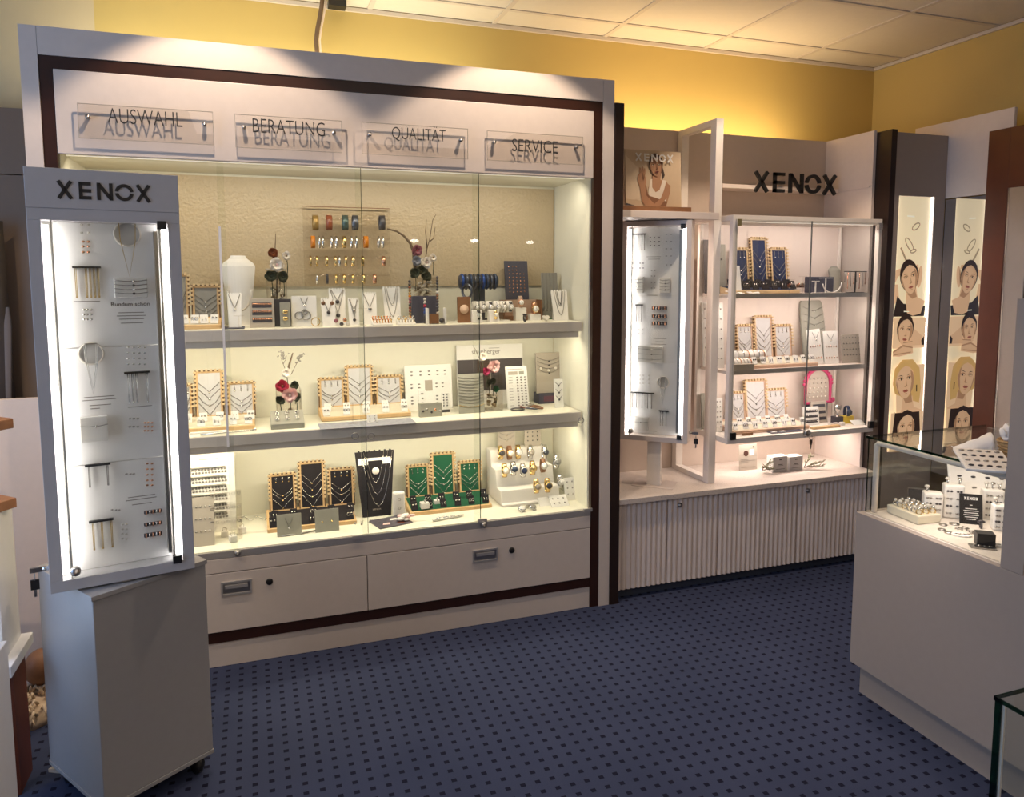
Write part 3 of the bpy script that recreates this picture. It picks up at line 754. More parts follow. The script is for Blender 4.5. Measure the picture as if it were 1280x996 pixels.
def twig(label, c, P, r=.0022, buds=0, m='twig', seed=0, name='twig', bud_m='pebble_grey', cat='twig'):
    rnd = random.Random(seed); root = thing(name, label, cat, c)
    for k, pts in enumerate(P):
        G().tube(pts, [r * (1 - .6 * i / (len(pts) - 1)) for i in range(len(pts))], 0, 5).build('stem' if k == 0 else 'side_shoot', m, root)
    if buds:
        g = G()
        for i in range(buds):
            pts = P[rnd.randrange(len(P))]; q = Vector(pts[rnd.randrange(max(1, len(pts) // 2), len(pts))])
            g.ball((q.x + rnd.uniform(-.012, .012), q.y + rnd.uniform(-.006, .006), q.z + rnd.uniform(-.012, .012)), rnd.uniform(.0025, .0042), 0, (1, 1, 1), 6, 4)
        tag(g.build('buds', bud_m, root), kind='stuff')
    return root
def watch(label, loc, s=.019, case='gold', strap='gold', dial='card_white', rz=0.0, tilt=0.0, group=None, cush='white_plain', cushion=True):
    root = thing('wristwatch', label, 'watch', loc, rz, group); root.rotation_euler = (tilt, 0, rz)
    k = ('watch', s, case, strap, dial)
    if k not in CACHE:
        g = G(); g.T = rotx(PI / 2); g.lathe([(0, 0), (s, 0), (s * 1.02, s * .25), (s * .86, s * .45), (0, s * .45)], n=18); a = g.mesh('case', case)
        g = G(); g.T = tr(0, -s * .455, 0) @ rotx(PI / 2); g.lathe([(0, 0), (s * .80, 0), (s * .80, .0005), (0, .0005)], n=18)
        b = g.mesh('dial', dial)
        g = G(); g.box(-.0006, .0006, -s * .50, -s * .49, 0, s * .6); g.box(0, s * .4, -s * .50, -s * .49, -.0006, .0006); g.box(-s * .72, -s * .58, -s * .5, -s * .49, -.001, .001); c = g.mesh('hands', 'ink')
        g = G(); hw = s * .55; N = 14; ry, rz_ = s * 1.0, s * 2.0; vs = []; fs = []
        for i in range(N + 1):
            t = math.radians(20) + math.radians(320) * i / N
            y, z = ry - ry * math.cos(t), -rz_ * math.sin(t) 
            y2, z2 = ry - (ry - .002) * math.cos(t), -(rz_ - .002) * math.sin(t)
            vs += [(-hw, y, z), (hw, y, z), (hw, y2, z2), (-hw, y2, z2)]
        for i in range(N):
            o = 4 * i
            for j in range(4): fs.append((o + j, o + (j + 1) % 4, o + 4 + (j + 1) % 4, o + 4 + j))
        g.add(vs, fs, 0, True); d = g.mesh('strap', strap)
        CACHE[k] = (a, b, c, d)
    for nm, me in zip(('case', 'dial', 'hands', 'strap'), CACHE[k]):
        o = bpy.data.objects.new(nm, me); COL.objects.link(o); o.parent = root
    return root
def cuff(label, x, y, z, w, R, m, group=None, ends=None):
    """open bracelet seen edge-on, axis along x, hung on a rod"""
    key = ('cuff', round(w, 4), round(R, 4), m)
    def f():
        g = G(); N = 16; vs = []; fs = []
        for i in range(N + 1):
            t = math.radians(-60) + math.radians(300) * i / N
            c, q = math.cos(t), math.sin(t)
            for (xx, rr) in ((-w / 2, R), (w / 2, R), (w / 2, R - .0025), (-w / 2, R - .0025)): vs.append((xx, -rr * c * .8, rr * q))
        for i in range(N):
            o = 4 * i
            for j in range(4): fs.append((o + j, o + 4 + j, o + 4 + (j + 1) % 4, o + (j + 1) % 4))
        fs.append((0, 1, 2, 3)); o = 4 * N; fs.append((o + 3, o + 2, o + 1, o))
        g.add(vs, fs, 0, True); return g.mesh('bracelet', m)
    return inst(key, f, 'bracelet', label, 'bracelet', tr(x, y, z), group)
def hangbar(label, P0, T, u, z, w, drops, group=None, barm='black'):
    """a thin holder bar on a board (board matrix T) with hanging earrings: drops = list of (x, length, mat)"""
    root = bpy.data.objects.new('earring_bar', None); COL.objects.link(root); root.empty_display_size = .03
    root.matrix_world = T @ tr(u, 0, z); tag(root, label, 'earring bar', group)
    G().box(-w / 2, w / 2, -.010, 0, -.0025, .0025).build('bar', barm, root)
    for x, L, m in drops:
        g = G(); g.tube([(x - .0016, -.006, -.002), (x - .0012, -.006, -L)], .0010, 0, 4); g.tube([(x + .0016, -.008, -.002), (x + .0012, -.008, -L)], .0010, 0, 4); g.ball((x, -.007, -L), .0028, 0, (1, .7, 1.3), 6, 4)
        g.build('chain_earring', m, root)
    return root
def ringtray(label, cx, y, zb, w, d, h0, h1, rows, per, m, mats, seed=0, name='ring_tray'):
    rnd = random.Random(seed)
    root = thing(name, label, 'ring tray', (cx, y, zb))
    G().prismx([(0, 0), (d, 0), (d, h1), (0, h0)], -w / 2, w / 2).build('tray', m, root, None, .001)
    gr = math.atan2(h1 - h0, d)
    for r in range(rows):
        g = G(); t = (r + .5) / rows
        for i in range(per):
            x = -w / 2 + w * (i + .5) / per; yy = d * t; zz = h0 + (h1 - h0) * t
            g.ring((x, yy, zz + .004), .0078, .0018, 'X', rnd.randrange(len(mats)), 10, 4)
            g.ball((x, yy - .003, zz + .013), .0042, rnd.randrange(len(mats)), (1, 1, .8), 6, 4)
        tag(g.build('ring_row', mats, root), kind='stuff')
    return root
def necklace_easel(label, u0, u1, vt, y, zb, necks, m='card_white', lean=14, nmat='chain', pm='silver', where='', vb=None, prongs=True, name='necklace_stand', pend=.005):
    la = math.radians(lean); cx, w, _, zt = rect(u0, u1, vt, vb or vt + 30, y); h = (zt - zb) / math.cos(la)
    root = thing(name, label, 'necklace stand', (cx, y, zb))
    o = G().prism([(-w / 2 * .88, 0), (w / 2 * .88, 0), (w / 2, h), (-w / 2, h)], 0, .004).build('front_panel', m, root); o.rotation_euler = (-la, 0, 0)
    o2 = G().box(-w * .3, w * .3, 0, .003, 0, h * .92).build('back_leg', m, root); o2.location = (0, .012 + h * .28, 0); o2.rotation_euler = (math.radians(6), 0, 0)
    if prongs:
        g = G()
        for i in range(6): x = -w * .42 + w * .84 * i / 5; g.box(x - w * .05, x + w * .05, 0, .004, h, h + .006)
        g.build('prong_edge', m, o)
    Mw = tr(cx, y, zb) @ rotx(-la)
    for i, (wd, dr, sg, cm, p) in enumerate(necks):
        inst(('ez', round(w * wd, 3), round(h * dr, 3), sg, cm, p, pend), neck_mesh(w * wd, h * dr, sg, pend if p else 0, cm, p or 'silver'), 'necklace', (('' if len(necks) == 1 else ORD[i] + ' ') + ('necklace with pendant on the ' if p else 'plain chain necklace on the ')) + where, 'necklace', Mw @ tr(0, -.0008 - .0004 * i, h * .99), ('necklaces on the ' + where) if len(necks) > 1 else None)
    return root
def tstand(label, u0, u1, vt, vb, y, zb, m='acrylic', name='earring_stand', group=None):
    cx, w, _, zt = rect(u0, u1, vt, vb, y); h = zt - zb
    root = thing(name, label, 'earring stand', (cx, y, zb), 0, group)
    G().box(-w * .35, w * .35, -.012, .012, 0, .003).build('stand_base', m, root); G().box(-.003, .003, -.002, .002, .003, h - .003).build('post', m, root); G().box(-w / 2, w / 2, -.003, .003, h - .004, h).build('crossbar', m, root)
    return root
# ================================================================== upper shelf of the big cabinet
Z1 = 1.3016
triptych('wooden pegged necklace display with pale pads at the left end of the upper shelf', 'pale wooden display, upper shelf', Z1, (222, 276), 409, 3.24, [(214, 236, 342), (239, 275, 356)], 'pad_grey', 'wood_light', 'card_white', 'silver', 4, yf=3.12, extra=False, rows=1)
bust('large white necklace bust on the left of the upper shelf', 277, 320, 319, 402, 3.27, Z1)
cx, w, _, zt = rect(284, 314, 340, 372, 3.22)
g = G(); g.tube([(cx + w * .5 * math.cos(PI + PI * i / 12), 3.205 + .0 * i, 1.452 + .085 * math.sin(PI + PI * i / 12)) for i in range(13)], .0042, 0, 6)
single(g, 'bead_necklace', 'pearl', 'pearl bead necklace around the large white bust', 'necklace')
necklace_easel('small white stand with a ring pendant in front of the large bust', 284, 302, 368, 3.14, Z1, [(.8, .42, 'V', 'chain', 'silver')], where='small stand in front of the large white bust')
single(G().box(-.04, .04, 0, .12, 0, .004), 'dark_mat', 'navy_box', 'dark flat mat under the small white stand on the upper shelf', 'mat', (ony(292, 405, 3.1)[0], 3.08, Z1))
tstand('small clear stand with two rings before the white bust', 292, 305, 394, 409, 3.09, Z1)
# upright grey ring box
r_, o, w, h, Mw = slab('ring_box', 'grey upright box with three rows of rings on the upper shelf', 'ring box', 312, 343, 373, 3.13, Z1, 'card_taupe', .025, 10)
for zz in (.80, .55, .30): G().box(-w * .40, w * .40, -.0012, .004, h * zz - .014, h * zz + .006).build('ring_slot', 'dark_box', o)
studs(o, [(h * zz, [w * (-.36 + .72 * i / 8) for i in range(9)]) for zz in (.80, .55, .30)], 'rose', .0042)
# first vase
c = ony(347, 400, 3.31); vx = c[0]
vase('tall glass vase of pebbles and flowers left on the upper shelf', (vx, 3.31, Z1), .043, .235)
pebbles('grey and brown pebbles in the left vase of the upper shelf', (vx, 3.31, Z1 + .006), .036, .155, 44, ['pebble_grey', 'pebble_brown', 'pebble_white'], 3)
def fl(u, v, y, R, m, lb, cen='ochre', seed=0, stem=.08): p = ony(u, v, y); return flower(lb, tuple(p), R, m, cen, None, stem, seed)
fl(346, 331, 3.26, .030, 'petal_white', 'cream white flower at the mouth of the left upper vase', 'petal_pink', 1)
fl(358, 320, 3.30, .020, 'petal_white', 'small white flower beside the red bloom in the left upper vase', 'ochre', 2)
fl(341, 316, 3.30, .022, 'rust', 'dark red bloom at the top of the left upper vase', 'rust', 3)
fl(339, 345, 3.25, .026, 'leaf', 'dark green leaf rosette low in the left upper vase', 'leaf', 4); fl(354, 346, 3.26, .024, 'leaf', 'second dark leaf rosette in the left upper vase', 'leaf', 5)
twig('single upright twig rising from the left upper vase', (vx, 3.32, Z1 + .1), [[(0, 0, 0), (.004, 0, .12), (-.002, 0, .2), (.004, 0, .285)]], .0035)
twig('grey berry sprig beside the upright twig', (vx + .012, 3.31, Z1 + .14), [[(0, 0, 0), (.006, 0, .06), (.012, 0, .105)], [(0.002, 0, .03), (-.004, 0, .07), (0, 0, .1)]], .0015, 16, name='berry_sprig')
# dark box and grey earring card
p = rect(342, 364, 374, 404, 3.17); single(G().box(-p[1] / 2, p[1] / 2, 0, .05, 0, p[3] - Z1), 'gift_box', 'dark_box', 'dark upright box behind the grey earring card', 'box', (p[0], 3.17, Z1), bev=.001)
r_, o, w, h, Mw = slab('earring_display', 'grey card with two pairs of gold shell earrings', 'earring card', 350, 363, 378, 3.12, Z1, 'card_grey', .004, 6)
for zz in (.62, .35): G().ball((0, -.003, h * zz), .011, 0, (1, .4, .75), 10, 6).build('shell_earring', 'gold', o)
# white card with hoops
r_, o, w, h, Mw = slab('ring_card', 'white square card with pendant and silver hoop earrings', 'jewellery card', 365, 396, 370, 3.14, Z1, 'card_white', .006, 6)
for x, zz, R in ((-.22, .36, .016), (.06, .36, .018), (.0, .47, .011)): G().ring((w * x, -.003, h * zz), R, .0022, 'Y', 0, 18, 5).build('hoop', 'steel', o)
neck_on(Mw, w, h, 1, 'white square card with hoops', None, z0=.95, z1=.95, wid=.3, drop=.25)
single(G().ring((0, 0, 0), .017, .002, 'Y', 0, 18, 5), 'hoop_earring', 'brass', 'loose brass hoop leaning beside the white hoop card', 'earring', (ony(394, 392, 3.12)[0], 3.11, Z1 + .020))
# white stands with round pendants
necklace_easel('low white stand with dark round pendants on the upper shelf', 402, 420, 374, 3.13, Z1, [(.7, .45, 'V', 'chain', 'stone_dark')], where='low white stand with round pendants', pend=.008, prongs=True)
necklace_easel('taller white stand with two dark round pendants', 412, 433, 362, 3.17, Z1, [(.7, .30, 'V', 'chain', 'stone_dark'), (.8, .68, 'V', 'chain', 'stone_dark')], where='taller white stand with round pendants', pend=.009)
for i, (u, v, m) in enumerate(((404, 379, 'wood_brown'), (415, 379, 'wood_brown'), (420, 401, 'petal_mauve'), (431, 400, 'rose'), (427, 405, 'stone_dark'), (435, 405, 'pearl'))):
    p = ony(u, v, 3.10); single(G().ball((0, 0, 0), .0085, 0, (1, .5, 1), 10, 6), 'round_pendant', m, ['brown bead pendant left of the low white stand', 'brown bead pendant right of the low white stand', 'mauve round pendant before the taller white stand', 'rose round pendant before the taller white stand', 'dark round stone lying before the taller white stand', 'pearly round disc lying before the taller white stand'][i], 'pendant', (p[0], 3.10, max(Z1 + .0085, p[2])))
necklace_easel('white narrow stand with a grey flower pendant', 436, 450, 374, 3.15, Z1, [(.8, .40, 'V', 'chain', 'steel'), (.6, .75, 'V', 'chain', 'stone_dark')], where='narrow stand with flower pendant', pend=.007)
tstand('clear crossbar stand with hanging earrings on the upper shelf', 448, 459, 385, 403, 3.10, Z1)
necklace_easel('white stand with a heart pendant on a fine chain', 454, 472, 367, 3.17, Z1, [(.8, .45, 'V', 'chain', 'steel')], where='white stand with heart pendant', pend=.008)
p = ony(478, 404, 3.11); ringtray('white ramp of amber and gold rings on the upper shelf', p[0], 3.09, Z1, .085, .06, .006, .028, 2, 7, 'card_white', ['rose', 'gold', 'amber'], 3)
p = ony(508, 404, 3.11); ringtray('white ramp of silver and honey rings on the upper shelf', p[0], 3.09, Z1, .075, .06, .006, .026, 2, 6, 'card_white', ['silver', 'gold', 'pearl'], 4)
for k, (u0, u1) in enumerate(((481, 493), (488, 503))): pass
necklace_easel('tall white folded stand with silver chain necklaces', 480, 502, 360, 3.20, Z1, [(.55, .45, 'U', 'chain', 'silver'), (.75, .78, 'U', 'chain', 'silver')], where='tall white folded stand', pend=0.004)
# second vase with dark boxes and bead strands
c = ony(529, 400, 3.31); vx = c[0]
vase('square glass vase of pebbles and pale flowers in the middle of the upper shelf', (vx, 3.31, Z1), .052, .20, True)
pebbles('pale pebbles filling the middle vase of the upper shelf', (vx, 3.31, Z1 + .10), .050, .085, 40, ['pebble_white', 'pebble_brown', 'pebble_white'], 8)
pebbles('lower layer of pebbles in the middle vase of the upper shelf', (vx, 3.31, Z1 + .005), .048, .09, 16, ['pebble_brown', 'pebble_grey'], 9)
fl(533, 328, 3.28, .026, 'petal_white', 'pale blush flower in the middle upper vase', 'petal_pink', 11); fl(541, 322, 3.30, .019, 'petal_white', 'small cream flower right of the blush flower', 'ochre', 12)
fl(521, 313, 3.30, .026, 'petal_mauve', 'mauve thistle flower in the middle upper vase', 'petal_red', 13); fl(521, 326, 3.29, .022, 'paper_blue', 'grey-blue leaf bloom under the mauve thistle', 'paper_blue', 14)
for i, (u, v) in enumerate(((519, 341), (533, 345), (528, 338))): fl(u, v, 3.27 + .01 * i, .025, 'leaf', ['left dark leaf cluster of the middle upper vase', 'right dark leaf cluster of the middle upper vase', 'rear dark leaf cluster of the middle upper vase'][i], 'leaf', 15 + i)
def pxp(L, y, o): return [tuple(np.array(ony(u, v, y)) - np.array(o)) for u, v in L]
o_ = (vx, 3.32, Z1 + .1)
twig('bare forked twig standing in the middle upper vase', o_, [pxp([(532, 345), (531, 330), (534, 310), (537, 300), (541, 275), (545, 268)], 3.32, o_), pxp([(534, 310), (532, 290), (533, 274)], 3.32, o_), pxp([(537, 302), (542, 298), (544, 284)], 3.32, o_)], .0028)
twig('thick dark branch arching left from the middle upper vase', o_, [pxp([(519, 335), (517, 315), (513, 304), (505, 295), (496, 289), (484, 286)], 3.33, o_)], .0085, 0, 'branch', name='curved_branch', cat='branch')
for i, (u0, u1, lb) in enumerate(((515, 530, 'dark grey box left of the bead strand in the middle of the upper shelf'), (532, 548, 'dark grey box right of the bead strand in the middle of the upper shelf'))):
    p = rect(u0, u1, 370, 403, 3.19); single(G().box(-p[1] / 2, p[1] / 2, 0, .04, 0, p[3] - Z1), 'gift_box', 'navy_box', lb, 'box', (p[0], 3.19, Z1), bev=.001)
for i, (u, v0, mats, lb) in enumerate(((511, 350, ['stone_dark', 'rust', 'ochre', 'amber', 'petal_mauve'], 'strand of brown and amber beads on the left of the dark boxes'), (530, 372, ['pearl', 'petal_red', 'blue_bright', 'steel_blue', 'stone_dark'], 'strand of red and blue beads between the dark boxes'), (545.5, 345, ['stone_dark', 'steel_blue', 'stone_dark', 'pearl', 'wood_brown'], 'strand of dark beads on the right of the dark boxes'))):
    g = G(); a = ony(u, v0, 3.17); n = int((a[2] - Z1) / .0125); st = (a[2] - Z1) / n
    for k in range(n): g.ball((0, 0, a[2] - Z1 - st * (k + .5)), st * .52, (k * 2 // 3) % len(mats), (1, 1, 1), 8, 5)
    single(g, 'bead_strand', mats, lb, 'bead strand', (a[0], 3.155, Z1))
p = rect(534, 556, 385, 402, 3.12)
t = thing('acrylic_holder', 'clear open frame with small jewellery picture on the upper shelf', 'display stand', (p[0], 3.12, Z1))
for s in (-1, 1): G().box(s * p[1] / 2 - .003, s * p[1] / 2 + .003, -.02, .02, 0, p[3] - Z1).build('side_plate', 'card_white', t)
G().box(-p[1] / 2 + .003, p[1] / 2 - .003, -.02, .02, 0, .003).build('floor_plate', 'acrylic', t)
single(G().box(-.02, .02, 0, .02, 0, .038), 'picture_cube', 'wood_brown', 'brown patterned cube inside the clear open frame', 'box', (p[0] - .005, 3.13, Z1 + .003))
single(G().ball((0, 0, .012), .012, 0, (1, 1, 1), 10, 6), 'dark_bead', 'stone_dark', 'dark bead beside the brown patterned cube', 'bead', (p[0] + .024, 3.115, Z1 + .003))
# acrylic bracelet wall
a = ony(378, 258, 3.37); b = ony(487, 262, 3.37); zb_ = ony(430, 360, 3.37)[2]
AW = thing('acrylic_bracelet_board', 'clear acrylic board with four rods carrying rows of bracelets on the gold backing', 'bracelet rack', ((a[0] + b[0]) / 2, 3.372, zb_))
W = b[0] - a[0]; H = a[2] - zb_
G().box(-W / 2, W / 2, 0, .005, 0, H).build('acrylic_sheet', 'acrylic', AW)
G().box(-W / 2, W / 2, -.001, .006, H, H + .003).build('sheet_edge', 'wood_brown', AW)
G().box(-W / 2, W / 2, -.001, .006, -.003, 0).build('sheet_edge', 'acrylic', AW)
rows = [(279, 11, [(394, .024, 'ochre'), (411, .024, 'rust'), (431, .024, 'teal_band'), (443.5, .024, 'steel_blue'), (477, .023, 'stone_dark')]),
        (303, 9, [(391, .017, 'amber'), (399, .006, 'silver'), (403.5, .006, 'silver'), (414, .007, 'silver'), (420, .007, 'silver'), (430, .012, 'brass'), (439, .007, 'silver'), (445, .006, 'silver'), (457, .018, 'amber'), (473, .005, 'silver'), (478, .006, 'silver')]),
        (327, 8, [(388, .007, 'brass'), (396, .008, 'brass'), (408, .010, 'gold'), (419, .006, 'gold'), (424, .006, 'silver'), (432, .008, 'gold'), (441, .010, 'gold'), (453, .009, 'brass'), (479, .012, 'rose')]),
        (349, 7.5, [(396, .006, 'silver'), (409, .007, 'stone_dark'), (420, .007, 'brass'), (430, .010, 'brass'), (441, .008, 'brass'), (454, .011, 'gold'), (468, .012, 'rose')])]
for ri, (v, R, L) in enumerate(rows):
    pz = ony(430, v - 1.5, 3.34)[2] - zb_
    G().tube([(-W / 2 + .01, -.035, pz + .012), (W / 2 - .01, -.035, pz + .012)], .0035, 0, 8).build('rod', 'acrylic', AW)
    for k, (u, wd, m) in enumerate(L):
        q = ony(u, v, 3.338)
        nm = {'ochre': 'mottled yellow', 'rust': 'mottled rust red', 'teal_band': 'green and gold banded', 'steel_blue': 'blue-grey', 'stone_dark': 'black', 'amber': 'amber orange', 'silver': 'slim silver', 'brass': 'brass coloured', 'gold': 'gold coloured', 'rose': 'rose gold'}[m]
        same = [j for j in L if j[2] == m]
        lb = ('' if len(same) == 1 else ORD[same.index((u, wd, m))] + ' ') + nm + ' cuff ' + ('' if len(same) == 1 else 'from the left ') + 'on the ' + ('top', 'second', 'third', 'lowest')[ri] + ' rod, clear board'
        if m == 'amber': lb = ('transparent amber cuff at the left end of the second rod', 'solid orange amber cuff near the right end of the second rod')[same.index((u, wd, m))]; nm = ''
        cuff(lb, q[0], 3.338 - R * .0009, q[2], wd, R * .0031, m, (nm + ' cuffs on the ' + ('top', 'second', 'third', 'lowest')[ri] + ' rod') if len(same) > 1 and nm else None)
# blue bracelet roll on a grey stand
p = rect(574, 621, 343, 361, 3.26); w, h = p[1], p[3] - p[2]
t = thing('bracelet_stand', 'grey stand with a horizontal roll full of blue bracelets', 'bracelet stand', (p[0], 3.26, Z1))
zc = (p[2] + p[3]) / 2 - Z1
G().box(-.028, .028, -.012, .02, .012, zc).build('post', 'steel_blue', t); G().box(-.06, .06, -.03, .04, 0, .012).build('stand_base', 'dark_box', t)
G().cyl((-w / 2, 0, zc), (w / 2, 0, zc), h / 2 * .86, 0, 20).build('roll', 'dark_box', t)
for i in range(9):
    xx = -w / 2 + .012 + (w - .024) * i / 8; m = ['blue_bright', 'steel_blue', 'blue_bracelet', 'steel_blue', 'blue_bracelet', 'blue_bright', 'blue_bracelet', 'steel_blue', 'blue_bracelet'][i]
    g = G().ring((0, 0, 0), h / 2 * .96, .0062, 'X', 0, 20, 6)
    single(g, 'bracelet', m, ORD[i] + ' bracelet from the left end of the grey bracelet roll', 'bracelet', (p[0] + xx, 3.26, Z1 + zc), group='bracelets on the grey roll')
g = G(); g.ring((0, 0, 0), .030, .006, 'X', 0, 20, 6)
single(g, 'bracelet', 'steel_blue', 'dark chain bracelet dangling below the bracelet roll', 'bracelet', (ony(585, 364, 3.2)[0], 3.215, ony(585, 364, 3.2)[2]), rot=(0, 0, .5))
# brown card with round emblem, watches
r_, o, w, h, Mw = slab('brown_display_card', 'brown card with a round wooden disc left of the watch pillows', 'display card', 573, 588, 371, 3.16, Z1, 'wood_brown', .02, 4)
g = G(); g.T = tr(0, -.001, h * .52) @ rotx(PI / 2); g.lathe([(0, 0), (.020, 0), (.020, .003), (0, .003)], n=20); g.build('round_disc', 'wood_pink', o)
for r, (y, zz, us) in enumerate(((3.22, .065, (594, 602, 611, 620, 628, 636)), (3.15, .0, (596, 617)))):
    for i, u in enumerate(us):
        q = ony(u, 385, y)
        if r == 0:
            single(G().cyl((-.012, 0, .040), (.012, 0, .040), .026, 0, 16), 'watch_pillow', 'white_plain', ORD[i] + ' white watch pillow in the rear row of the upper shelf', 'watch pillow', (q[0], y, Z1 + .026), group='rear watch pillows on the upper shelf')
            watch(ORD[i] + ' white dial watch in the rear pillow row of the upper shelf', (q[0], y - .0365, Z1 + .066), .0115, 'silver', ('white_plain', 'steel', 'stone_dark')[i % 3], 'card_white', 0, 0, 'watches on the rear white pillows')
        else:
            single(G().prismx([(-.02, 0), (.03, 0), (.02, .055), (-.005, .055)], -.022, .022), 'watch_pillow', 'white_plain', ['white front pillow under the black strap watch', 'white front pillow under the gold strap watch'][i], 'watch pillow', (q[0], y, Z1), bev=.003)
            watch(['wristwatch with black strap on the left front pillow', 'wristwatch with gold strap on the right front pillow'][i], (q[0] + .004, y - .024, Z1 + .034), .011, ('silver', 'gold')[i], ('stone_dark', 'gold')[i], 'card_white')
single(G().box(-.13, .10, 0, .10, 0, .006), 'watch_plinth', 'card_white', 'flat white plate under the watch pillows on the upper shelf', 'plate', (ony(615, 400, 3.15)[0], 3.19, Z1))
p = rect(630, 677, 375, 399, 3.25)
t = thing('wooden_box', 'brown open wooden watch box on the right of the upper shelf', 'box', (p[0], 3.25, Z1)); w, h = p[1], p[3] - Z1
G().box(-w / 2, w / 2, .06, .07, 0, h).build('box_back', 'wood_brown', t); G().box(-w / 2, w / 2, 0, .06, 0, .02).build('box_floor', 'wood_brown', t)
for s in (-1, 1): G().box(s * w / 2 - .004, s * w / 2 + .004, 0, .06, .02, h).build('box_side', 'wood_brown', t)
G().box(-w / 2 + .005, w / 2 - .005, .0595, .0598, .02, h).build('box_lining', 'wood_pink', t)
for i, (u, v, c_, s_, d_, sz, lb) in enumerate(((651, 378, 'rose', 'wood_pink', 'card_white', .015, 'rose watch standing on its white cube by the wooden box'), (669, 386, 'gold', 'rose', 'card_white', .017, 'gold watch with white dial beside the wooden box'))):
    q = ony(u, v, 3.22); single(G().box(-.026, .026, -.005, .04, 0, max(.008, q[2] - Z1 - .024)), 'white_block', 'card_white', ['white block below the rose watch', 'white block below the gold white-dial watch'][i], 'block', (q[0], 3.22, Z1), bev=.001)
    watch(lb, (q[0], 3.215, q[2]), sz, c_, s_, d_)
g = G(); g.ring((0, 0, .016), .014, .004, 'X', 0, 14, 6); g.box(-.006, .006, -.012, .012, .028, .034)
single(g, 'signet_ring', ['stone_dark'], 'chunky black and white ring lying before the wooden box', 'ring', (ony(656, 400, 3.12)[0], 3.12, Z1 + .002))
g = G(); g.ball((-.008, 0, .012), .011, 0, (1, .6, 1)); g.ball((.008, 0, .012), .011, 0, (1, .6, 1)); g.prism([(-.018, .010), (0, -.008), (.018, .010)], -.006, .006)
single(g, 'heart_charm', 'pearl', 'pale heart charm lying at the right of the upper shelf', 'charm', (ony(682, 400, 3.13)[0], 3.12, Z1 + .009), rot=(-.7, 0, 0))
r_, o, w, h, Mw = slab('ring_board', 'dark navy board with rows of rings leaning at the right of the upper shelf', 'ring board', 633, 662, 326, 3.33, Z1 + .05, 'navy_box', .008, 8)
studs(o, [(h * (.88 - .075 * r), [w * (-.32 + .16 * i) for i in range(5 if r > 1 else 3)]) for r in range(8)], 'rose', .0035)
G().box(-w * .6, w * .6, -.02, .05, -.05, -.001).build('board_foot', 'dark_box', r_)
r_, o, w, h, Mw = slab('chain_board', 'tall grey board with long hanging chains at the right of the upper shelf', 'necklace board', 679, 699, 341, 3.28, Z1, 'pad_grey', .006, 7)
for i in range(5):
    g = G(); x = w * (-.42 + .21 * i); g.tube([(0, 0, 0), (.001, 0, -h * .4), (0, 0, -h * (.8 if i != 3 else .6))], .0012, 0, 4); g.ball((0, 0, -h * (.8 if i != 3 else .6)), .004, 0, (1, .6, 1.6), 6, 4)
    o2 = single(g, 'long_chain', 'chain', ORD[i] + ' long chain from the left on the tall grey board, upper shelf', 'necklace', group='long chains on the tall grey board'); o2.matrix_world = Mw @ tr(x, -.003, h)
G().box(-w / 2, w / 2, -.002, .008, 0, .006).build('green_edge', 'leaf_green', r_)
necklace_easel('white stand with a dark crescent necklace at the right end of the upper shelf', 692, 712, 364, 3.16, Z1, [(.45, .5, 'U', 'chain', None), (.7, .8, 'U', 'chain', None), (.3, .42, 'U', 'stone_dark', 'stone_dark')], where='white stand at the right end of the upper shelf', pend=.003)

# ================================================================== middle shelf
Z2 = 0.8906
triptych('wooden pegged display with white pads at the left end of the middle shelf', 'left white display, middle shelf', Z2, (222, 319), 539, 3.30, [(222, 241, 480), (243, 279, 463), (284, 319, 477)], 'pad_white', 'wood_light', 'card_white', 'steel', 10)
for i, (u, v, L, lb) in enumerate(((262, 541, .07, 'white price bar lying before the left display of the middle shelf'),)):
    p = onz(u, v, Z2); single(G().box(-L, L, -.008, .008, 0, .007), 'price_bar', 'card_white', lb, 'bar', tuple(p), .05, bev=.001)
p = onz(285, 543, Z2); g = G(); g.tube([(-.10, 0, .006), (.10, .03, .006)], .0035, 0, 6); g.ball((.10, .03, .007), .007, 0)
single(g, 'stick_pin', 'silver', 'long silver pin lying at the front left of the middle shelf', 'pin', tuple(p))
c = ony(360, 512, 3.24); vx = c[0]
p = rect(345, 376, 472, 513, 3.22)
vase('square glass vase with red and pink flowers on the middle shelf', (p[0], 3.24, Z2), p[1] / 2, .145, True)
pebbles('brown shells and pebbles in the square flower vase of the middle shelf', (p[0], 3.24, Z2 + .005), .040, .055, 20, ['pebble_brown', 'pebble_white', 'pebble_brown'], 12)
fl(353, 482, 3.20, .027, 'petal_red', 'deep red flower in the square vase of the middle shelf', 'ochre', 21); fl(362, 493, 3.195, .034, 'petal_pink', 'pink carnation in the square vase of the middle shelf', 'petal_white', 22)
fl(358, 466, 3.22, .021, 'petal_white', 'white flower above the square vase of the middle shelf', 'petal_white', 23)
for i, (u, v) in enumerate(((368, 482), (370, 496), (350, 500))): fl(u, v, 3.23 + .005 * i, .02, 'leaf', ['leaf cluster behind the pink carnation', 'leaf cluster right of the pink carnation', 'leaf cluster below the deep red flower'][i], 'leaf', 24 + i)
o_ = (p[0], 3.25, Z2 + .1)
twig('brown feathery stem standing in the square flower vase', o_, [pxp([(360, 470), (361, 458), (364, 448), (366, 441)], 3.25, o_)], .006, 0, 'branch', name='dry_stem')
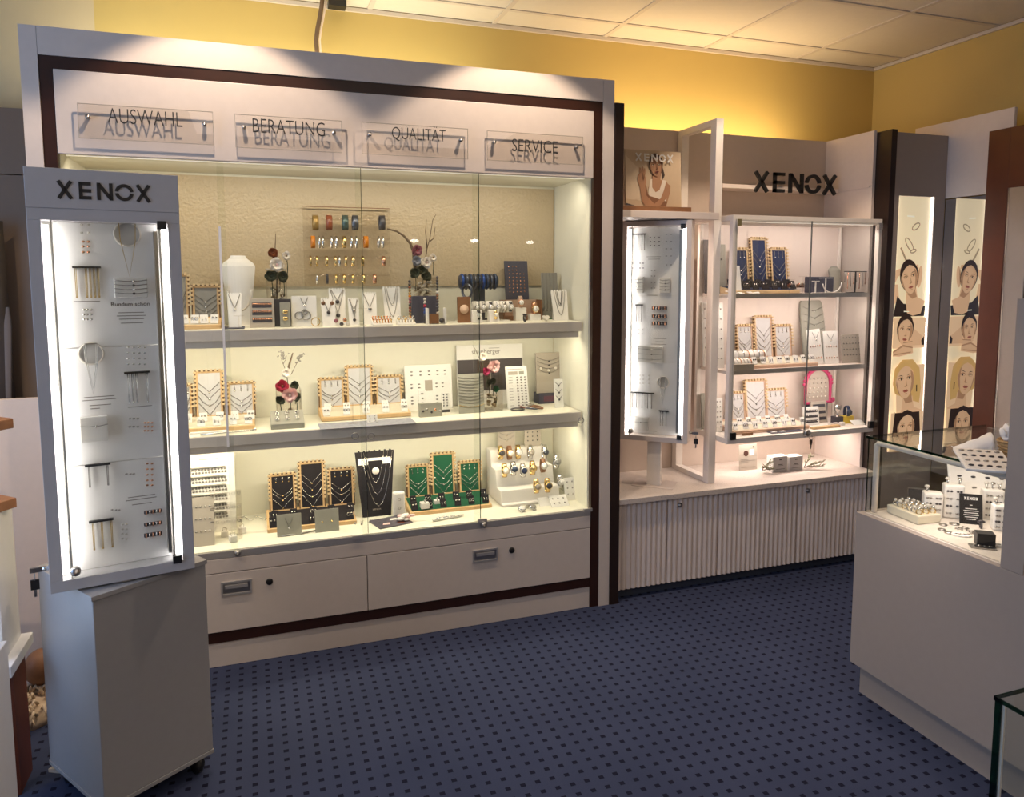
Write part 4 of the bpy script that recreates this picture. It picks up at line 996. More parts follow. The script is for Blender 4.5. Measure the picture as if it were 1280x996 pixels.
for i, (L, lb) in enumerate((([(358, 465), (354, 455), (351, 447), (352, 442)], 'grey berry sprig on the left of the square flower vase'), ([(364, 468), (370, 456), (374, 448), (378, 444)], 'grey berry sprig on the right of the square flower vase'))):
    q = pxp(L, 3.24, o_); twig(lb, o_, [q, [q[1], (q[1][0] + .012, 0, q[1][2] + .02), (q[1][0] + .015, 0, q[1][2] + .035)]], .0013, 22, name='berry_sprig', seed=i)
p = onz(360, 536, Z2); W = rect(340, 382, 530, 536, p[1])[1]
t = thing('pendant_tray', 'grey-green sloped tray with three pendants before the flower vase', 'jewellery tray', (p[0], p[1], Z2))
G().prismx([(0, 0), (.075, 0), (.075, .065), (0, .022)], -W / 2, W / 2).build('tray', 'card_grey', t, None, .002)
for i in range(3):
    for r in range(2):
        g = G(); g.ring((0, 0, 0), .007, .0025, 'Z', 0, 10, 5); g.ball((0, .010, 0), .005, 0); o2 = single(g, 'pendant', 'silver', ['left', 'middle', 'right'][i] + ' silver pendant in the ' + ('front', 'rear')[r] + ' row of the grey-green tray', 'pendant', (p[0] - W * .3 + W * .3 * i, p[1] + .022 + .03 * r, Z2 + .040 + .0175 * r), group='pendants on the grey-green tray'); o2.rotation_euler = (.5, 0, .3 * i)
# blue-grey paper and the centre display
a, b = onz(400, 536, Z2), onz(521, 529, Z2)
single(G().box(a[0], b[0], min(a[1], b[1]) + .0, a[1] + .11, Z2, Z2 + .0015), 'printed_sheet', 'paper_blue', 'blue-grey marbled sheet under the centre display of the middle shelf', 'paper')
triptych('wooden pegged display with white pads in the centre of the middle shelf', 'centre white display, middle shelf', Z2 + .002, (402, 514), 525, 3.34, [(398, 431, 472), (432, 466, 457), (469, 503, 469)], 'pad_white', 'wood_light', 'card_white', 'steel', 10, yf=3.20)
tstand('clear T-shaped stand at the front of the middle shelf', 433, 449, 503, 532, 3.12, Z2 + .002, 'acrylic')
r_, o, w, h, Mw = slab('earring_display', 'small white card with six studs before the centre display', 'earring card', 459, 472, 518, 3.11, Z2 + .002, 'card_white', .003, 15, vb=532)
studs(o, [(h * z, [-w * .25, w * .25]) for z in (.8, .5, .2)], 'silver', .003)
# white panel with jewellery, photo
r_, o, w, h, Mw = slab('jewellery_sheet', 'large square white panel with small photo and rows of rings', 'display panel', 507, 566, 457, 3.34, Z2, 'card_white', .006, 8, vb=515)
G().box(-w * .08, w * .08, -.001, .001, h * .42, h * .66).build('small_photo', 'card_taupe', o)
studs(o, [(h * z, [w * x for x in (-.35, -.16, .02, .2, .36)]) for z in (.86, .78)] + [(h * z, [w * x for x in (-.36, -.2, .17, .3)]) for z in (.58, .5, .3, .22, .15)], 'chain', .0032, stretch=2)
r_, o, w, h, Mw = slab('earring_display', 'narrow white card with striped bracelets before the square panel', 'earring card', 524, 533, 488, 3.25, Z2, 'card_white', .003, 6, vb=512)
studs(o, [(h * z, [0]) for z in (.85, .65, .45)], 'chain', .004, stretch=1.6)
r_, o, w, h, Mw = slab('earring_display', 'narrow white card with two columns of studs before the square panel', 'earring card', 552, 562, 491, 3.25, Z2, 'card_white', .003, 6, vb=515)
studs(o, [(h * z, [-w * .2, w * .22]) for z in (.9, .76, .62, .48, .34)], 'stone_dark', .0033); G().box(-w / 2, w / 2, -.002, .0, 0, .012).build('dark_foot', 'stone_dark', o)
r_, o, w, h, Mw = slab('heart_block', 'grey block with a row of heart pendants on the middle shelf', 'jewellery block', 525, 553, 504, 3.16, Z2, 'card_grey', .03, 5, vb=523)
for i, (x, z) in enumerate(((-.35, .45), (-.2, .55), (0.02, .35), (.18, .5), (.38, .4))): G().ball((w * x, -.002, h * z), .0055, 0, (1, .5, 1), 8, 5).build('heart_pendant', ['stone_dark', 'steel', 'stone_dark', 'rose', 'steel'][i], o)
# brand poster
r_, o, w, h, Mw = slab('brand_poster', 'white and dark poster lettered steinberger at the back of the middle shelf', 'poster', 572, 655, 431, 3.37, Z2, 'card_white', .005, 4, vb=500)
G().box(-w / 2 + .002, w / 2 - .004, -.0008, .001, h * .24, h * .76).build('dark_photo', 'print_dark', o)
G().box(-w * .20, -w * .02, -.0012, -.0006, h * .30, h * .74).build('photo_detail', 'print_hair', o); G().box(-w * .01, 0, -.0016, -.0006, h * .25, h * .76).build('photo_seam', 'card_taupe', o)
text_mesh('lettering', 'steinberger', w * .43, .0008, 'ink_soft', o, (w * -.06, -.0008, h * .82), h * .11)
lines(o, [(h * .94, -w * .02, w * .14)], 'ink_soft', .002)
r_, o, w, h, Mw = slab('chain_board', 'grey board wrapped with rows of bracelets chains on the middle shelf', 'necklace board', 574, 606, 468, 3.19, Z2, 'card_grey', .006, 8, vb=519)
neck_on(Mw, w, h, 9, 'grey board of the middle shelf', 'chains on the grey board of the middle shelf', z0=.93, z1=.32, wid=.98, pend=0, sag='U', drop=.05, chain='chain')
neck_on(Mw, w, h, 1, '', None, z0=.22, z1=.22, wid=.98, pend=0, sag='U', drop=.07, chain='chain_gold', label='golden chain lowest on the grey board of the middle shelf')
p = rect(607, 627, 460, 513, 3.22)
vase('narrow square glass vase before the dark poster on the middle shelf', (p[0], 3.24, Z2), p[1] / 2, .165, True)
pebbles('pale pebbles in the narrow vase before the poster', (p[0], 3.24, Z2 + .005), .028, .075, 22, ['pebble_white', 'pebble_white', 'pebble_brown'], 15)
fl(617, 458, 3.20, .031, 'petal_pink', 'large blush peony in the narrow vase before the poster', 'petal_white', 31); fl(608, 464, 3.19, .019, 'magenta', 'magenta bloom left of the blush peony', 'petal_red', 32); fl(603, 446, 3.22, .022, 'petal_white', 'white bloom above the magenta bloom', 'petal_white', 33)
for i, (u, v, m) in enumerate(((616, 476, 'leaf'), (620, 486, 'leaf_green'), (611, 478, 'leaf'))): fl(u, v, 3.22 + .01 * i, .016, m, ['dark leaves inside the narrow vase', 'bright green leaves inside the narrow vase', 'dark leaves on the left inside the narrow vase'][i], m, 34 + i)
o_ = (p[0], 3.25, Z2 + .1)
twig('thin bare twig leaning left above the white bloom', o_, [pxp([(604, 460), (599, 448), (595, 438), (591, 432)], 3.25, o_)], .002)
# watch card, bracelet pile, grey board, narrow card
r_, o, w, h, Mw = slab('ring_chart', 'tilted white chart with a grid of rings on the middle shelf', 'ring chart', 635, 662, 459, 3.22, Z2, 'card_white', .005, 12, vb=509)
studs(o, [(h * (.74 - .066 * i), [w * .02, w * .2, w * .38]) for i in range(11)], 'chain', .0034, stretch=1.5); lines(o, [(h * (.74 - .066 * i), -w * .38, -w * .2) for i in range(11)] + [(h * .93, -w * .4, w * .3)], 'ink_soft', .002)
G().box(-w * .38, w * .05, -.001, .001, h * .80, h * .88).build('chart_picture', 'card_taupe', o); G().box(w * .12, w * .35, -.001, .001, h * .80, h * .88).build('chart_picture', 'card_grey', o)
for i, (u, v, R, m) in enumerate(((647, 513, .030, 'stone_dark'), (658, 511, .028, 'rust'), (668, 512, .030, 'steel'), (664, 515, .026, 'steel_blue'), (672, 514, .024, 'wood_brown'), (661, 510, .022, 'silver'))):
    q = onz(u, v, Z2); g = G().ring((0, 0, .005), R, .0035, 'Z', 0, 20, 6)
    o2 = single(g, 'bracelet', m, ['black', 'rust red', 'steel', 'blue-grey', 'brown', 'bright silver'][i] + ' bracelet in the loose pile before the ring chart', 'bracelet', (q[0], q[1], Z2 + .001 + .0035 * i)); o2.rotation_euler = (.10 * (-1) ** i if i > 1 else 0, .05 * i, 0)
r_, o, w, h, Mw = slab('necklace_board', 'tall grey board with pearl and stone necklaces at the right of the middle shelf', 'necklace board', 671, 703, 441, 3.32, Z2 + .05, 'card_taupe', .01, 5, vb=497)
neck_on(Mw, w, h, 4, 'tall grey board of the middle shelf', 'necklaces on the tall grey board of the middle shelf', z0=.90, z1=.62, wid=.9, pm='stone_dark', sag='U', drop=.10)
for i, x in enumerate((-.33, -.02, .25)): G().ball((w * x, -.005, h * (.61 - .05 * (i == 1))), .007, 0, (1, .6, 1), 8, 5).build('pearl_bead', 'petal_white', o)
d = G().box(-w / 2 * .9, w / 2 * .7, -.012, .06, -.05, -.001).build('dark_base', 'navy_box', r_)
g = G()
for r in range(3):
    for i in range(9): g.box(-w * .25 + w * .055 * i, -w * .25 + w * .055 * i + .003, -.0128, -.0118, -.018 - .009 * r - .002 * (i % 2), -.015 - .009 * r - .002 * (i % 2))
g.build('red_pattern', 'red_dot', d)
r_, o, w, h, Mw = slab('necklace_card', 'narrow white card with three V necklaces at the right end of the middle shelf', 'necklace card', 694, 705, 474, 3.18, Z2, 'card_white', .006, 7, vb=513)
neck_on(Mw, w, h, 3, 'narrow white card of the middle shelf', 'necklaces on the narrow white card of the middle shelf', z0=.88, z1=.42, wid=.75, pm='stone_dark', drop=.10)
# ================================================================== bottom deck of the big cabinet
Z3 = 0.4553
r_, o, w, h, Mw = slab('earring_board', 'large white board with rows of earrings at the left of the bottom deck', 'earring board', 225, 294, 570, 3.22, Z3, 'card_white', .010, 8, vb=655)
for r in range(6):
    z = h * (.80 - .115 * r)
    G().box(-w * .48, w * .33, -.010, 0, z + .008, z + .011).build('ledge', 'card_grey', o)
    studs(o, [(z, [w * (-.46 + .78 * i / 13) for i in range(14)]), (z - .012, [w * (-.45 + .78 * i / 13) for i in range(14)])], 'chain', .0050, 'earring_row')
lines(o, [(h * .93, -w * .15, w * .2)], 'ink_soft', .002)
p = rect(262, 302, 612, 660, 3.12)
t = thing('acrylic_earring_tower', 'clear stepped acrylic stand hung with earrings before the large earring board', 'earring stand', (p[0], 3.10, Z3)); w, h = p[1], p[3] - Z3
for i in range(3):
    G().box(-w / 2, w / 2, .02 * i, .02 * i + .003, 0, h * (.45 + .25 * i)).build('acrylic_sheet', 'acrylic', t)
    g = G()
    for k in range(6): x = -w * .42 + w * .84 * k / 5; g.ring((x, .02 * i - .003, h * (.45 + .25 * i) - .012), .006, .0012, 'Y', 0, 10, 4)
    tag(g.build('hoop_row', 'steel', t), kind='stuff')
r_, o, w, h, Mw = slab('earring_display', 'grey-white sloped card with earrings at the front left of the bottom deck', 'earring card', 238, 267, 628, 3.06, Z3, 'card_taupe', .004, 25, vb=665)
studs(o, [(h * z, [w * x for x in (-.3, -.1, .1, .3)]) for z in (.8, .55, .3)], 'steel', .004)
for i, (u, v) in enumerate(((281, 672), (292, 678), (304, 667))):
    q = onz(u, v, Z3); t = thing('ring_cube', ['white ring cube, left one of the three at the front of the bottom deck', 'white ring cube, front one of the three on the bottom deck', 'white ring cube, right one of the three on the bottom deck'][i], 'ring cube', (q[0], max(3.01, q[1]), Z3), .2 * i)
    G().box(-.014, .014, 0, .028, 0, .026).build('cube', 'white_plain', t, None, .003); G().ring((0, .010, .031), .008, .0018, 'Y', 0, 14, 5).build('ring', 'silver', t)
triptych('wooden pegged display with black pads on the bottom deck', 'black display, bottom deck', Z3, (334, 446), 654, 3.30, [(336, 370, 592), (373, 406, 577), (410, 443, 585)], 'pad_black', 'wood_light', 'pad_black', 'silver', 10, chain='silver', pm='gold', yf=3.13)
for i, (u0, u1, v, vb, lb) in enumerate(((346, 377, 644, 664, 'grey-green card with a thin necklace, left one before the black display'), (394, 424, 638, 660, 'grey-green card with stud earrings, right one before the black display'))):
    r_, o, w, h, Mw = slab('earring_display', lb, 'earring card', u0, u1, v, 3.07, Z3, 'card_grey', .004, 14, vb=vb)
    if i == 0: neck_on(Mw, w, h, 1, '', None, z0=.85, z1=.85, wid=.3, drop=.45, label='thin drop necklace on the left grey-green card')
    else: studs(o, [(h * .45, [-w * .2, w * .2])], 'gold', .004)
for i, (u, v, u2, v2, lb) in enumerate(((352, 671, 385, 666, 'silver pin with bow lying in front of the left grey-green card'), (378, 667, 408, 661, 'silver pin lying in front of the right grey-green card'))):
    a, b = onz(u, v, Z3), onz(u2, v2, Z3); d = b - a
    g = G(); g.tube([(0, 0, .004), (d[0], d[1], .004)], .0028, 0, 6); g.tube([(d[0] * .7 - .01, d[1] * .7 + .015, .005), (d[0] * .7 + .012, d[1] * .7 - .012, .005)], .003, 0, 6)
    single(g, 'tie_pin', 'steel', lb, 'pin', tuple(a))
# white beads chain lying
P = [onz(u, v, Z3) for u, v in ((298, 640), (306, 636), (313, 641), (322, 636), (330, 640), (336, 637))]; o_ = P[0] + np.array([0, 0, .0012])
single(G().tube([tuple(q - P[0] + np.array([0, 0, .003])) for q in P], .0022, 0, 5), 'chain_bracelet', 'silver', 'silver chain lying between earring board and black display', 'bracelet', (o_[0] - .0, 3.345, o_[2]))
# black easel with chains
cx, w, _, zt = rect(445, 494, 565, 632, 3.22); h = (zt - Z3) / math.cos(.14)
BE = thing('necklace_easel', 'black tapering necklace easel with long silver chains on the bottom deck', 'necklace stand', (cx, 3.20, Z3))
o = G().prism([(-w * .36, 0), (w * .36, 0), (w / 2, h), (-w / 2, h)], 0, .012).build('easel_panel', 'pad_black', BE, None, .001); o.rotation_euler = (-.14, 0, 0)
G().box(-w * .43, w * .40, -.0012, .001, h * .80, h * .90).build('white_band', 'card_white', o)
g = G()
for i in range(7): x = -w * .4 + w * .8 * i / 6; g.box(x - .003, x + .003, -.004, .012, h - .002, h + .005)
g.build('prong_edge', 'pad_black', o); text_mesh('lettering', 'XENOX', w * .22, .0006, 'card_taupe', o, (0, -.0008, h * .10), h * .022)
G().box(-.03, .03, .03, .034, 0, h * .85).build('back_leg', 'pad_black', BE)
Mw = tr(cx, 3.20, Z3) @ rotx(-.14)
for i, (wd, dr) in enumerate(((.46, .52), (.62, .70), (.80, .88))):
    inst(('be', i), neck_mesh(w * wd, h * (dr - .05), 'U', 0, 'silver', 'silver'), 'necklace', ['shortest silver chain on the black easel', 'middle silver chain on the black easel', 'longest silver chain on the black easel'][i], 'necklace', Mw @ tr(.004 * i, -.004 - .001 * i, h * .99), None)
single(G().ball((0, 0, 0), .016, 0, (1, .4, 1), 12, 7), 'medallion', 'petal_white', 'round pearl medallion hanging on the black easel', 'pendant').matrix_world = Mw @ tr(0, -.010, h * .70)
G().box(-w * .35, w * .35, -.0006, .0, h * .41, h * .413).build('easel_crease', 'dark_box', o)
q = onz(485, 655, Z3); a = onz(466, 636, Z3)
o2 = single(G().box(-.075, .075, -.06, .06, 0, .004), 'magazine', 'magazine', 'dark glossy magazine lying before the black easel', 'magazine', (onz(487, 650, Z3)[0], 3.10, Z3), .25)
for k, (x0, y0, m) in enumerate(((-.03, -.02, 'petal_pink'), (.02, .02, 'card_white'), (.03, -.035, 'rust'))): G().prismz([(x0 - .018, y0 - .004), (x0 + .012, y0 - .014), (x0 + .02, y0 + .01), (x0 - .006, y0 + .014)], .004, .0046).build('cover_picture', m, o2)
rnd = random.Random(7)
g = G()
for i in range(12): g.ball((rnd.uniform(-.03, .03), rnd.uniform(-.02, .02), .010 + rnd.uniform(0, .02)), rnd.uniform(.010, .016), i % 2, (1.2, 1, .5), 7, 4)
q = onz(507, 652, Z3); single(g, 'tulle_ribbon', ['tulle', 'petal_pink'], 'crumpled white and pink ribbon beside the magazine', 'ribbon', (q[0], 3.10, Z3))
p = rect(490, 505, 613, 636, 3.20); t = thing('ring_box', 'white upright box with two rings beside the green display', 'ring box', (p[0], 3.17, Z3))
G().box(-p[1] / 2, p[1] / 2, 0, .03, 0, p[3] - Z3).build('box_body', 'white_plain', t, None, .008)
for z in (.35, .72): G().ring((0, -.004, (p[3] - Z3) * z), .006, .0016, 'Y', 0, 12, 5).build('ring', 'steel', t)
for i, (u, v) in enumerate(((444, 655), (452, 656), (462, 654))):
    q = onz(u, v, Z3); g = G(); g.tube([(-.004, .045, .003), (0, 0, .003)], .0012, 0, 4); g.tube([(.006, .05, .003), (0, 0, .003)], .0012, 0, 4); g.ball((0, 0, .004), .005, 0)
    single(g, 'chain_earring', 'steel', ['left', 'middle', 'right'][i] + ' one of the long chain earrings lying left of the magazine', 'earring', (q[0], q[1], Z3), -.15 * i, group='chain earrings left of the magazine')
triptych('wooden pegged display with green pads on the bottom deck', 'green display, bottom deck', Z3, (513, 615), 640, 3.31, [(508, 537, 581), (539, 569, 566), (573, 601, 576)], 'pad_green', 'wood_light', 'pad_black', 'silver', 12, chain='silver', pm='silver', yf=3.15)
for i, (u, v) in enumerate(((530, 640), (544, 633))):
    q = onz(u, v, Z3); t = thing('ring_cube', ['larger white ring cushion in the green display tray', 'smaller white ring cushion in the green display tray'][i], 'ring cube', (q[0], 3.155 + .05 * i, Z3 + .024)); s = .019 - .006 * i
    G().box(-s, s, 0, 2 * s, 0, 1.4 * s).build('cushion', 'white_plain', t, None, .003); G().ring((0, .7 * s, 1.6 * s), .008, .0022, 'X', 0, 14, 5).build('ring', 'steel', t)
for i, (u, v, u2, v2, lb) in enumerate(((541, 652, 580, 645, 'longer silver pen lying before the green display'), (546, 649, 566, 646, 'shorter silver pen lying before the green display'))):
    a, b = onz(u, v, Z3), onz(u2, v2, Z3); d = b - a
    single(G().tube([(0, 0, .006), (d[0] * .9, d[1] * .9, .006), (d[0], d[1], .006)], [.0055, .0045, .002], 0, 8), 'pen', 'silver', lb, 'pen', tuple(a))
# stepped watch stand
p = rect(614, 700, 560, 634, 3.25); a = onz(636, 634, Z3); W = .30
xw = ony(659, 620, 3.2)[0]
st = thing('watch_stand', 'white stepped acrylic watch stand in the right corner of the bottom deck', 'watch stand', (xw, 3.13, Z3))
st.rotation_euler = (0, 0, 0)
G().prismx([(0, 0), (.25, 0), (.25, .225), (.19, .225), (.17, .15), (.11, .15), (.09, .07), (.03, .07), (.02, .012), (0, .012)], -.145, .145).build('steps', 'white_plain', st, None, .003)
WL = [(627, 566, 3.275, 'gold', 'gold', 'stone_dark', 'gold watch with dark dial, first in the top row of the stepped stand'), (638, 566, 3.275, 'gold', 'wood_brown', 'card_white', 'brown strap gold watch, second in the top row of the stepped stand'), (649, 565, 3.275, 'silver', 'gold', 'card_white', 'bicolour watch, third in the top row of the stepped stand'), (664, 565, 3.275, 'silver', 'silver', 'card_taupe', 'steel watch with grey dial, fourth in the top row of the stepped stand'), (682, 565, 3.275, 'silver', 'silver', 'steel_blue', 'steel watch with oval look, last in the top row of the stepped stand'),
      (632, 588, 3.195, 'gold', 'gold', 'petal_white', 'gold watch with bright white dial on the middle step'), (643, 586, 3.195, 'silver', 'silver', 'blue_bracelet', 'steel watch with dark blue dial, second on the middle step'), (655, 588, 3.195, 'silver', 'silver', 'pad_blue', 'steel watch with navy dial, third on the middle step'), (667, 585, 3.195, 'gold', 'gold', 'gold', 'all gold watch on the middle step'), (680, 582, 3.195, 'silver', 'wood_brown', 'card_white', 'white dial watch with dark strap on the middle step'), (697, 577, 3.19, 'silver', 'silver', 'pad_grey', 'large steel watch at the right end of the middle step'),
      (672, 608, 3.112, 'gold', 'gold', 'card_taupe', 'gold watch, left on the lowest step'), (686, 607, 3.112, 'brass', 'brass', 'stone_dark', 'brass watch with dark dial on the lowest step'), (702, 602, 3.16, 'silver', 'silver', 'card_white', 'steel watch at the right end of the lowest step')]
for u, v, y, c_, s_, d_, lb in WL:
    q = ony(u, v, y); watch(lb, tuple(q), .0170, c_, s_, d_, 0, -.12)
for i, (u0, u1, vt, vb, lb) in enumerate(((623, 644, 538, 560, 'pale card with two chain necklaces behind the watch stand'), (656, 676, 537, 558, 'pale card with rows of stud earrings behind the watch stand'))):
    r_, o, w, h, Mw = slab('necklace_card', lb, 'jewellery card', u0, u1, vt, 3.33, Z3, 'card_taupe', .006, 4, z0=Z3 + .226)
    if i == 0: neck_on(Mw, w, h, 2, 'pale card behind the watch stand', 'necklaces on the pale card behind the watch stand', z0=.95, z1=.7, sag='U', drop=.2)
    else: studs(o, [(h * z, [w * x for x in (-.3, 0, .3)]) for z in (.85, .6, .35)], 'stone_dark', .0035)
for i, (u, v, m) in enumerate(((655, 641, 'card_white'), (666, 637, 'pad_grey'))):
    q = onz(u, v, Z3); watch(['loose steel watch with pale dial lying before the watch stand', 'loose steel watch with grey dial lying before the watch stand'][i], (q[0], max(3.05, q[1]), Z3 + .012), .017, 'silver', 'silver', m, .4 * i, -1.1)
for i, (u0, u1, vt, vb, y, ln, lb) in enumerate(((675, 690, 624, 640, 3.09, 50, 'low white card lying beside the loose watches'), (690, 712, 622, 638, 3.06, 50, 'flat white card with six studs at the front right of the deck'), (707, 727, 598, 632, 3.13, 14, 'upright white card with rows of earrings in the right corner of the deck'))):
    r_, o, w, h, Mw = slab('earring_display', lb, 'earring card', u0, u1, vt, y, Z3, 'card_white', .004, ln, vb=vb)
    if i: studs(o, [(h * z, [w * x for x in (-.3, 0, .3)]) for z in ((.7, .3) if i == 1 else (.82, .55, .28))], 'steel', .0042)

# ================================================================== turning lit cases (tall tower and the small one in the niche)
def lit_case(root, w, h, d, hdr, m, seams, bar, depth_in=.055, tube=True):
    """root at the bottom centre of the FRONT plane; front faces -y"""
    x0, x1 = -w / 2, w / 2; top = h - hdr
    def p(g, n, mm, bev=0.0): return g.build(n, mm, root, None, bev)
    p(G().box(x0, x0 + bar, 0, d, bar, top - bar), 'frame_stile', m, .001); p(G().box(x1 - bar, x1, 0, d, bar, top - bar), 'frame_stile', m, .001)
    p(G().box(x0, x1, 0, d, 0, bar), 'frame_bottom', m, .001)
    p(G().box(x0, x1, 0, d, top - bar, top), 'frame_top', m, .001)
    if hdr: p(G().box(x0, x1, -.002, d, top, h), 'header', m, .001)
    p(G().box(x0 + bar, x1 - bar, d - .006, d, bar, top - bar), 'back_wall', 'white_plain')
    xi0, xi1 = x0 + bar, x1 - bar
    if tube:
        for xx in (xi0 + .009, xi1 - .009):
            p(G().box(xx - .006, xx + .006, .014, .026, bar + .012, top - bar - .012), 'light_tube', 'tube_light')
    for xx in (xi0 + .021, xi1 - .021): p(G().box(xx - .002, xx + .002, .006, .016, bar, top - bar), 'inner_profile', 'alu')
    p(G().box(xi1 - .034, xi1 - .025, .020, .050, bar + .02, top - bar - .02), 'mirror_profile', 'steel')
    bx0, bx1 = xi0 + .024, xi1 - .024
    zs = [bar] + seams + [top - bar]
    for a, b in zip(zs[:-1], zs[1:]): p(G().box(bx0, bx1, depth_in, depth_in + .006, a + .0012, b - .0012), 'backing_board', 'board_white')
    p(G().box(xi0 + .002, xi1 - .002, -.001, .004, bar + .002, top - bar - .002), 'glass_door', 'glass')
    for z in (bar, top - bar): p(G().box(xi1 - .026, xi1 - .004, -.005, .010, z - (.006 if z == bar else .016), z + (.016 if z == bar else .006)), 'hinge_block', 'black')
    k = G(); k.T = tr(xi0 + .030, -.001, bar + .022) @ rotx(PI / 2); k.lathe([(0, 0), (.0125, 0), (.0125, .010), (.009, .016), (0, .016)], n=14); p(k, 'door_lock', 'steel')
def key_on(root, x, y, z, s):
    g = G(); g.tube([(x, y, z), (x + s * .016, y, z)], .006, 0, 8); g.box(x + s * .016, x + s * .044, y - .004, y + .004, z - .006, z + .006, 1); g.build('lock_barrel', ['silver', 'steel'], root)
    g = G(); g.ring((x + s * .034, y, z - .018), .009, .0012, 'X', 0, 14, 4); g.box(x + s * .024, x + s * .044, y - .004, y + .004, z - .052, z - .026, 1); g.box(x + s * .031, x + s * .037, y - .001, y + .001, z - .072, z - .052, 0); g.build('key', ['steel', 'black'], root)
TH = math.radians(11)
TP = Vector((-0.352, 2.205, 0.675)); TW_, THH = .352, 1.102
TB = thing('tower_plinth', 'grey-white box plinth on castors carrying the tall lit case', 'plinth', (-0.386, 2.37, 0), math.radians(34))
G().box(-.160, .160, -.172, .172, .072, .655).build('plinth_body', 'plinth_grey', TB, None, .002)
G().box(-.164, .164, -.176, .176, .655, .668).build('plinth_top', 'plinth_grey', TB, None, .001)
G().box(-.162, .162, -.174, .174, .060, .072).build('plinth_base', 'plinth_grey', TB, None, .001)
for sx in (-1, 1):
    for sy in (-1, 1):
        c = bpy.data.objects.new('castor', None); COL.objects.link(c); c.parent = TB; c.location = (sx * .125, sy * .135, 0); c.empty_display_size = .03
        if sx == 1 and sy == 1: c.location = (.138, .08 - .2, 0)
        G().cyl((-.009, 0, .024), (.009, 0, .024), .024, 0, 16).build('wheel', 'black', c); G().box(-.014, .014, -.014, .014, .046, .060).build('fork', 'steel', c)
        g = G(); g.T = rotz(0.5); g.box(-.011, .011, .018, .058, .030, .040); g.build('brake_pedal', 'card_taupe', c)
TC = thing('lit_showcase', 'tall narrow grey showcase with side light tubes and a XENOX header', 'showcase', tuple(TP), TH)
lit_case(TC, TW_, THH, .11, .100, 'tower_grey', [.322, .640], .030)
text_o = xenox(G(), .216, .044, .0085, .0015, 0).build('lettering', 'black', TC, (.0, -.0038, THH - .075))
G().cyl((0, .055, -.008), (0, .055, .0), .05, 0, 20).build('turntable', 'steel', TC)
key_on(TC, -TW_ / 2, .03, .062, -1)
tn = (math.sin(TH), -math.cos(TH), 0)
BPt = Matrix.Translation(TP) @ rotz(TH) @ tr(0, .055, 0); BPi = BPt.inverted()
def tb(u, v): q = BPi @ Vector(onpl(u, v, tuple(BPt.translation), tn)); return q.x, q.z
ORDW = ['one', 'two', 'three', 'four', 'five', 'six', 'seven']
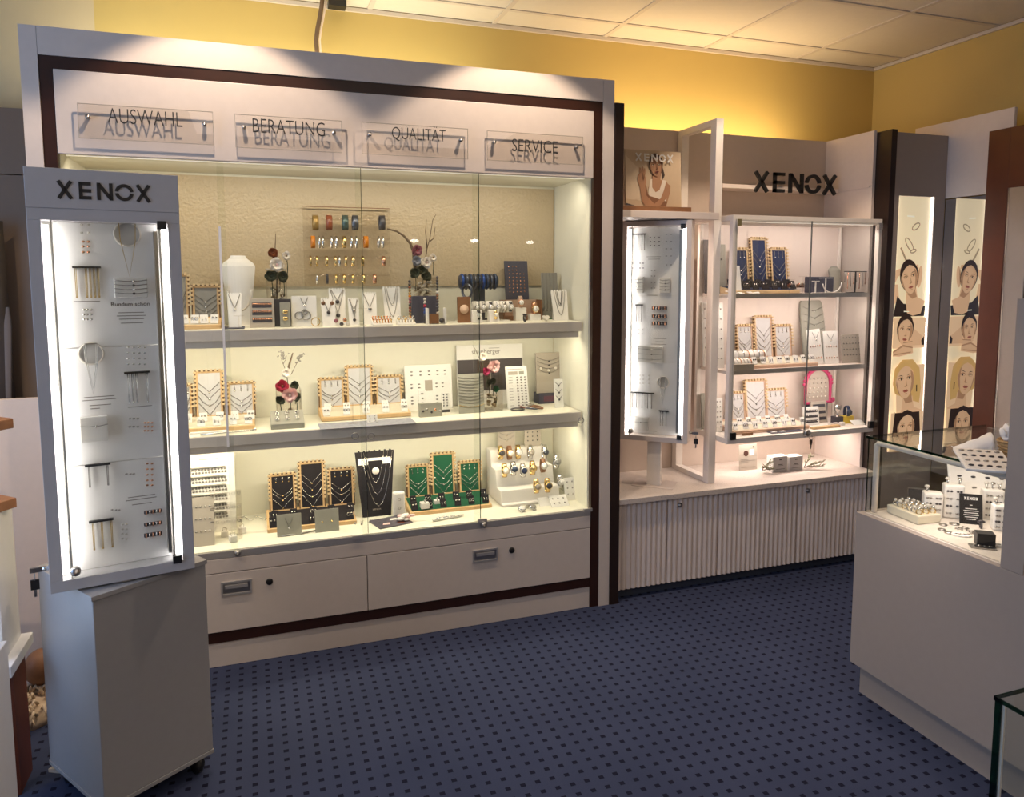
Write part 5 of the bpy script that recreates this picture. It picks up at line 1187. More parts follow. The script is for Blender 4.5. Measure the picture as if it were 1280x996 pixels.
# goods on the boards of a lit case; loc(u, v) gives board coordinates, T the board matrix
def on_board(T, loc, spec, where):
    for e in spec:
        k = e[0]
        if k == 'bar':
            _, lb, u0, u1, v, us, v1, m = e
            a, b = loc(u0, v), loc(u1, v); z1 = loc((u0 + u1) / 2, v1)[1]
            hangbar(lb + ' ' + where, None, T @ tr(0, 0, a[1]), (a[0] + b[0]) / 2, 0, b[0] - a[0], [(loc(q, v)[0] - (a[0] + b[0]) / 2, a[1] - z1, m) for q in us])
        elif k == 'studs':
            _, lb, us, vs, m, r = e
            for v in vs:
                for u in us:
                    x, z = loc(u, v)
                    inst(('stud', m, r), lambda m=m, r=r: G().ball((0, 0, 0), r, 0, (1.25, .7, .9), 8, 5).mesh('stud_earring', m), 'stud_earring', (lb if len(us) * len(vs) == 1 else lb + ',' + (' row ' + ORDW[vs.index(v)] if len(vs) > 1 else '') + (' place ' + ORDW[us.index(u)] if len(us) > 1 else '')) + ' ' + where, 'earring', T @ tr(x, -.002, z), lb + ' ' + where if len(us) * len(vs) > 1 else None)
        elif k == 'hoop':
            _, lb, u, v, R, um, vlow = e
            x, z = loc(u, v); zl = loc(u, vlow)[1]
            t = bpy.data.objects.new('necklace_holder', None); COL.objects.link(t); t.empty_display_size = .03; t.matrix_world = T @ tr(x, 0, z); tag(t, lb + ' ' + where, 'necklace holder')
            G().ring((0, -.006, 0), R, .0024, 'Y', 0, 24, 5).build('holder_ring', 'petal_white', t); G().ell(0, 0, R * .97, R * .97, -.002, 0).build('holder_disc', 'holder_disc', t)
            G().box(-R * .5, R * .5, -.012, 0, R * .88, R * 1.0).build('holder_bar', 'steel', t)
            for j, (s, dz) in enumerate(((.55, 1.0), (.42, .86)) if um else ((.62, 1.0),)):
                G().tube([(-R * s, -.014, R * .9), (-R * s * .9, -.014, -R * .6), (0, -.012, (zl - z) * dz), (R * s * .9, -.014, -R * .6), (R * s, -.014, R * .9)], .0011, 0, 4).build('chain', 'chain_gold' if not um else 'silver', t)
        elif k == 'box':
            _, lb, u0, u1, v0, v1, n = e
            a, b = loc(u0, v1), loc(u1, v0)
            t = bpy.data.objects.new('bracelet_block', None); COL.objects.link(t); t.empty_display_size = .03; t.matrix_world = T @ tr((a[0] + b[0]) / 2, 0, a[1]); tag(t, lb + ' ' + where, 'jewellery block')
            w, h = b[0] - a[0], b[1] - a[1]
            G().box(-w / 2, w / 2, -.020, 0, 0, h).build('block', 'white_plain', t, None, .002)
            for i in range(n):
                z = h * (.82 - .62 * i / max(1, n - 1)) if n > 1 else h * .62
                g = G(); g.tube([(-w / 2, -.0205, z + .003), (-w * .2, -.0215, z), (w * .2, -.0215, z), (w / 2, -.0205, z + .003)], .0009, 0, 4); g.ball((w * .08, -.022, z), .0036, 1, (1, .6, 1), 6, 4)
                g.build('bracelet_chain', ['chain', 'stone_dark' if i % 2 else 'silver'], t)
        elif k == 'roll':
            _, lb, u0, u1, v0, v1 = e
            a, b = loc(u0, v1), loc(u1, v0); w, h = b[0] - a[0], b[1] - a[1]
            t = bpy.data.objects.new('ring_roll', None); COL.objects.link(t); t.empty_display_size = .03; t.matrix_world = T @ tr((a[0] + b[0]) / 2, 0, (a[1] + b[1]) / 2); tag(t, lb + ' ' + where, 'ring holder')
            G().box(-w / 2, w / 2, -.010, 0, -h / 2, h / 2).build('roll', 'dark_box', t, None, .002)
            for i in range(5): G().ring((-w * .38 + w * .19 * i, -.008, 0), h * .52, .0022, 'X', 0, 12, 5).build('ring', ('rose', 'silver')[i % 2], t)
TPn = 'in the tall showcase'
spec = [('studs', 'pale stud top left', (102, 111), (281, 291), 'pearl', .003), ('studs', 'rose stud top left', (104, 110.5), (302, 308, 315), 'rose', .0034),
        ('hoop', 'white ring holder with a gold chain at the top right', 159, 293, .032, 0, 346),
        ('bar', 'dark bar with long hanging chains on the top board', 90, 126, 334, (94, 107, 112, 117, 122), 371, 'chain_gold'),
        ('box', 'clear white block with four fine bracelets on the top board', 143, 183, 347, 372, 4), ('studs', 'bright stud low on top board', (105, 109, 114), (387, 393, 399), 'silver', .0032),
        ('hoop', 'white ring holder with layered chains on the middle board', 114, 442, .029, 1, 492), ('studs', 'silver stud upper right of middle board', (160, 167, 174, 181), (434, 441, 448, 455), 'silver', .0028),
        ('bar', 'black bar with hanging chains on the middle board', 155, 187, 466, (160, 165, 170, 183), 502, 'silver'), ('box', 'white square block with two studs on the middle board', 101, 134, 518, 552, 1),
        ('studs', 'paired stud lower right of middle board', (162, 167, 172), (523, 533), 'steel', .0030), ('studs', 'rose stud far lower right of middle board', (181, 185, 190), (528, 533, 538), 'rose', .0028),
        ('bar', 'dark bar with two pairs of chains on the lowest board', 106, 138, 582, (111, 134), 606, 'chain'), ('studs', 'rose stud right of lowest board', (184, 190), (579, 586, 593, 600, 606), 'rose', .0030), ('studs', 'stone stud mid lowest board', (158, 163, 167), (592,), 'steel', .0030),
        ('bar', 'lowest dark bar with three chain earrings', 111, 142, 652, (116, 127, 139), 684, 'chain_gold'), ('studs', 'pearl stud beside lowest bar', (153, 158), (655, 661, 667, 673), 'pearl', .0028), ('studs', 'steel stud above lowest bar', (140, 145, 149), (637,), 'steel', .0028)]
for i, (a, b) in enumerate(((635, 642), (650, 657), (663, 671))): spec.append(('roll', ['upper', 'middle', 'lower'][i] + ' black ring roll at the bottom right', 180, 202, a, b))
on_board(BPt, tb, spec, TPn)
bo = [c for c in TC.children if c.name.startswith('backing_board')]
def brd_lines(root, loc, L, y):
    g = G()
    for u0, u1, v in L: a, b = loc(u0, v), loc(u1, v); g.box(a[0], b[0], y - .0006, y + .0001, a[1] - .0010, a[1] + .0010)
    g.build('print_lines', 'ink_soft', root)
brd_lines(TC, tb, [(148, 180, 391), (146, 182, 395), (149, 180, 399), (151, 179, 404), (105, 143, 497), (103, 145, 501), (112, 139, 507), (160, 194, 622), (157, 196, 626), (165, 190, 631), (92, 125, 377), (113, 125, 511), (160, 190, 509)], .055)
a, b = tb(139, 381), tb(187, 381); text_mesh('print_text', 'Rundum schön', b[0] - a[0], .0006, 'ink', TC, ((a[0] + b[0]) / 2, .0547, a[1] - .004))
# ================================================================== the niche on the right of the big cabinet
ZC = 0.487
FB = thing('base_cabinet', 'low base cabinet with four vertically ribbed pinkish doors', 'cabinet', (2.30, 2.97, 0))
def FP(g, n, m, bev=0.0, parent=None):
    o = g.build(n, m, parent or FB, None, bev)
    if not parent: o.location = (-2.30, -2.97, 0)
    return o
FP(G().box(1.552, 3.055, 3.005, 3.40, .045, .462), 'carcass', 'niche_white')
FP(G().box(1.552, 3.055, 3.02, 3.05, .0, .045), 'kick_plate', 'kick_blue')
for i, (x0, x1) in enumerate(((1.554, 1.822), (1.826, 2.105), (2.109, 2.576), (2.580, 3.053))):
    g = G(); n = max(8, round((x1 - x0) / .0275)); vs = []; fs = []; m_ = 6
    N = n * m_ + 1
    for k in range(N):
        x = x0 + (x1 - x0) * k / (N - 1); t = (k % m_) / m_
        y = 2.982 + .009 * (1 - math.sin(PI * t))
        vs += [(x, y, .048), (x, y, .458), (x, 3.004, .048), (x, 3.004, .458)]
    for k in range(N - 1):
        a = 4 * k; b = a + 4
        fs += [(a, b, b + 1, a + 1), (a + 1, b + 1, b + 3, a + 3), (b, a, a + 2, b + 2), (b + 2, a + 2, a + 3, b + 3)]
    fs += [(1, 3, 2, 0), (4 * N - 4, 4 * N - 2, 4 * N - 1, 4 * N - 3)]
    g.add(vs, fs, 0, False); d = FP(g, 'ribbed_door', 'niche_white')
    if i in (1, 3):
        p = ony(850 if i == 1 else 1010, 631 if i == 1 else 613, 2.98); k = G(); k.T = tr(p[0], 2.985, p[2]) @ rotx(PI / 2); k.lathe([(0, 0), (.011, 0), (.011, .009), (0, .011)], n=14); FP(k, 'door_lock', 'steel', 0, d)
single(G().box(1.552, 3.055, 2.962, 3.40, .463, ZC), 'terrazzo_worktop', 'terrazzo', 'speckled pale stone worktop on the ribbed base cabinet', 'worktop', bev=.001)
NB = thing('niche_panelling', 'pale niche panelling behind and beside the glass vitrine with a narrow ledge', 'wall panelling', (2.30, 3.40, ZC))
def NP(g, n, m, bev=0.0):
    o = g.build(n, m, NB, None, bev); o.location = (-2.30, -3.40, -ZC); return o
NP(G().box(1.552, 2.118, 3.40, 3.42, ZC, 2.247), 'back_panel', 'niche_panel'); NP(G().box(2.121, 3.04, 3.40, 3.42, ZC, 2.247), 'back_panel', 'niche_panel')
NP(G().box(3.04, 3.058, 3.062, 3.42, ZC, 2.247), 'side_panel', 'niche_white', .001)
NP(G().box(2.290, 3.038, 3.285, 3.399, 1.955, 1.975), 'ledge', 'niche_white', .001)
NP(G().box(3.030, 3.0395, 3.07, 3.285, 1.960, 1.970), 'side_moulding', 'niche_white')
# free frame between the swivel case and the vitrine
DF = thing('room_divider', 'open white rectangular frame standing on the worktop left of the vitrine', 'frame', (2.111, 3.06, ZC))
for nm, a in (('frame_post', (0, .045, 0, 1.757)), ('frame_post', (.295, .335, 0, 1.757)), ('frame_rail', (.045, .295, 0, .024)), ('frame_rail', (.045, .295, 1.727, 1.757))):
    G().box(-.020, .020, a[0], a[1], a[2], a[3]).build(nm, 'bracket_white', DF, None, .001)
G().box(-.017, .017, .045, .295, 1.275, 1.305).build('frame_rail', 'bracket_white', DF, None, .001)
# board with poster above the swivel case
single(G().box(1.553, 2.081, 3.005, 3.398, 1.768, 1.800), 'niche_shelf', 'niche_white', 'white shelf board above the small swivel showcase', 'shelf', bev=.001)
single(G().box(1.553, 1.945, 3.03, 3.30, 1.8005, 1.823), 'poster_plinth', 'wood_brown', 'brown wooden strip board under the poster of the woman', 'board', bev=.001)
p = rect(784, 854, 187, 258, 3.12)
PO = thing('portrait_poster', 'square XENOX poster of a woman in a white tank top', 'poster', (p[0], 3.13, 1.8235)); w, h = p[1], p[3] - 1.8235
o = G().box(-w / 2, w / 2, 0, .006, 0, h).build('poster_board', 'print_back', PO); o.rotation_euler = (-.06, 0, 0)
def pic(root, layers, w, h, y0=-.0006):
    """layers of flat print; coordinates are fractions of the sheet (x from left, z from the bottom)"""
    mats = []; g = G()
    for i, (m, kind, *a) in enumerate(layers):
        if m not in mats: mats.append(m)
        y = y0 - .00022 * i; mi = mats.index(m)
        if kind == 'p': g.flat([((x - .5) * w, z * h) for x, z in a[0]], y, mi)
        else:
            cx, cz, rx, rz, rot = (a + [0])[:5]
            g.ell((cx - .5) * w, cz * h, rx * w, rz * w, y, mi, rot, 24)
    return g.build('print', mats, root)
def face(cx, cz, s, tilt, A, hair, skin, shade, lips, dark, hk=(1.16, 1.10, .10)):
    """portrait head: layers of flat print; s = half height of the face in sheet widths"""
    c, q = math.cos(tilt), math.sin(tilt)
    def P(x, z): return (cx + s * (x * c - z * q), cz + s * (x * q + z * c) / A)
    def poly(m, pts): return (m, 'p', [P(x, z) for x, z in pts])
    def egg(kx, kz, dz, n=28):
        out = []
        for i in range(n):
            t = 2 * PI * i / n; x, z = math.cos(t), math.sin(t)
            out.append((.70 * kx * x * (1 - .26 * max(0, -z) ** 1.6), kz * z + dz))
        return out
    def el(m, x, z, a, b, r=0.0):
        cr, sr = math.cos(r), math.sin(r)
        return poly(m, [(x + a * math.cos(t) * cr - b * math.sin(t) * sr, z + a * math.cos(t) * sr + b * math.sin(t) * cr) for t in [2 * PI * i / 16 for i in range(16)]])
    L = [poly(hair, egg(hk[0], hk[1], hk[2])), poly(skin, egg(1, .98, 0))]
    L += [poly(shade, [(.44, .55), (.62, .35), (.68, .0), (.60, -.45), (.36, -.82), (.42, -.45), (.50, -.1), (.47, .25)]), poly(shade, [(-.62, .1), (-.66, -.15), (-.52, -.6), (-.36, -.80), (-.50, -.45)])]
    for sx in (-1, 1):
        X = sx * .30
        L += [el(shade, X, .13, .19, .10), el('lit_peach' if skin.startswith('lit') else 'print_pale', X, .10, .135, .050), el(dark, X + .02, .105, .055, .055), poly(dark, [(X - .16, .12), (X, .175), (X + .16, .12), (X, .150)]),
              poly(dark, [(X - .19, .27 - sx * .02), (X, .335), (X + .19, .27 + sx * .02), (X, .29)])]
    L += [poly(shade, [(.05, .12), (.11, -.22), (.15, -.30), (.02, -.36), (-.12, -.31), (.03, -.27)]), poly(lips, [(-.22, -.55), (-.08, -.48), (0, -.50), (.08, -.48), (.22, -.55), (.10, -.64), (-.10, -.64)]), poly(dark, [(-.21, -.55), (0, -.545), (.21, -.55), (0, -.565)]), el(shade, 0, -.72, .12, .025)]
    # hairline
    L += [poly(hair, [(-.70, .05), (-.72, .45), (-.45, .92), (0, 1.08), (.45, .92), (.72, .45), (.70, .05), (.60, .42), (.36, .68), (.05, .80), (-.30, .68), (-.58, .42)])]
    return L
A = h / w
S, SH = 'print_skin', 'print_shade'
lay = [('print_pale', 'p', [(0, .15), (.33, .12), (.30, .62), (.0, .9)]), ('print_dark', 'p', [(0, 0), (.30, 0), (.0, .08)]),
       ('print_hair', 'p', [(.60, .78), (.66, .74), (.70, .58), (.66, .50), (.64, .62)]), ('print_shade', 'p', [(.46, .50), (.62, .52), (.64, .70), (.48, .66)]),
       (S, 'p', [(.46, .44), (.62, .46), (.62, .62), (.50, .60)]), (S, 'p', [(.40, .36), (.52, .49), (.62, .50), (.74, .46), (.80, .32), (.72, .05), (.46, .05)]),
       ('print_shirt', 'p', [(.42, .0), (.40, .28), (.44, .50), (.47, .51), (.47, .36), (.53, .28), (.60, .32), (.66, .50), (.72, .49), (.74, .30), (.70, .0)]),
       (SH, 'p', [(.40, .22), (.74, .12), (.70, .0), (.40, .05)]), (S, 'p', [(.72, .46), (.80, .40), (.79, .26), (.62, .06), (.52, .0), (.44, .02), (.62, .18), (.68, .32)]),
       (S, 'p', [(.24, .40), (.34, .42), (.36, .22), (.50, .08), (.54, .0), (.36, .0), (.28, .12)]), (SH, 'p', [(.34, .40), (.36, .22), (.50, .08), (.52, .10), (.39, .24), (.36, .40)]),
       (S, 'e', .285, .48, .075, .115, .15), (S, 'e', .265, .60, .020, .09, .15), (S, 'e', .30, .62, .018, .09, .0), (S, 'e', .33, .60, .018, .08, -.1), (SH, 'e', .30, .54, .005, .06, 0), (SH, 'e', .32, .53, .005, .05, -.1)]
lay += face(.54, .735, .17, .12, A, 'print_hair', S, SH, 'print_lips', 'print_hair', (1.06, 1.06, .10))
pic(o, lay, w, h)
g = xenox(G(), w * .68, h * .135, .007, .0010, 0); g2 = g.build('lettering', 'white_ink', o, (0, -.0115, h * .80))
# 3D letters
a, b = ony(945, 214, 3.262), ony(1047, 243, 3.262)
single(xenox(G(), b[0] - a[0], a[2] - b[2] + .002, .0165, .014), 'brand_letters', 'black', 'large black XENOX letters fixed to the ledge above the vitrine', 'lettering', ((a[0] + b[0]) / 2, 3.268, ony(996, 241, 3.262)[2]))
# swivel case
SA = -math.radians(40); sc = Vector((1.803, 3.100, .712)); SW, SHH = .325, 1.052
SWC = thing('lit_showcase', 'small white swivel showcase with side light tubes on a post in the niche', 'showcase', tuple(sc), SA)
lit_case(SWC, SW, SHH, .11, 0.0, 'niche_white', [.378, .700], .024)
key_on(SWC, SW / 2, .05, .045, 1)
G().box(-.032, .032, .03, .08, -(.712 - ZC) + .003, 0).build('post', 'bracket_white', SWC); G().box(-.10, .10, -.01, .13, -(.712 - ZC) + .0006, -(.712 - ZC) + .003).build('foot_plate', 'niche_white', SWC)
sn = (math.sin(SA), -math.cos(SA), 0)
BPs = Matrix.Translation(sc) @ rotz(SA) @ tr(0, .055, 0); BPsi = BPs.inverted()
def sb(u, v): q = BPsi @ Vector(onpl(u, v, tuple(BPs.translation), sn)); return q.x, q.z
W2 = 'in the swivel showcase'
spec = [('bar', 'dark bar with four drop earrings on the top board', 790, 808, 293, (793, 798, 803, 806), 312, 'chain'), ('studs', 'dark stud top middle', (813, 818, 824), (297, 302, 307), 'stone_dark', .0030),
        ('studs', 'steel stud top right', (833, 839), (293, 302, 311, 320, 331), 'steel', .0034), ('studs', 'dark stud left of top board', (791, 795, 800, 804), (329, 335), 'stone_dark', .0028),
        ('box', 'white block with four bracelets at the left of the top board', 789, 805, 346, 366, 4), ('box', 'white block with four bracelets at the right of the top board', 825, 838, 347, 366, 4), ('studs', 'steel stud between white blocks', (814.5, 818.5), (338, 345, 353, 360), 'steel', .0030),
        ('bar', 'short dark bar with two long strands on the middle board', 794, 804, 381, (796, 802), 401, 'chain'), ('studs', 'steel stud left of middle board', (794, 798, 803), (412, 417), 'steel', .0028), ('box', 'white framed block with three chains on the middle board', 797, 829, 433, 452, 3),
        ('studs', 'pearl stud upper left of lowest board', (792, 800, 804, 811), (469, 474, 479), 'pearl', .0030), ('hoop', 'white ring holder with a beaded chain on the lowest board', 829, 478, .028, 1, 505),
        ('bar', 'long black bar with five chains on the lowest board', 789, 818, 490, (791, 796, 803, 810, 815), 509, 'chain'), ('box', 'white block with a brooch on the lowest board', 789, 811, 521, 536, 1), ('bar', 'short black bar with strands at the lower right', 824, 836, 513, (826, 829, 833), 531, 'silver')]
for i, (a, b) in enumerate(((383, 387), (393, 397), (402, 406))): spec.append(('roll', ['upper', 'middle', 'lower'][i] + ' dark ring roll on the middle board', 815, 834, a, b))
on_board(BPs, sb, spec, W2)
brd_lines(SWC, sb, [(808, 826, 321), (810, 825, 324), (817, 833, 423), (819, 830, 427), (814, 833, 430), (809, 822, 369), (807, 821, 538)], .055)
# ------------------------------------------------------------------ vitrine
VX0, VX1, VY0, VY1, VZ0, VZ1 = 2.134, 3.026, 2.97, 3.260, .700, 1.790
VT = thing('glass_vitrine', 'wall vitrine with aluminium frame two glass doors and two inner shelves', 'vitrine', ((VX0 + VX1) / 2, VY0, VZ0))
def VP(g, n, m, bev=0.0, parent=None):
    o = g.build(n, m, parent or VT, None, bev)
    if not parent: o.location = (-(VX0 + VX1) / 2, -VY0, -VZ0)
    return o
b = .026
VP(G().box(VX0, VX0 + b, VY0, VY0 + b, VZ0 + b, VZ1 - b), 'frame_post', 'bracket_white', .001); VP(G().box(VX1 - .018, VX1, VY0, VY0 + b, VZ0 + b, VZ1 - b), 'frame_post', 'bracket_white', .001)
VP(G().box(VX0, VX0 + .02, VY1 - .02, VY1, VZ0 + b, VZ1 - b), 'frame_post', 'bracket_white', .001); VP(G().box(VX1 - .018, VX1, VY1 - .02, VY1, VZ0 + b, VZ1 - b), 'frame_post', 'bracket_white', .001)
VP(G().box(VX0, VX1, VY0, VY1, VZ0, VZ0 + b), 'vitrine_floor', 'bracket_white', .001); VP(G().box(VX0, VX1, VY0, VY1, VZ1 - b, VZ1), 'vitrine_top', 'bracket_white', .001)
VP(G().box(VX0 + .02, VX1 - .018, VY1 - .010, VY1 - .004, VZ0 + b, VZ1 - b), 'back_panel', 'niche_white')
VP(G().box(VX0 + .004, VX0 + .009, VY0 + b, VY1 - .02, VZ0 + b, VZ1 - b), 'side_glass', 'glass_vitrine'); VP(G().box(VX1 - .009, VX1 - .004, VY0 + b, VY1 - .02, VZ0 + b, VZ1 - b), 'side_glass', 'glass_vitrine')
xm = ony(1010, 400, VY0)[0]
for x0, x1 in ((VX0 + .014, xm - .001), (xm + .001, VX1 - .008)):
    d = VP(G().box(x0, x1, VY0 - .006, VY0 - .001, VZ0 + b - .004, VZ1 - b + .006), 'glass_door', 'glass_vitrine')
    xe = x1 if x0 < 2.17 else x0
    VP(G().box(xe - .0012, xe + .0012, VY0 - .0064, VY0 - .0006, VZ0 + b - .004, VZ1 - b + .006), 'glass_rim', 'rim_grey', 0, d)
    hx = x0 + .012 if x0 < 2.17 else x1 - .012
    VP(G().box(hx - .012, hx + .012, VY0 - .012, VY0 + .004, VZ1 - b - .026, VZ1 - b + .006), 'hinge', 'silver', 0, d); VP(G().box(hx - .014, hx + .014, VY0 - .012, VY0 + .004, VZ0 + b - .004, VZ0 + b + .030), 'hinge', 'black', 0, d)
ZA, ZB, ZF = 1.418, 1.048, VZ0 + b + .001
for z in (ZA, ZB):
    s = VP(G().box(VX0 + .022, VX1 - .020, 3.015, VY1 - .012, z - .016, z), 'shelf', 'niche_white', .001); VP(G().box(VX0 + .022, VX1 - .020, 3.010, 3.015, z - .020, z + .002), 'shelf_edge', 'alu', 0, s)
    VP(G().box(VX0 + .03, VX1 - .03, 3.03, 3.04, z - .020, z - .016), 'light_strip', 'strip_light', 0, s)
VP(G().box(VX0 + .03, VX1 - .03, 3.0, 3.012, VZ1 - b - .004, VZ1 - b), 'light_strip', 'strip_soft')
for xx in (VX0 + .2, VX1 - .2): VP(G().box(xx - .02, xx + .02, VY1, 3.399, VZ1 - .12, VZ1 - .08), 'wall_bracket', 'alu')
p = ony(1006, 540, VY0)
g = G(); g.T = tr(p[0], VY0 - .007, p[2]) @ rotx(PI / 2); g.lathe([(0, 0), (.018, 0), (.018, .016), (.012, .020), (0, .020)], n=16); VP(g, 'door_lock', 'steel')
VP(G().ring((p[0] + .022, VY0 - .020, p[2] - .026), .010, .0014, 'Y', 0, 14, 4).box(p[0] + .014, p[0] + .030, VY0 - .022, VY0 - .018, p[2] - .060, p[2] - .036).box(p[0] + .020, p[0] + .025, VY0 - .021, VY0 - .019, p[2] - .082, p[2] - .060), 'key', 'steel')
# top vitrine shelf
triptych('pegged display with dark blue pads on the top vitrine shelf', 'blue display, top vitrine shelf', ZA, (919, 1000), 364, 3.205, [(916, 937, 310), (940, 961, 297), (964, 985, 310)], 'pad_blue', 'wood_pale', 'pad_black', 'silver', 14, chain='chain', pm='silver', yf=3.062, rows=2, cs=.036)
r_, o, w, h, Mw = slab('earring_display', 'small white card before the left blue pad in the vitrine', 'earring card', 918, 928, 332, 3.062, ZA, 'card_white', .003, 10)
for i, (u, v) in enumerate(((921, 360), (930, 361), (940, 360), (948, 362))):
    q = ony(u, v, 3.03); o2 = single(G().prismx([(0, 0), (.055, .012), (.055, .015), (0, .003)], -.014, .014), 'price_card', 'card_white', ORD[i] + ' small white card from the left at the front of the top vitrine shelf', 'card', (q[0], 3.028 + .01 * (i % 2), ZA + .0008), .5 - .3 * i, group='white cards at the front of the top vitrine shelf')
for i, (u0, u1, vt, lb) in enumerate(((981, 993, 349, 'clear T stand at the left of the vitrine door seam'), (999, 1009, 345, 'tall clear stand with studs at the vitrine door seam'), (1015, 1024, 351, 'white T stand right of the vitrine door seam'), (1024, 1040, 347, 'wide white T stand with chain before the dark box'))):
    tstand(lb, u0, u1, vt, 363, 3.043 + .01 * i, ZA, 'card_white' if i > 1 else 'acrylic')
for i, u in enumerate((990, 1001, 1005)):
    q = ony(u, 346, 3.074); g = G(); g.ball((-.006, 0, 0), .006, 0); g.ball((.006, 0, 0), .006, 1); g.box(-.014, .014, .004, .008, -.0462 + 1.4642 - ZA - .018, .0)
    single(g, 'stud_card', ['rose', 'steel', 'card_white'], ['rose and steel stud pair, left near the vitrine door seam', 'rose and steel stud pair, middle near the vitrine door seam', 'rose and steel stud pair, right near the vitrine door seam'][i], 'earring', (q[0], 3.081, ZA + .0462))
p = rect(1014, 1042, 346, 363, 3.112); single(G().box(-p[1] / 2, p[1] / 2, 0, .05, 0, p[3] - ZA), 'gift_box', 'navy_box', 'dark blue box behind the white T stands in the vitrine', 'box', (p[0], 3.112, ZA), bev=.002)
q = ony(1038, 352, 3.056); g = G(); g.tube([(.06 * math.cos(a), 0, .055 + .052 * math.sin(a)) for a in [PI * 1.05 + PI * .95 * i / 12 for i in range(13)]], .003, 0, 6)
single(g, 'neck_ring', 'card_white', 'white half ring necklace before the dark blue box', 'necklace', (q[0], 3.043, ZA))
tstand('black T-shaped earring bar at the right of the top vitrine shelf', 1055, 1083, 339, 364, 3.074, ZA, 'black')
q0 = ony(1055, 340, 3.073); q1 = ony(1083, 340, 3.073)
for i in range(8):
    t_ = i / 7; x = q0[0] + (q1[0] - q0[0]) * (.04 + .92 * t_); L = .045 + .012 * ((i * 3) % 4)
    single(G().tube([(0, 0, 0), (.001, 0, -L)], .0018, 0, 5).ball((0, 0, -L), .0035, 0, (1, .7, 1.5), 6, 4), 'drop_earring', 'rose' if i % 2 else 'chain', ORD[i] + ' drop earring from the left on the black T bar', 'earring', (x, 3.072, q0[2] - .002), group='drop earrings on the black T bar')
bust('grey rounded bust at the back of the top vitrine shelf', 1040, 1054, 333, 362, 3.186, ZA, 'card_grey')
# middle vitrine shelf
triptych('pegged display with white pads on the middle vitrine shelf', 'white display, middle vitrine shelf', ZB, (942, 1023), 452, 3.198, [(921, 942, 406), (944, 967, 395), (968, 990, 406)], 'pad_white', 'wood_pink', 'card_white', 'stone_dark', 8, yf=3.043, rows=1)
for i, (y, zz, u0, u1, lb) in enumerate(((3.105, .062, 917, 955, 'upper white roll of rings at the left of the middle vitrine shelf'), (3.068, .028, 913, 938, 'lower white roll of rings at the left of the middle vitrine shelf'))):
    a, b2 = ony(u0, 440, y)[0], ony(u1, 440, y)[0]; t = thing('ring_roll', lb, 'ring holder', ((a + b2) / 2, y, ZB)); w = b2 - a
    G().cyl((-w / 2, 0, zz), (w / 2, 0, zz), .024, 0, 16).build('roll', 'white_plain', t); 
    if i == 0: G().box(-w / 2, w / 2, -.01, .03, 0, zz - .02).build('roll_foot', 'card_taupe', t)
    else: G().box(-w / 2, w / 2, -.03, .03, 0, .012).build('roll_foot', 'card_taupe', t)
    for k in range(6): G().ring((-w * .42 + w * .84 * k / 5, 0, zz), .0255, .0028, 'X', 0, 16, 5).build('bangle', ['pearl', 'silver', 'rose'][k % 3], t)
p = rect(913, 940, 446, 458, 3.031); single(G().box(-p[1] / 2, p[1] / 2, 0, .05, 0, .030), 'ring_box', 'card_taupe', 'pale flat box at the front left of the middle vitrine shelf', 'box', (p[0], 3.012, ZB), bev=.001)
ob, cx, w, h = bust('grey tall necklace bust on the middle vitrine shelf', 1008, 1037, 376, 430, 3.180, ZB, 'card_grey', prof=[(0, .98), (.5, 1.0), (.8, .97), (.95, .92), (1.0, .80)], dep=.25)
neck_on(tr(cx, 3.167, ZB) @ rotx(-.18), w, h, 6, 'grey tall bust of the vitrine', 'necklaces on the grey tall bust of the vitrine', z0=.92, z1=.35, wid=.9, drop=.08, pend=.003)
p = rect(1007, 1016, 425, 442, 3.2); single(G().box(-p[1] / 2, p[1] / 2, 0, .02, 0, p[3] - ZB), 'wooden_block', 'wood_light', 'honey wooden block left of the tilted white cards', 'block', (p[0], 3.2, ZB))
for i, (u0, u1, vt, lb, ry) in enumerate(((1014, 1031, 412, 'tilted white card with drop earrings in the vitrine', -.08), (1032, 1050, 414, 'upright white card with drop earrings in the vitrine', 0))):
    r_, o, w, h, Mw = slab('earring_display', lb, 'earring card', u0, u1, vt, 3.093, ZB, 'card_white', .003, 8, vb=447); o.rotation_euler = (o.rotation_euler[0], ry, 0)
    for zz in (.52, .18):
        g = G()
        for k in range(5): x = w * (-.35 + .175 * k); g.ball((x, -.002, h * zz), .003, 0, (1, .7, 1.8), 6, 4)
        tag(g.build('drop_row', 'rose', o), kind='stuff')
    neck_on(Mw, w, h, 1, '', None, z0=.92, z1=.9, wid=.5, drop=.2, label='fine chain on the ' + lb)
r_, o, w, h, Mw = slab('earring_display', 'pale card with four rows of studs at the right of the middle vitrine shelf', 'earring card', 1054, 1079, 418, 3.087, ZB, 'card_taupe', .004, 8, vb=449)
studs(o, [(h * z, [w * (-.38 + .15 * k) for k in range(6)]) for z in (.88, .68, .48, .28)], 'stone_dark', .0034)
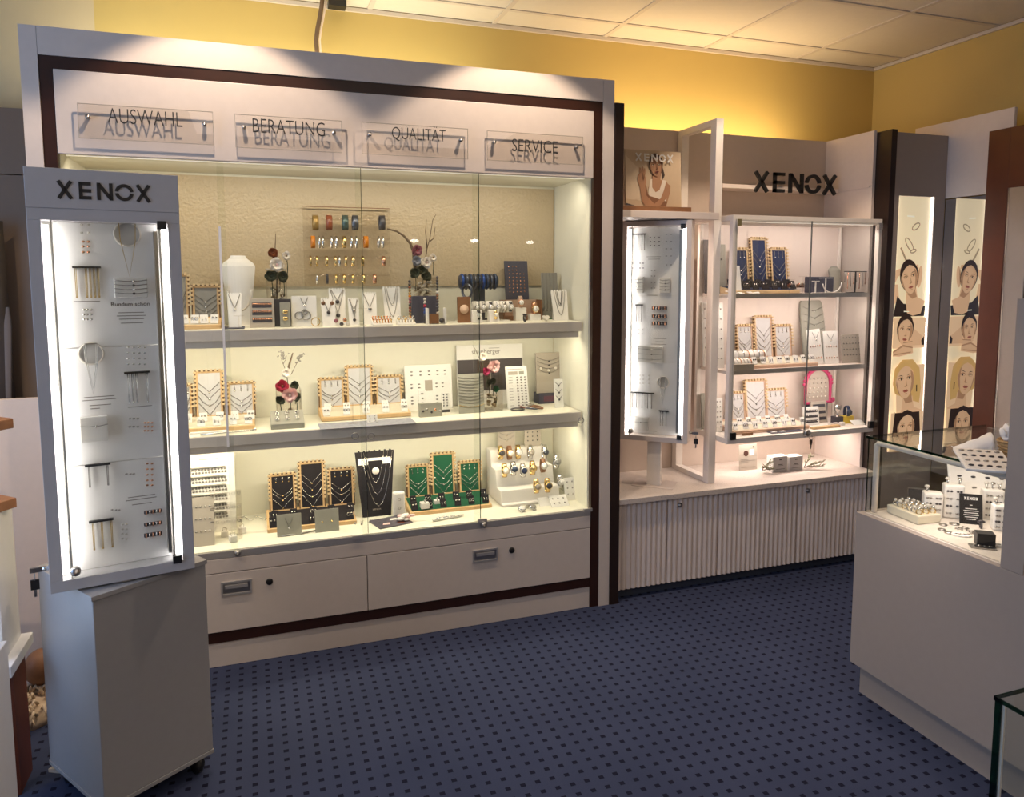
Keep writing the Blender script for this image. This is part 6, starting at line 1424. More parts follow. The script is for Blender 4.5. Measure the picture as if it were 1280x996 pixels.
# bottom vitrine deck
triptych('pegged display with white pads on the vitrine floor', 'white display, vitrine floor', ZF, (918, 1012), 533, 3.192, [(913, 932, 490), (932, 959, 475), (957, 983, 486)], 'pad_white', 'wood_pink', 'card_white', 'stone_dark', 15, yf=3.037, rows=2)
a = onz(955, 544, ZF); single(G().box(-.10, .10, 0, .06, 0, .002), 'dark_mat', 'navy_box', 'dark mat lying before the white display on the vitrine floor', 'mat', (onz(985, 540, ZF)[0], 2.995, ZF))
for i, u in enumerate((958, 972)): q = onz(u, 538, ZF); single(G().box(-.014, .014, -.008, .008, 0, .004), 'price_card', 'card_white', ['left white tag on the dark mat in the vitrine', 'right white tag on the dark mat in the vitrine'][i], 'tag', (q[0], 3.012, ZF + .002), .2)
q = onz(929, 542, ZF); single(G().box(-.03, .03, -.006, .006, 0, .012), 'wooden_block', 'wood_brown', 'small wooden name bar at the front left of the vitrine floor', 'bar', (q[0], 3.012, ZF), .05)
p = rect(1005, 1040, 459, 503, 3.192); w, h = p[1], p[3] - p[2]
t = thing('arched_earring_holder', 'magenta arched frame with rows of pearl earrings in the vitrine', 'earring frame', (p[0], 3.192, ZF)); z0 = p[2] - ZF
def arch(W, H, k=14): return [(-W / 2, 0), (W / 2, 0)] + [(W / 2 * math.cos(PI * i / k), H - W / 2 + W / 2 * math.sin(PI * i / k)) for i in range(k + 1)]
G().prism([(x, z + z0) for x, z in arch(w * .84, h * .92)], .004, .010).build('mesh_panel', 'card_taupe', t)
ar = arch(w * .88, h * .95); G().tube([(x, 0, z + z0) for x, z in ar], .0085, 0, 8, closed=True).build('frame_ring', 'magenta', t)
g = G()
for i, (x, z) in enumerate(ar[1:]): g.ball((x * 1.12, 0, z * 1.02 + z0), .0085, 0, (1, .8, 1), 8, 5)
tag(g.build('frame_ornament', 'magenta', t), kind='stuff')
G().ball((w * .55, 0, z0 + .01), .013, 0, (1, .7, 1), 10, 6).build('scroll_foot', 'magenta', t); G().box(-w * .3, w * .3, -.015, .03, 0, z0).build('frame_stand', 'navy_box', t)
for r in range(5):
    g = G()
    for k in range(5): g.ball((w * (-.28 + .14 * k), .001, z0 + h * (.16 + .13 * r)), .0050, 0, (1, .7, 1), 7, 4)
    tag(g.build('earring_row', 'petal_white' if r < 3 else 'steel', t), kind='stuff')
r_, o, w, h, Mw = slab('ring_box', 'grey ring box with dark slots behind the white ring box', 'ring box', 1016, 1035, 502, 3.149, ZF, 'card_taupe', .012, 8, vb=524)
for zz in (.80, .50, .20): G().box(-w * .4, w * .4, -.001, .003, h * zz - .009, h * zz + .007).build('ring_slot', 'dark_box', o)
r_, o, w, h, Mw = slab('ring_box', 'white ring box with three dark slots on the vitrine floor', 'ring box', 1006, 1025, 509, 3.105, ZF, 'card_white', .012, 8, vb=528)
for zz in (.78, .50, .22): G().box(-w * .4, w * .4, -.001, .003, h * zz - .008, h * zz + .006).build('ring_slot', 'dark_box', o); studs(o, [(h * zz + .001, [w * (-.34 + .135 * k) for k in range(6)])], 'silver', .0034)
p = rect(1040, 1053, 505, 530, 3.093)
t = thing('trophy_cup', 'small silver cup on a dark block on the vitrine floor', 'cup', (p[0], 3.093, ZF)); h = p[3] - ZF
G().box(-.024, .024, -.02, .02, 0, h * .38).build('cup_base', 'dark_box', t, None, .001); G().lathe([(.010, h * .38), (.006, h * .45), (.006, h * .58), (.018, h * .74), (.020, h * .96), (.017, h * .96), (.004, h * .66)], n=16, cap=False).build('cup_bowl', 'silver', t)
p = rect(1054, 1067, 520, 535, 3.074); single(G().box(-p[1] / 2, p[1] / 2, 0, .035, 0, p[3] - ZF), 'watch_box', 'yellow_box', 'yellow box below the blue diver watch', 'box', (p[0], 3.074, ZF), bev=.001)
q = ony(1060, 515, 3.081); watch('blue watch on the yellow box at the right of the vitrine floor', (q[0], 3.073, q[2]), .017, 'blue_bracelet', 'pad_blue', 'steel_blue')
q = onz(1037, 536, ZF); single(G().box(-.09, .09, -.012, .012, 0, .010), 'wooden_bar', 'wood_light', 'long honey wooden bar at the front right of the vitrine floor', 'bar', (q[0], 3.025, ZF), .04)
for i, u in enumerate((1030, 1038, 1048)):
    q = onz(u, 530, ZF); single(G().box(-.012, .012, 0, .02, 0, .016), 'ring_cube', 'white_plain', ['left white cube above the honey wooden bar', 'middle white cube above the honey wooden bar', 'right white cube above the honey wooden bar'][i], 'ring cube', (q[0], 3.043, ZF), bev=.002)
r_, o, w, h, Mw = slab('earring_display', 'white flat card at the right end of the vitrine floor', 'earring card', 1068, 1082, 526, 3.031, ZF, 'card_white', .003, 60, vb=534)
# goods seen through the open frame, at the left end of the vitrine
for i, (u0, u1, vt, y, zz, m, lb) in enumerate(((873, 887, 299, 3.205, ZA, 'dark_box', 'dark bracelet pad at the left end of the top vitrine shelf'), (898, 909, 305, 3.186, ZA, 'card_grey', 'grey pad at the left front of the top vitrine shelf'), (872, 886, 378, 3.205, ZB, 'card_white', 'tall white card with rows of earrings at the left rear of the middle vitrine shelf'), (897, 907, 378, 3.124, ZB, 'card_white', 'tall white card with rows of earrings at the left front of the middle vitrine shelf'), (871, 883, 492, 3.205, ZF, 'card_grey', 'grey board at the left rear of the vitrine floor'), (896, 904, 498, 3.124, ZF, 'card_white', 'white card at the left front of the vitrine floor'))):
    cx, w, _, zt = rect(u0, u1, vt, vt + 40, y); cx = max(cx, VX0 + .012 + w / 2)
    t = thing('earring_display', lb, 'display card', (cx, y, zz)); h = zt - zz
    o = G().box(-w / 2, w / 2, 0, .005, 0, h).build('board', m, t, None, .001); o.rotation_euler = (-.08, 0, 0)
    if m == 'card_white': studs(o, [(h * (.9 - .15 * k), [-w * .25, w * .2]) for k in range(6)], 'chain', .004)
    elif m == 'dark_box': studs(o, [(h * (.85 - .12 * k), [w * (-.1 + .1 * (k % 3))]) for k in range(5)], 'silver', .005, stretch=1.4)
    else: studs(o, [(h * .7, [0])], 'stone_dark', .006)
# ------------------------------------------------------------------ on the worktop below the vitrine
r_, o, w, h, Mw = slab('info_card', 'pale card with a brown seal standing on the worktop', 'info card', 925, 947, 556, 3.21, ZC, 'card_taupe', .004, 5, vb=588)
G().ell(-w * .12, h * .66, .015, .015, -.0008, 0).build('seal_print', 'seal_brown', o); G().box(w * .08, w * .35, -.0008, 0, h * .56, h * .80).build('picture_print', 'card_white', o); G().box(w * .28, w * .36, -.0008, 0, h * .86, h * .92).build('mark_print', 'ink', o)
lines(o, [(h * z, -w * .42, w * b_) for z, b_ in ((.42, .0), (.37, .38), (.31, .0), (.12, .4))], 'ink_soft', .0014)
for i, (u0, u1, lb) in enumerate(((965, 984, 'grey printed box with white sides, left one on the worktop'), (985, 1003, 'grey printed box with white sides, right one on the worktop'))):
    p = rect(u0, u1, 570, 592, 3.13); t = thing('gift_box', lb, 'box', (p[0], 3.125, ZC), .0); w, h = p[1] * .97, p[3] - ZC
    G().box(-w / 2, w / 2, 0, .05, 0, h).build('box_body', 'card_white', t, None, .002); G().box(-w * .46, w * .46, -.001, 0, h * .03, h * .97).build('front_label', 'grey_box', t)
    g = G(); g.box(-w * .08, w * .08, -.0016, -.001, h * .76, h * .82); g.box(-w * .15, w * .15, -.0016, -.001, h * .46, h * .50); g.box(-w * .2, w * .2, -.0016, -.001, h * .40, h * .42); g.box(-w * .3, w * .3, -.0016, -.001, h * .18, h * .20); g.build('label_print', 'ink', t)
def sprig(label, u, v, y, dirs, seed):
    rnd = random.Random(seed); q = ony(u, v, y); t = thing('olive_sprig', label, 'sprig', (q[0], y, ZC))
    for k, (dx, dy, dz) in enumerate(dirs):
        pts = [(dx * s, dy * s, .012 + dz * s * (1.2 - .4 * s)) for s in (0, .25, .5, .75, 1)]
        G().tube(pts, [.0022, .002, .0016, .0012, .0008], 0, 5).build('stem', 'twig', t)
        g = G()
        for i in range(16):
            s = .2 + .8 * i / 15; a = rnd.uniform(-1, 1)
            g.T = tr(dx * s, dy * s, .012 + dz * s * (1.2 - .4 * s)) @ rotz(math.atan2(dy, dx) + a) @ roty(-.4 + rnd.uniform(-.5, .5))
            g.ball((.013, 0, 0), .013, 0, (1, .28, .12), 6, 4)
        tag(g.build('leaves', 'sage', t), kind='stuff')
sprig('olive sprig lying between the info card and the grey boxes', 953, 582, 3.15, [(.015, -.06, .02), (-.02, -.05, .045), (.02, -.03, .06)], 1)
sprig('olive sprig lying right of the grey boxes', 1005, 588, 3.12, [(.10, -.02, .03), (.08, -.04, .015), (.07, .03, .06)], 2)
# posts and lit picture column
single(G().box(3.0595, 3.0955, 2.968, 3.42, 0, 2.238), 'niche_end_post', 'black_post', 'tall dark brown post between the vitrine and the lit portrait column', 'post', bev=.001)
LC = thing('light_column', 'pale column with a backlit strip of four portraits of women', 'light column', (3.268, 2.97, 0))
def LP(g, n, m, bev=0.0):
    o = g.build(n, m, LC, None, bev); o.location = (-3.268, -2.97, 0); return o
LX0, LX1, LZ0, LZ1 = 3.127, 3.366, .583, 1.912
LP(G().box(3.097, LX0, 2.97, 3.40, 0, 2.226), 'column_stile', 'counter_beige'); LP(G().box(LX1, 3.438, 2.97, 3.40, 0, 2.226), 'column_stile', 'counter_beige'); LP(G().box(LX0, LX1, 2.97, 3.40, LZ1, 2.226), 'column_head', 'counter_beige'); LP(G().box(LX0, LX1, 2.97, 3.40, 0, LZ0), 'column_foot', 'counter_beige')
LP(G().box(LX0, LX1, 2.984, 2.99, LZ0, LZ1), 'light_panel', 'lit_cream')
for xx in (LX0 + .002, LX1 - .002): LP(G().box(xx - .002, xx + .002, 2.978, 2.984, LZ0, LZ1), 'edge_light', 'tube_light')
w, h = LX1 - LX0, LZ1 - LZ0; A = h / w
K, SH, HR = 'lit_skin', 'lit_shade', 'lit_hair'
lay = []
lay += [('lit_white', 'p', [(.30, .922), (.52, .920), (.52, .926), (.30, .928)])]
def oval_ring(cx, cz, a, b, rot, k=.10): return [('lit_line', 'e', cx, cz, a, b, rot), ('lit_cream', 'e', cx, cz, a - .03, b - .03, rot)]
lay += oval_ring(.58, .885, .14, .075, .55) + oval_ring(.40, .815, .20, .085, -.9) + oval_ring(.53, .79, .10, .05, .3)
lay += [('lit_line', 'p', [(.12, .80), (.16, .805), (.42, .735), (.38, .73)])]
# portrait 1: tilted head, arm over the head, black top
z1 = .63
lay += [(K, 'p', [(.02, .715), (.42, .735), (.70, .738), (.72, .722), (.40, .718), (.10, .690), (.0, .66), (.0, .70)]), (K, 'e', .76, .690, .075, .26, -.1), (SH, 'e', .72, .690, .02, .20, -.1),
        (K, 'p', [(.0, .66), (.10, .66), (.16, .60), (.0, .58)]), ('lit_black', 'p', [(.0, .535), (.10, .615), (.30, .585), (.98, .575), (.95, .535)]), (K, 'p', [(.42, .548), (.36, .60), (.38, .65), (.66, .65), (.72, .61), (.95, .595), (.84, .545), (.60, .537)]), (SH, 'p', [(.40, .622), (.62, .640), (.70, .612), (.56, .604)])]
lay += face(.44, .685, .36, .22, A, HR, K, SH, 'lit_lips', HR, (1.12, 1.06, .08)) + [('lit_white', 'p', [(.30, .553), (.46, .552), (.46, .556), (.30, .557)])]
# portrait 2: dark hair, hands under the chin
lay += [('lit_peach', 'p', [(0, .41), (1, .41), (1, .530), (0, .530)]), (K, 'p', [(.52, .42), (.60, .49), (.92, .455), (.95, .42)]), ('lit_black', 'p', [(.88, .44), (.96, .455), (.98, .42), (.90, .42)])]
lay += face(.36, .478, .33, -.08, A, HR, K, SH, 'lit_lips', HR, (1.10, 1.05, .10))
lay += [(K, 'p', [(.0, .40), (.30, .425), (.60, .415), (.62, .390), (.20, .378), (.0, .380)]), (K, 'p', [(.20, .432), (.50, .440), (.66, .422), (.40, .412)]), (SH, 'p', [(.0, .398), (.30, .424), (.60, .414), (.60, .409), (.30, .417), (.0, .392)]), (SH, 'p', [(.05, .388), (.55, .396), (.55, .392), (.05, .384)]), (SH, 'p', [(.30, .434), (.58, .438), (.58, .434), (.30, .430)])]
# portrait 3: fair hair
lay += [('lit_peach', 'p', [(.10, .335), (1, .345), (1, .130), (.20, .130)]), ('lit_blonde', 'p', [(.08, .33), (.30, .365), (.62, .365), (.84, .33), (.92, .25), (.88, .19), (.66, .20), (.12, .23), (.04, .27)]), (K, 'p', [(.36, .21), (.66, .22), (.72, .175), (.97, .16), (.94, .125), (.22, .125), (.34, .165)]), (SH, 'p', [(.34, .222), (.62, .232), (.66, .195), (.46, .190)]), ('lit_black', 'p', [(.76, .262), (.79, .262), (.80, .235), (.77, .235)])]
lay += face(.40, .282, .41, .10, A, 'lit_blonde', K, SH, 'lit_lips', HR, (1.15, 1.05, .06))
lay += [('lit_line', 'p', [(.06, .135), (.10, .160), (.12, .158), (.09, .132)])]
# portrait 4: dark hair, at the lower end
lay += [('lit_peach', 'p', [(0, 0), (1, 0), (1, .155), (0, .155)]), (HR, 'p', [(.12, .155), (.88, .155), (.94, .06), (.06, .06)]), (K, 'p', [(.10, .0), (.9, .0), (.72, .03), (.28, .03)])]
lay += face(.48, .092, .38, .0, A, HR, K, SH, 'lit_lips', HR, (1.1, 1.0, .04))
lay = [l for l in lay]
LPr = bpy.data.objects.new('portrait_print', None); COL.objects.link(LPr); LPr.parent = LC; LPr.location = (0, .0135, LZ0); LPr.empty_display_size = .05
LPr.location = ((LX0 + LX1) / 2 - 3.268, .0136, LZ0)
pic(LPr, lay, w - .018, h, 0)
# ================================================================== right side: mirror wall, wooden case, sales counter
RX = 3.44
single(G().box(RX, RX + .018, 2.62, 3.18, 1.906, 2.300), 'wall_board', 'niche_white', 'tall white board above the mirror on the right side', 'panel', bev=.001)
MI = thing('wall_mirror', 'tall mirror on the right side reflecting the lit portrait column', 'mirror', (RX, 2.78, .45))
G().box(.001, .005, -.16, .19, 0, 1.45).build('mirror_glass', 'mirror', MI); G().box(.005, .02, -.16, .19, 0, 1.45).build('mirror_back', 'counter_beige', MI)
WX = 3.40
WC = thing('wood_framed_case', 'reddish brown wooden framed wall case with steel lining at the right edge', 'wall case', (WX, 2.15, 0))
def WP(g, n, m, bev=0.0, rel=None):
    o = g.build(n, m, rel or WC, None, bev)
    if not rel: o.location = (-WX, -2.15, 0)
    return o
WP(G().box(WX, WX + .26, 2.602, 2.712, .0, 2.200), 'frame_stile', 'red_wood', .001); WP(G().box(WX, WX + .26, 1.50, 1.61, .0, 2.200), 'frame_stile', 'red_wood', .001)
WP(G().box(WX, WX + .26, 1.61, 2.6015, 1.918, 2.200), 'frame_rail', 'red_wood', .001); WP(G().box(WX, WX + .26, 1.61, 2.6015, 0, .60), 'case_base', 'red_wood')
WP(G().box(WX + .006, WX + .012, 2.50, 2.6015, .60, 1.918), 'steel_strip', 'steel_panel'); WP(G().box(WX + .004, WX + .010, 2.592, 2.601, .60, 1.918), 'steel_edge', 'silver')
WP(G().box(WX + .20, WX + .24, 1.61, 2.50, .60, 1.918), 'back_panel', 'pale_blue_panel'); WP(G().box(WX + .012, WX + .018, 1.61, 2.50, .60, 1.918), 'glass_pane', 'glass')
# sales counter
CT = thing('sales_counter', 'beige sales counter body with recessed plinth on the right', 'counter', (2.0, 2.02, 0))
def CP(g, n, m, bev=0.0):
    o = g.build(n, m, CT, None, bev); o.location = (-2.0, -2.02, 0); return o
CP(G().box(2.0, 2.022, .55, 2.02, .116, .671), 'front_panel', 'counter_beige', .001); CP(G().box(2.022, 2.62, 2.0, 2.02, .116, .671), 'end_panel', 'counter_beige')
CP(G().box(2.022, 2.62, .55, 2.0, .10, .660), 'counter_body', 'counter_beige'); CP(G().box(2.036, 2.60, .57, 2.005, 0, .10), 'plinth', 'counter_beige')
CP(G().box(2.022, 2.62, .55, 2.0, .660, .672), 'display_deck', 'counter_edge')
GZ = .945
GC = thing('glass_counter_case', 'glass showcase box with a rounded pale light rail on the sales counter', 'glass case', (2.03, 2.01, .672))
def GP(g, n, m, bev=0.0):
    o = g.build(n, m, GC, None, bev); o.location = (-2.03, -2.01, -.672); return o
GP(G().box(2.030, 2.036, 1.484, 2.010, .672, GZ - .008), 'front_glass', 'glass'); GP(G().box(2.036, 2.60, 2.004, 2.010, .672, GZ - .008), 'end_glass', 'glass')
GP(G().box(2.024, 2.60, 1.484, 2.016, GZ - .008, GZ), 'top_glass', 'glass')
g = G(); g.box(2.0235, 2.0245, 1.484, 2.0165, GZ - .008, GZ); g.box(2.0235, 2.60, 2.0155, 2.0165, GZ - .008, GZ); GP(g, 'glass_rim', 'glass_edge')
g = G(); g.box(2.0296, 2.0304, 2.0055, 2.0104, .672, GZ - .008); GP(g, 'glass_rim', 'glass_edge')
GP(G().tube([(2.052, 1.484, GZ - .022), (2.052, 1.985, GZ - .022), (2.052, 1.992, GZ - .030), (2.052, 1.992, .676)], .010, 0, 10), 'light_rail', 'rail_cream')
GP(G().box(2.060, 2.066, 1.49, 1.97, GZ - .034, GZ - .028), 'light_strip', 'strip_soft')
GP(G().box(2.585, 2.60, 1.484, 2.0, .672, GZ - .008), 'back_door', 'counter_beige')
single(G().box(2.0, 2.30, 1.415, 1.482, .672, 1.44), 'counter_screen', 'counter_beige', 'grey upright panel closing the glass case at the right edge', 'panel', bev=.001)
CDk = .6725
# goods in the glass case
def cp(u, v): return onz(u, v, CDk)
a, b, c = cp(1108, 640), cp(1147, 656), cp(1170, 651)
RA = math.atan2(b[1] - a[1], b[0] - a[0]); L = float(np.hypot(b[0] - a[0], b[1] - a[1])); 
t = thing('ring_tray', 'cream tray of shiny pearl rings in the glass counter case', 'ring tray', (float(a[0]), float(a[1]), CDk), RA)
Dp = .095
G().prismz([(0, 0), (L, 0), (L, Dp), (0, Dp)], 0, .030).build('tray', 'cream_tray', t, None, .004)
rnd = random.Random(3)
for i in range(18):
    r, q = divmod(i, 6); o2 = thing('ring', ORD[q] + ' ring in the ' + ROWN[r] + ' row of the cream tray in the glass case', 'ring', (0, 0, 0), 0, 'rings in the cream tray')
    P = tr(*a[:2], CDk) @ rotz(RA) @ Vector((.018 + (L - .036) * q / 5, .02 + .028 * r, .030)); o2.location = P; o2.rotation_euler = (0, 0, RA + .3 * (i % 3))
    G().ring((0, 0, .007), .009, .0022, 'Y', 0, 14, 5).build('band', ('silver', 'steel', 'gold')[i % 3], o2); G().ball((0, 0, .019), .0072, 0, (1, 1, .9), 10, 6).build('ring_head', ('silver', 'pearl', 'silver')[i % 3], o2)
def ecube(label, u0, u1, vt, vb, rz, rings, seed):
    q = cp((u0 + u1) / 2, vb); x, y = q[0], q[1]
    a, b = onpl(u0, vb, q, (1, 0, .0)) if False else (None, None), None
    k = np.hypot(q[0], q[1]); w = (u1 - u0) / F_ * (k * math.cos(math.atan2(x, y) - YAW)) * 1.0
    zt = 1.5 + (onx((u0 + u1) / 2, vt, x)[2] - 1.5)
    h = zt - CDk; W = w * .80
    t = thing('earring_cube', label, 'earring stand', (x, y, CDk), rz)
    G().box(-W / 2, W / 2, 0, .045, 0, h).build('cube_body', 'white_plain', t, None, .006)
    for r in range(4):
        g = G()
        for c_ in range(2):
            for s in (-.08, .08): g.ball((W * (-.24 + .48 * c_ + s), -.001, h * (.82 - .22 * r)), .0046, 0, (1.1, .6, .8), 7, 4)
        tag(g.build('earring_row', 'stone_dark' if (r + seed) % 2 else 'steel', t), kind='stuff')
    for i in range(rings):
        P = Vector((-W * .3 + W * .6 * i / max(1, rings - 1), .022, h)); o2 = thing('ring', ('' if rings == 1 else ORD[i] + ' ') + 'ring on top of the ' + label, 'ring', (0, 0, 0), 0, ('rings on the ' + label) if rings > 1 else None)
        o2.location = tr(x, y, CDk) @ rotz(rz) @ P; o2.rotation_euler = (0, 0, rz)
        G().ring((0, 0, .007), .009, .002, 'X', 0, 14, 5).build('band', 'silver', o2); G().ball((0, 0, .018), .007, 0, (1.2, 1, .8), 8, 5).build('ring_head', 'silver' if i % 2 else 'pearl', o2)
CR = -math.radians(38)
ecube('low white earring cube behind the cream ring tray', 1152, 1180, 616, 648, CR, 1, 0)
ecube('tall white earring cube left of the black brand card', 1177, 1206, 606, 648, CR, 2, 1)
ecube('white earring cube behind the black brand card', 1226, 1256, 612, 650, CR, 3, 0)
ecube('white earring cube at the right end of the glass case', 1240, 1262, 632, 664, CR, 1, 1)
# black brand card
q = cp(1214, 655); x, y = float(q[0]), float(q[1])
t = thing('brand_card', 'black upright card with white XENOX lettering in the glass case', 'sign card', (x, y, CDk), CR)
w, h = .068, .100
o = G().box(-w / 2, w / 2, 0, .004, 0, h).build('card', 'black', t); o.rotation_euler = (-.25, 0, 0)
xenox(G(), w * .62, h * .10, .0018, .0006).build('lettering', 'white_ink', o, (0, -.0007, h * .80))
g = G()
for i, (z, k) in enumerate(((.62, .06), (.5, .25), (.43, .33), (.36, .3), (.29, .33), (.22, .28), (.15, .2))): g.box(-w * k, w * k, -.0005, 0, h * z, h * z + .002)
g.build('text_lines', 'white_ink', o); G().box(-.02, .02, .005, .03, 0, .004).build('card_foot', 'black', t)
for i, (u, v, R) in enumerate(((1179, 656, .013), (1193, 655, .016), (1177, 662, .012), (1186, 666, .013))):
    q = cp(u, v); single(G().lathe([(0, 0), (R, 0), (R, .003), (0, .004)], n=18), 'disc_pendant', 'steel', ['rear left', 'rear right', 'front left', 'front right'][i] + ' flat grey disc pendant before the tall earring cube', 'pendant', (q[0], q[1], CDk), group='disc pendants in the glass case')
for i, (u, v, sx, sy) in enumerate(((1202, 669, .03, .02), (1228, 684, .035, .018), (1240, 681, .03, .012))):
    q = cp(u, v); t = thing('jewellery_card', ['white scalloped card lying at the front of the glass case', 'grey card with metal discs lying at the front of the glass case', 'white card beside the metal disc card in the glass case'][i], 'jewellery card', (q[0], q[1], CDk), CR)
    G().prismz([(sx * math.cos(a_) , sy * math.sin(a_)) for a_ in [2 * PI * k / 12 for k in range(12)]] if i == 0 else [(-sx, -sy), (sx, -sy), (sx, sy), (-sx, sy)], 0, .004).build('card', 'card_white' if i != 1 else 'steel', t)
    g = G()
    for k in range(4): g.ball((-sx * .6 + sx * .4 * k, 0, .005), .0045, 0, (1.4, 1, .5), 7, 4)
    g.build('stone_row', 'steel', t)
for i, (u, v) in enumerate(((1199, 661), (1206, 660), (1213, 664), (1218, 668), (1225, 667))):
    q = cp(u, v); g = G().tube([(.012 * (16 * math.sin(a_) ** 3) / 16, .012 * (13 * math.cos(a_) - 5 * math.cos(2 * a_) - 2 * math.cos(3 * a_) - math.cos(4 * a_)) / 16, .0016) for a_ in [2 * PI * k / 18 for k in range(18)]], .0015, 0, 5, closed=True)
    single(g, 'heart_charm', 'steel', ORD[i] + ' open heart charm from the left before the black brand card', 'charm', (q[0], q[1], CDk), .7 * i, group='heart charms in the glass case')
q = cp(1226, 660); g = G(); g.ring((0, 0, .010), .010, .003, 'X', 0, 14, 5); g.ball((0, 0, .022), .008, 0, (1.6, .7, .7)); single(g, 'bow_ring', 'stone_dark', 'dark bow shaped ring right of the black brand card', 'ring', (q[0], q[1], CDk), CR)
q = cp(1247, 678); single(G().box(-.025, .025, -.02, .02, 0, .040), 'ring_block', 'black', 'black block at the front right of the glass case', 'block', (min(q[0], 2.12), max(1.53, q[1]), CDk), CR, bev=.002)
p = cp(1140, 628); single(G().box(-.035, .035, -.01, .01, 0, .05), 'dark_block', 'dark_box', 'dark block behind the cream ring tray', 'block', (p[0] + .03, p[1], CDk), CR)
# leaning earring boards behind
def lean_board(label, cx, cy, z, w, h, rz, ln, rows_):
    t = thing('earring_board', label, 'earring board', (cx, cy, z), rz)
    o = G().box(-w / 2, w / 2, 0, .008, 0, h).build('board', 'card_white', t, None, .002); o.rotation_euler = (-ln, 0, 0)
    G().box(-w / 2 + .008, w / 2 - .008, -.001, .0, .008, h - .008).build('board_face', 'white_plain', o)
    for r in range(rows_):
        g = G()
        for c_ in range(5): g.ball((w * (-.36 + .18 * c_), -.003, h * (.85 - .7 * r / max(1, rows_ - 1))), .0055, 0, (1.5, .6, .7), 7, 4)
        tag(g.build('earring_row', 'stone_dark' if r % 2 else 'steel', o), kind='stuff')
lean_board('white earring board leaning at the back of the glass case', 2.36, 1.79, CDk, .24, .22, CR, .55, 5)
qt = onz(1240, 589, GZ)
lean_board('white earring tray lying almost flat on top of the glass case', float(qt[0]), float(qt[1]), GZ + .003, .13, .17, CR, 1.42, 4)
# basket with white frill
q = onz(1259, 570, GZ); BX, BY = float(q[0]) + .02, float(q[1])
t = thing('woven_basket', 'small woven basket on the glass case top', 'basket', (BX, BY, GZ))
G().lathe([(.030, 0), (.042, .05), (.040, .05), (.029, .004), (0, .004)], n=20, cap=False).build('basket_wall', 'basket', t)
for k in range(5): G().ring((0, 0, .006 + .010 * k), .0312 + .0025 * k, .0028, 'Z', 0, 24, 5).build('basket_coil', 'basket', t)
rnd = random.Random(11)
g = G()
for i in range(26):
    a_ = rnd.uniform(0, 2 * PI); R_ = rnd.uniform(.01, .035); g.T = tr(R_ * math.cos(a_), R_ * math.sin(a_), .055 + rnd.uniform(0, .028)) @ rotz(a_) @ roty(rnd.uniform(-.8, .8)); g.ball((0, 0, 0), .018, 0, (.25, 1, 1.1), 8, 5)
single(g, 'paper_frill', 'tulle', 'white crinkled paper frill filling the woven basket', 'paper filling', (BX, BY, GZ))
rnd = random.Random(21); g = G(); vs = []; fs = []
for i in range(13):
    for j in range(7):
        s_, r = i / 12, j / 6; vs.append((-.085 + .10 * s_, -.045 + .09 * r, .004 + .060 * s_ ** .8 * (1 - abs(2 * r - 1) ** 2) + .006 * math.sin(14 * r + 5 * s_) * s_ + rnd.uniform(-.002, .002)))
for i in range(12):
    for j in range(6): a_ = i * 7 + j; fs.append((a_, a_ + 7, a_ + 8, a_ + 1))
g.add(vs, fs, 0, True)
o = single(g, 'white_cloth', 'tulle', 'white folded cloth draped beside the woven basket', 'cloth', (BX - .05, BY + .05, GZ + .003), CR)
sm = o.modifiers.new('thick', 'SOLIDIFY'); sm.thickness = .002
# low glass case at the lower right corner
q = onz(1245, 870, .60); bx, by = float(q[0]), float(q[1])
LG = thing('low_glass_case', 'low glass display case with green edges at the lower right corner', 'glass case', (bx, by, 0))
def LGp(g, n, m, bev=0.0): return g.build(n, m, LG, None, bev)
LGp(G().box(0, .006, -.6, 0, .02, .592), 'side_glass', 'glass'); LGp(G().box(.006, .48, -.006, 0, .02, .592), 'end_glass', 'glass'); LGp(G().box(-.002, .48, -.6, .002, .592, .60), 'top_glass', 'glass')
g = G(); g.box(-.003, .0, -.6, .003, .591, .6005); g.box(-.003, .48, .001, .003, .591, .6005); LGp(g, 'glass_rim', 'glass_edge')
g = G(); g.box(-.001, .007, -.010, .001, .02, .591); LGp(g, 'glass_rim', 'glass_edge')
LGp(G().box(.010, .015, -.014, -.009, .02, .588), 'corner_profile', 'bracket_white')
LGp(G().box(.0, .48, -.6, 0, .0, .02), 'case_floor', 'counter_beige')
LGp(G().box(.02, .47, -.59, -.012, .33, .336), 'glass_shelf', 'glass')
single(G().box(0, .10, -.25, 0, 0, .50), 'black_display_stand', 'dark_box', 'dark upright display block inside the low glass case', 'display stand', (bx + .085, by - .055, .0205), bev=.012)
# ================================================================== left edge
single(G().box(-1.75, -.722, 3.05, 3.08, 0, 1.072), 'low_partition', 'beige_board', 'beige half-height partition board left of the big cabinet', 'partition', bev=.001)
WPn = thing('taupe_wall_panelling', 'taupe wall panelling with a seam above the left partition', 'wall panelling', (-1.2, 3.60, 0))
for z0, z1, m in ((1.925, 2.19, 'taupe_panel'), (0, 1.921, 'taupe_panel')): G().box(-.55, .47, 0, .03, z0, z1).build('panel', m, WPn)
CTn = thing('hanging_curtain', 'dark pleated curtain hanging before the taupe panelling', 'curtain', (-1.13, 3.52, .3))
g = G(); vs = []; fs = []
for i in range(25):
    x = -.42 + .62 * i / 24
    y = .02 * math.sin(i * 1.1)
    vs += [(x, y, 0), (x * .96, y, 1.43)]
for i in range(24): fs.append((2 * i, 2 * i + 2, 2 * i + 3, 2 * i + 1))
g.add(vs, fs, 0, True); o = g.build('curtain_cloth', 'taupe_dark', CTn); sm = o.modifiers.new('thick', 'SOLIDIFY'); sm.thickness = .004
G().tube([(.115, -.03, 0), (.095, -.03, .7), (.055, -.03, 1.42)], .022, 0, 6).build('curtain_edge', 'fabric_tan', CTn)
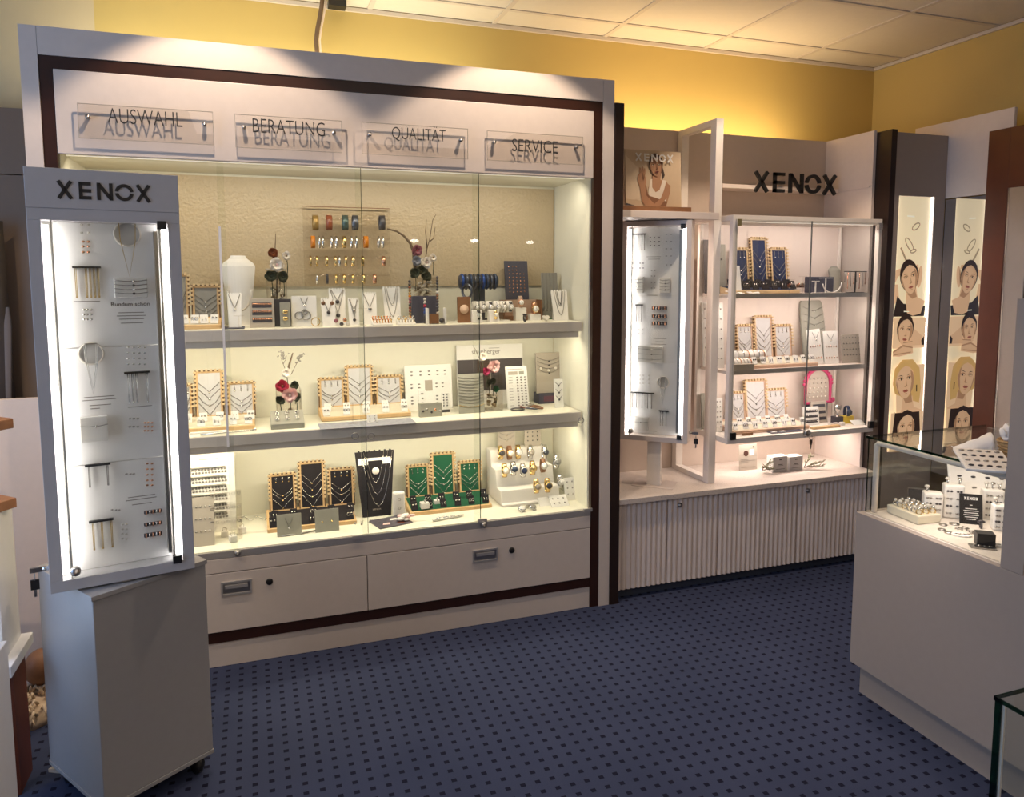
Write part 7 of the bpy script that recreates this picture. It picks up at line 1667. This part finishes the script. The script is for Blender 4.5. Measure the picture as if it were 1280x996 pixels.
bust('dark fabric display figure standing behind the beige partition', 0, 9, 385, 520, 3.25, .90, 'fabric_grey', name='display_figure', cat='display figure')
SU = thing('figure_stand', 'dark post below the display figure behind the partition', 'stand', (-.91, 3.28, 0)); G().box(-.03, .03, 0, .03, 0, .90).build('post', 'black', SU)
# lit wooden display stand at the left picture edge
LS = thing('wooden_display_stand', 'lit display stand with pointed wooden shelves at the left edge', 'display stand', (-1.0, 2.45, 0))
q1, q2 = ony(17, 527, 2.45), ony(21, 626, 2.45)
for q in (q1, q2):
    G().prismz([(-.30, -.10), (q[0] + 1.0 - .04, -.05), (q[0] + 1.0, 0), (q[0] + 1.0 - .05, .05), (-.30, .10)], q[2] - .018, q[2] + .010).build('pointed_shelf', 'tip_wood', LS, None, .002)
qa, qb = ony(19, 828, 2.40), ony(16, 590, 2.40)
xr = float(qa[0]) + 1.0
G().box(-.30, xr - .012, -.10, .06, qa[2] + .03, q2[2] - .02).build('light_box', 'white_case', LS); G().box(-.29, xr - .02, -.106, -.10, qa[2] + .05, q2[2] - .03).build('light_front', 'strip_cool', LS)
G().box(-.30, xr + .015, -.14, .08, qa[2] - .002, qa[2] + .03).build('ledge', 'white_case', LS, None, .002)
G().box(-.28, xr - .005, -.06, .06, 0, qa[2] - .004).build('wooden_leg', 'red_wood', LS)
G().box(-.04, .0, .07, .10, qa[2] + .03, q1[2] + .3).build('rear_post', 'red_wood', LS)
q = ony(9, 800, 2.02); single(G().box(-.5, 0, -.3, 0, 0, float(q[2])), 'white_pedestal', 'white_case', 'low white pedestal at the lower left edge', 'pedestal', (float(q[0]), 2.02, 0), bev=.002)
# fur with a brown ball behind the plinth
q = onz(44, 945, 0); rnd = random.Random(5); g = G()
fx, fy = -.80, 2.83
for i in range(170):
    a_ = rnd.uniform(0, 2 * PI); R_ = .16 * math.sqrt(rnd.random()); x, y = R_ * math.cos(a_), R_ * .8 * math.sin(a_); z = .075 * (1 - (R_ / .17) ** 2) + .01
    dx, dy = rnd.uniform(-.04, .04), rnd.uniform(-.05, .02)
    g.tube([(x, y, max(.004, z)), (x + dx * .5, y + dy * .5, z + .022), (x + dx, y + dy, max(.003, z + .004))], [.007, .006, .001], 0, 4)
g.ball((0, 0, 0.01), .14, 0, (1, .8, .45), 12, 7)
g.v = [(x, y, max(.001, z)) for x, y, z in g.v]
tag(single(g, 'sheepskin', 'fur', 'pale shaggy sheepskin lying on the floor behind the plinth', 'sheepskin', (fx, fy, 0)), kind='stuff')
q = ony(44, 872, 2.86); single(G().ball((0, 0, 0), .055, 0, (1, 1, 1.15), 16, 9), 'brown_vase', 'wood_brown', 'brown wooden ball lying on the sheepskin', 'ornament', (float(q[0]) + .02, 2.88, .15))
bpy.context.view_layer.update()
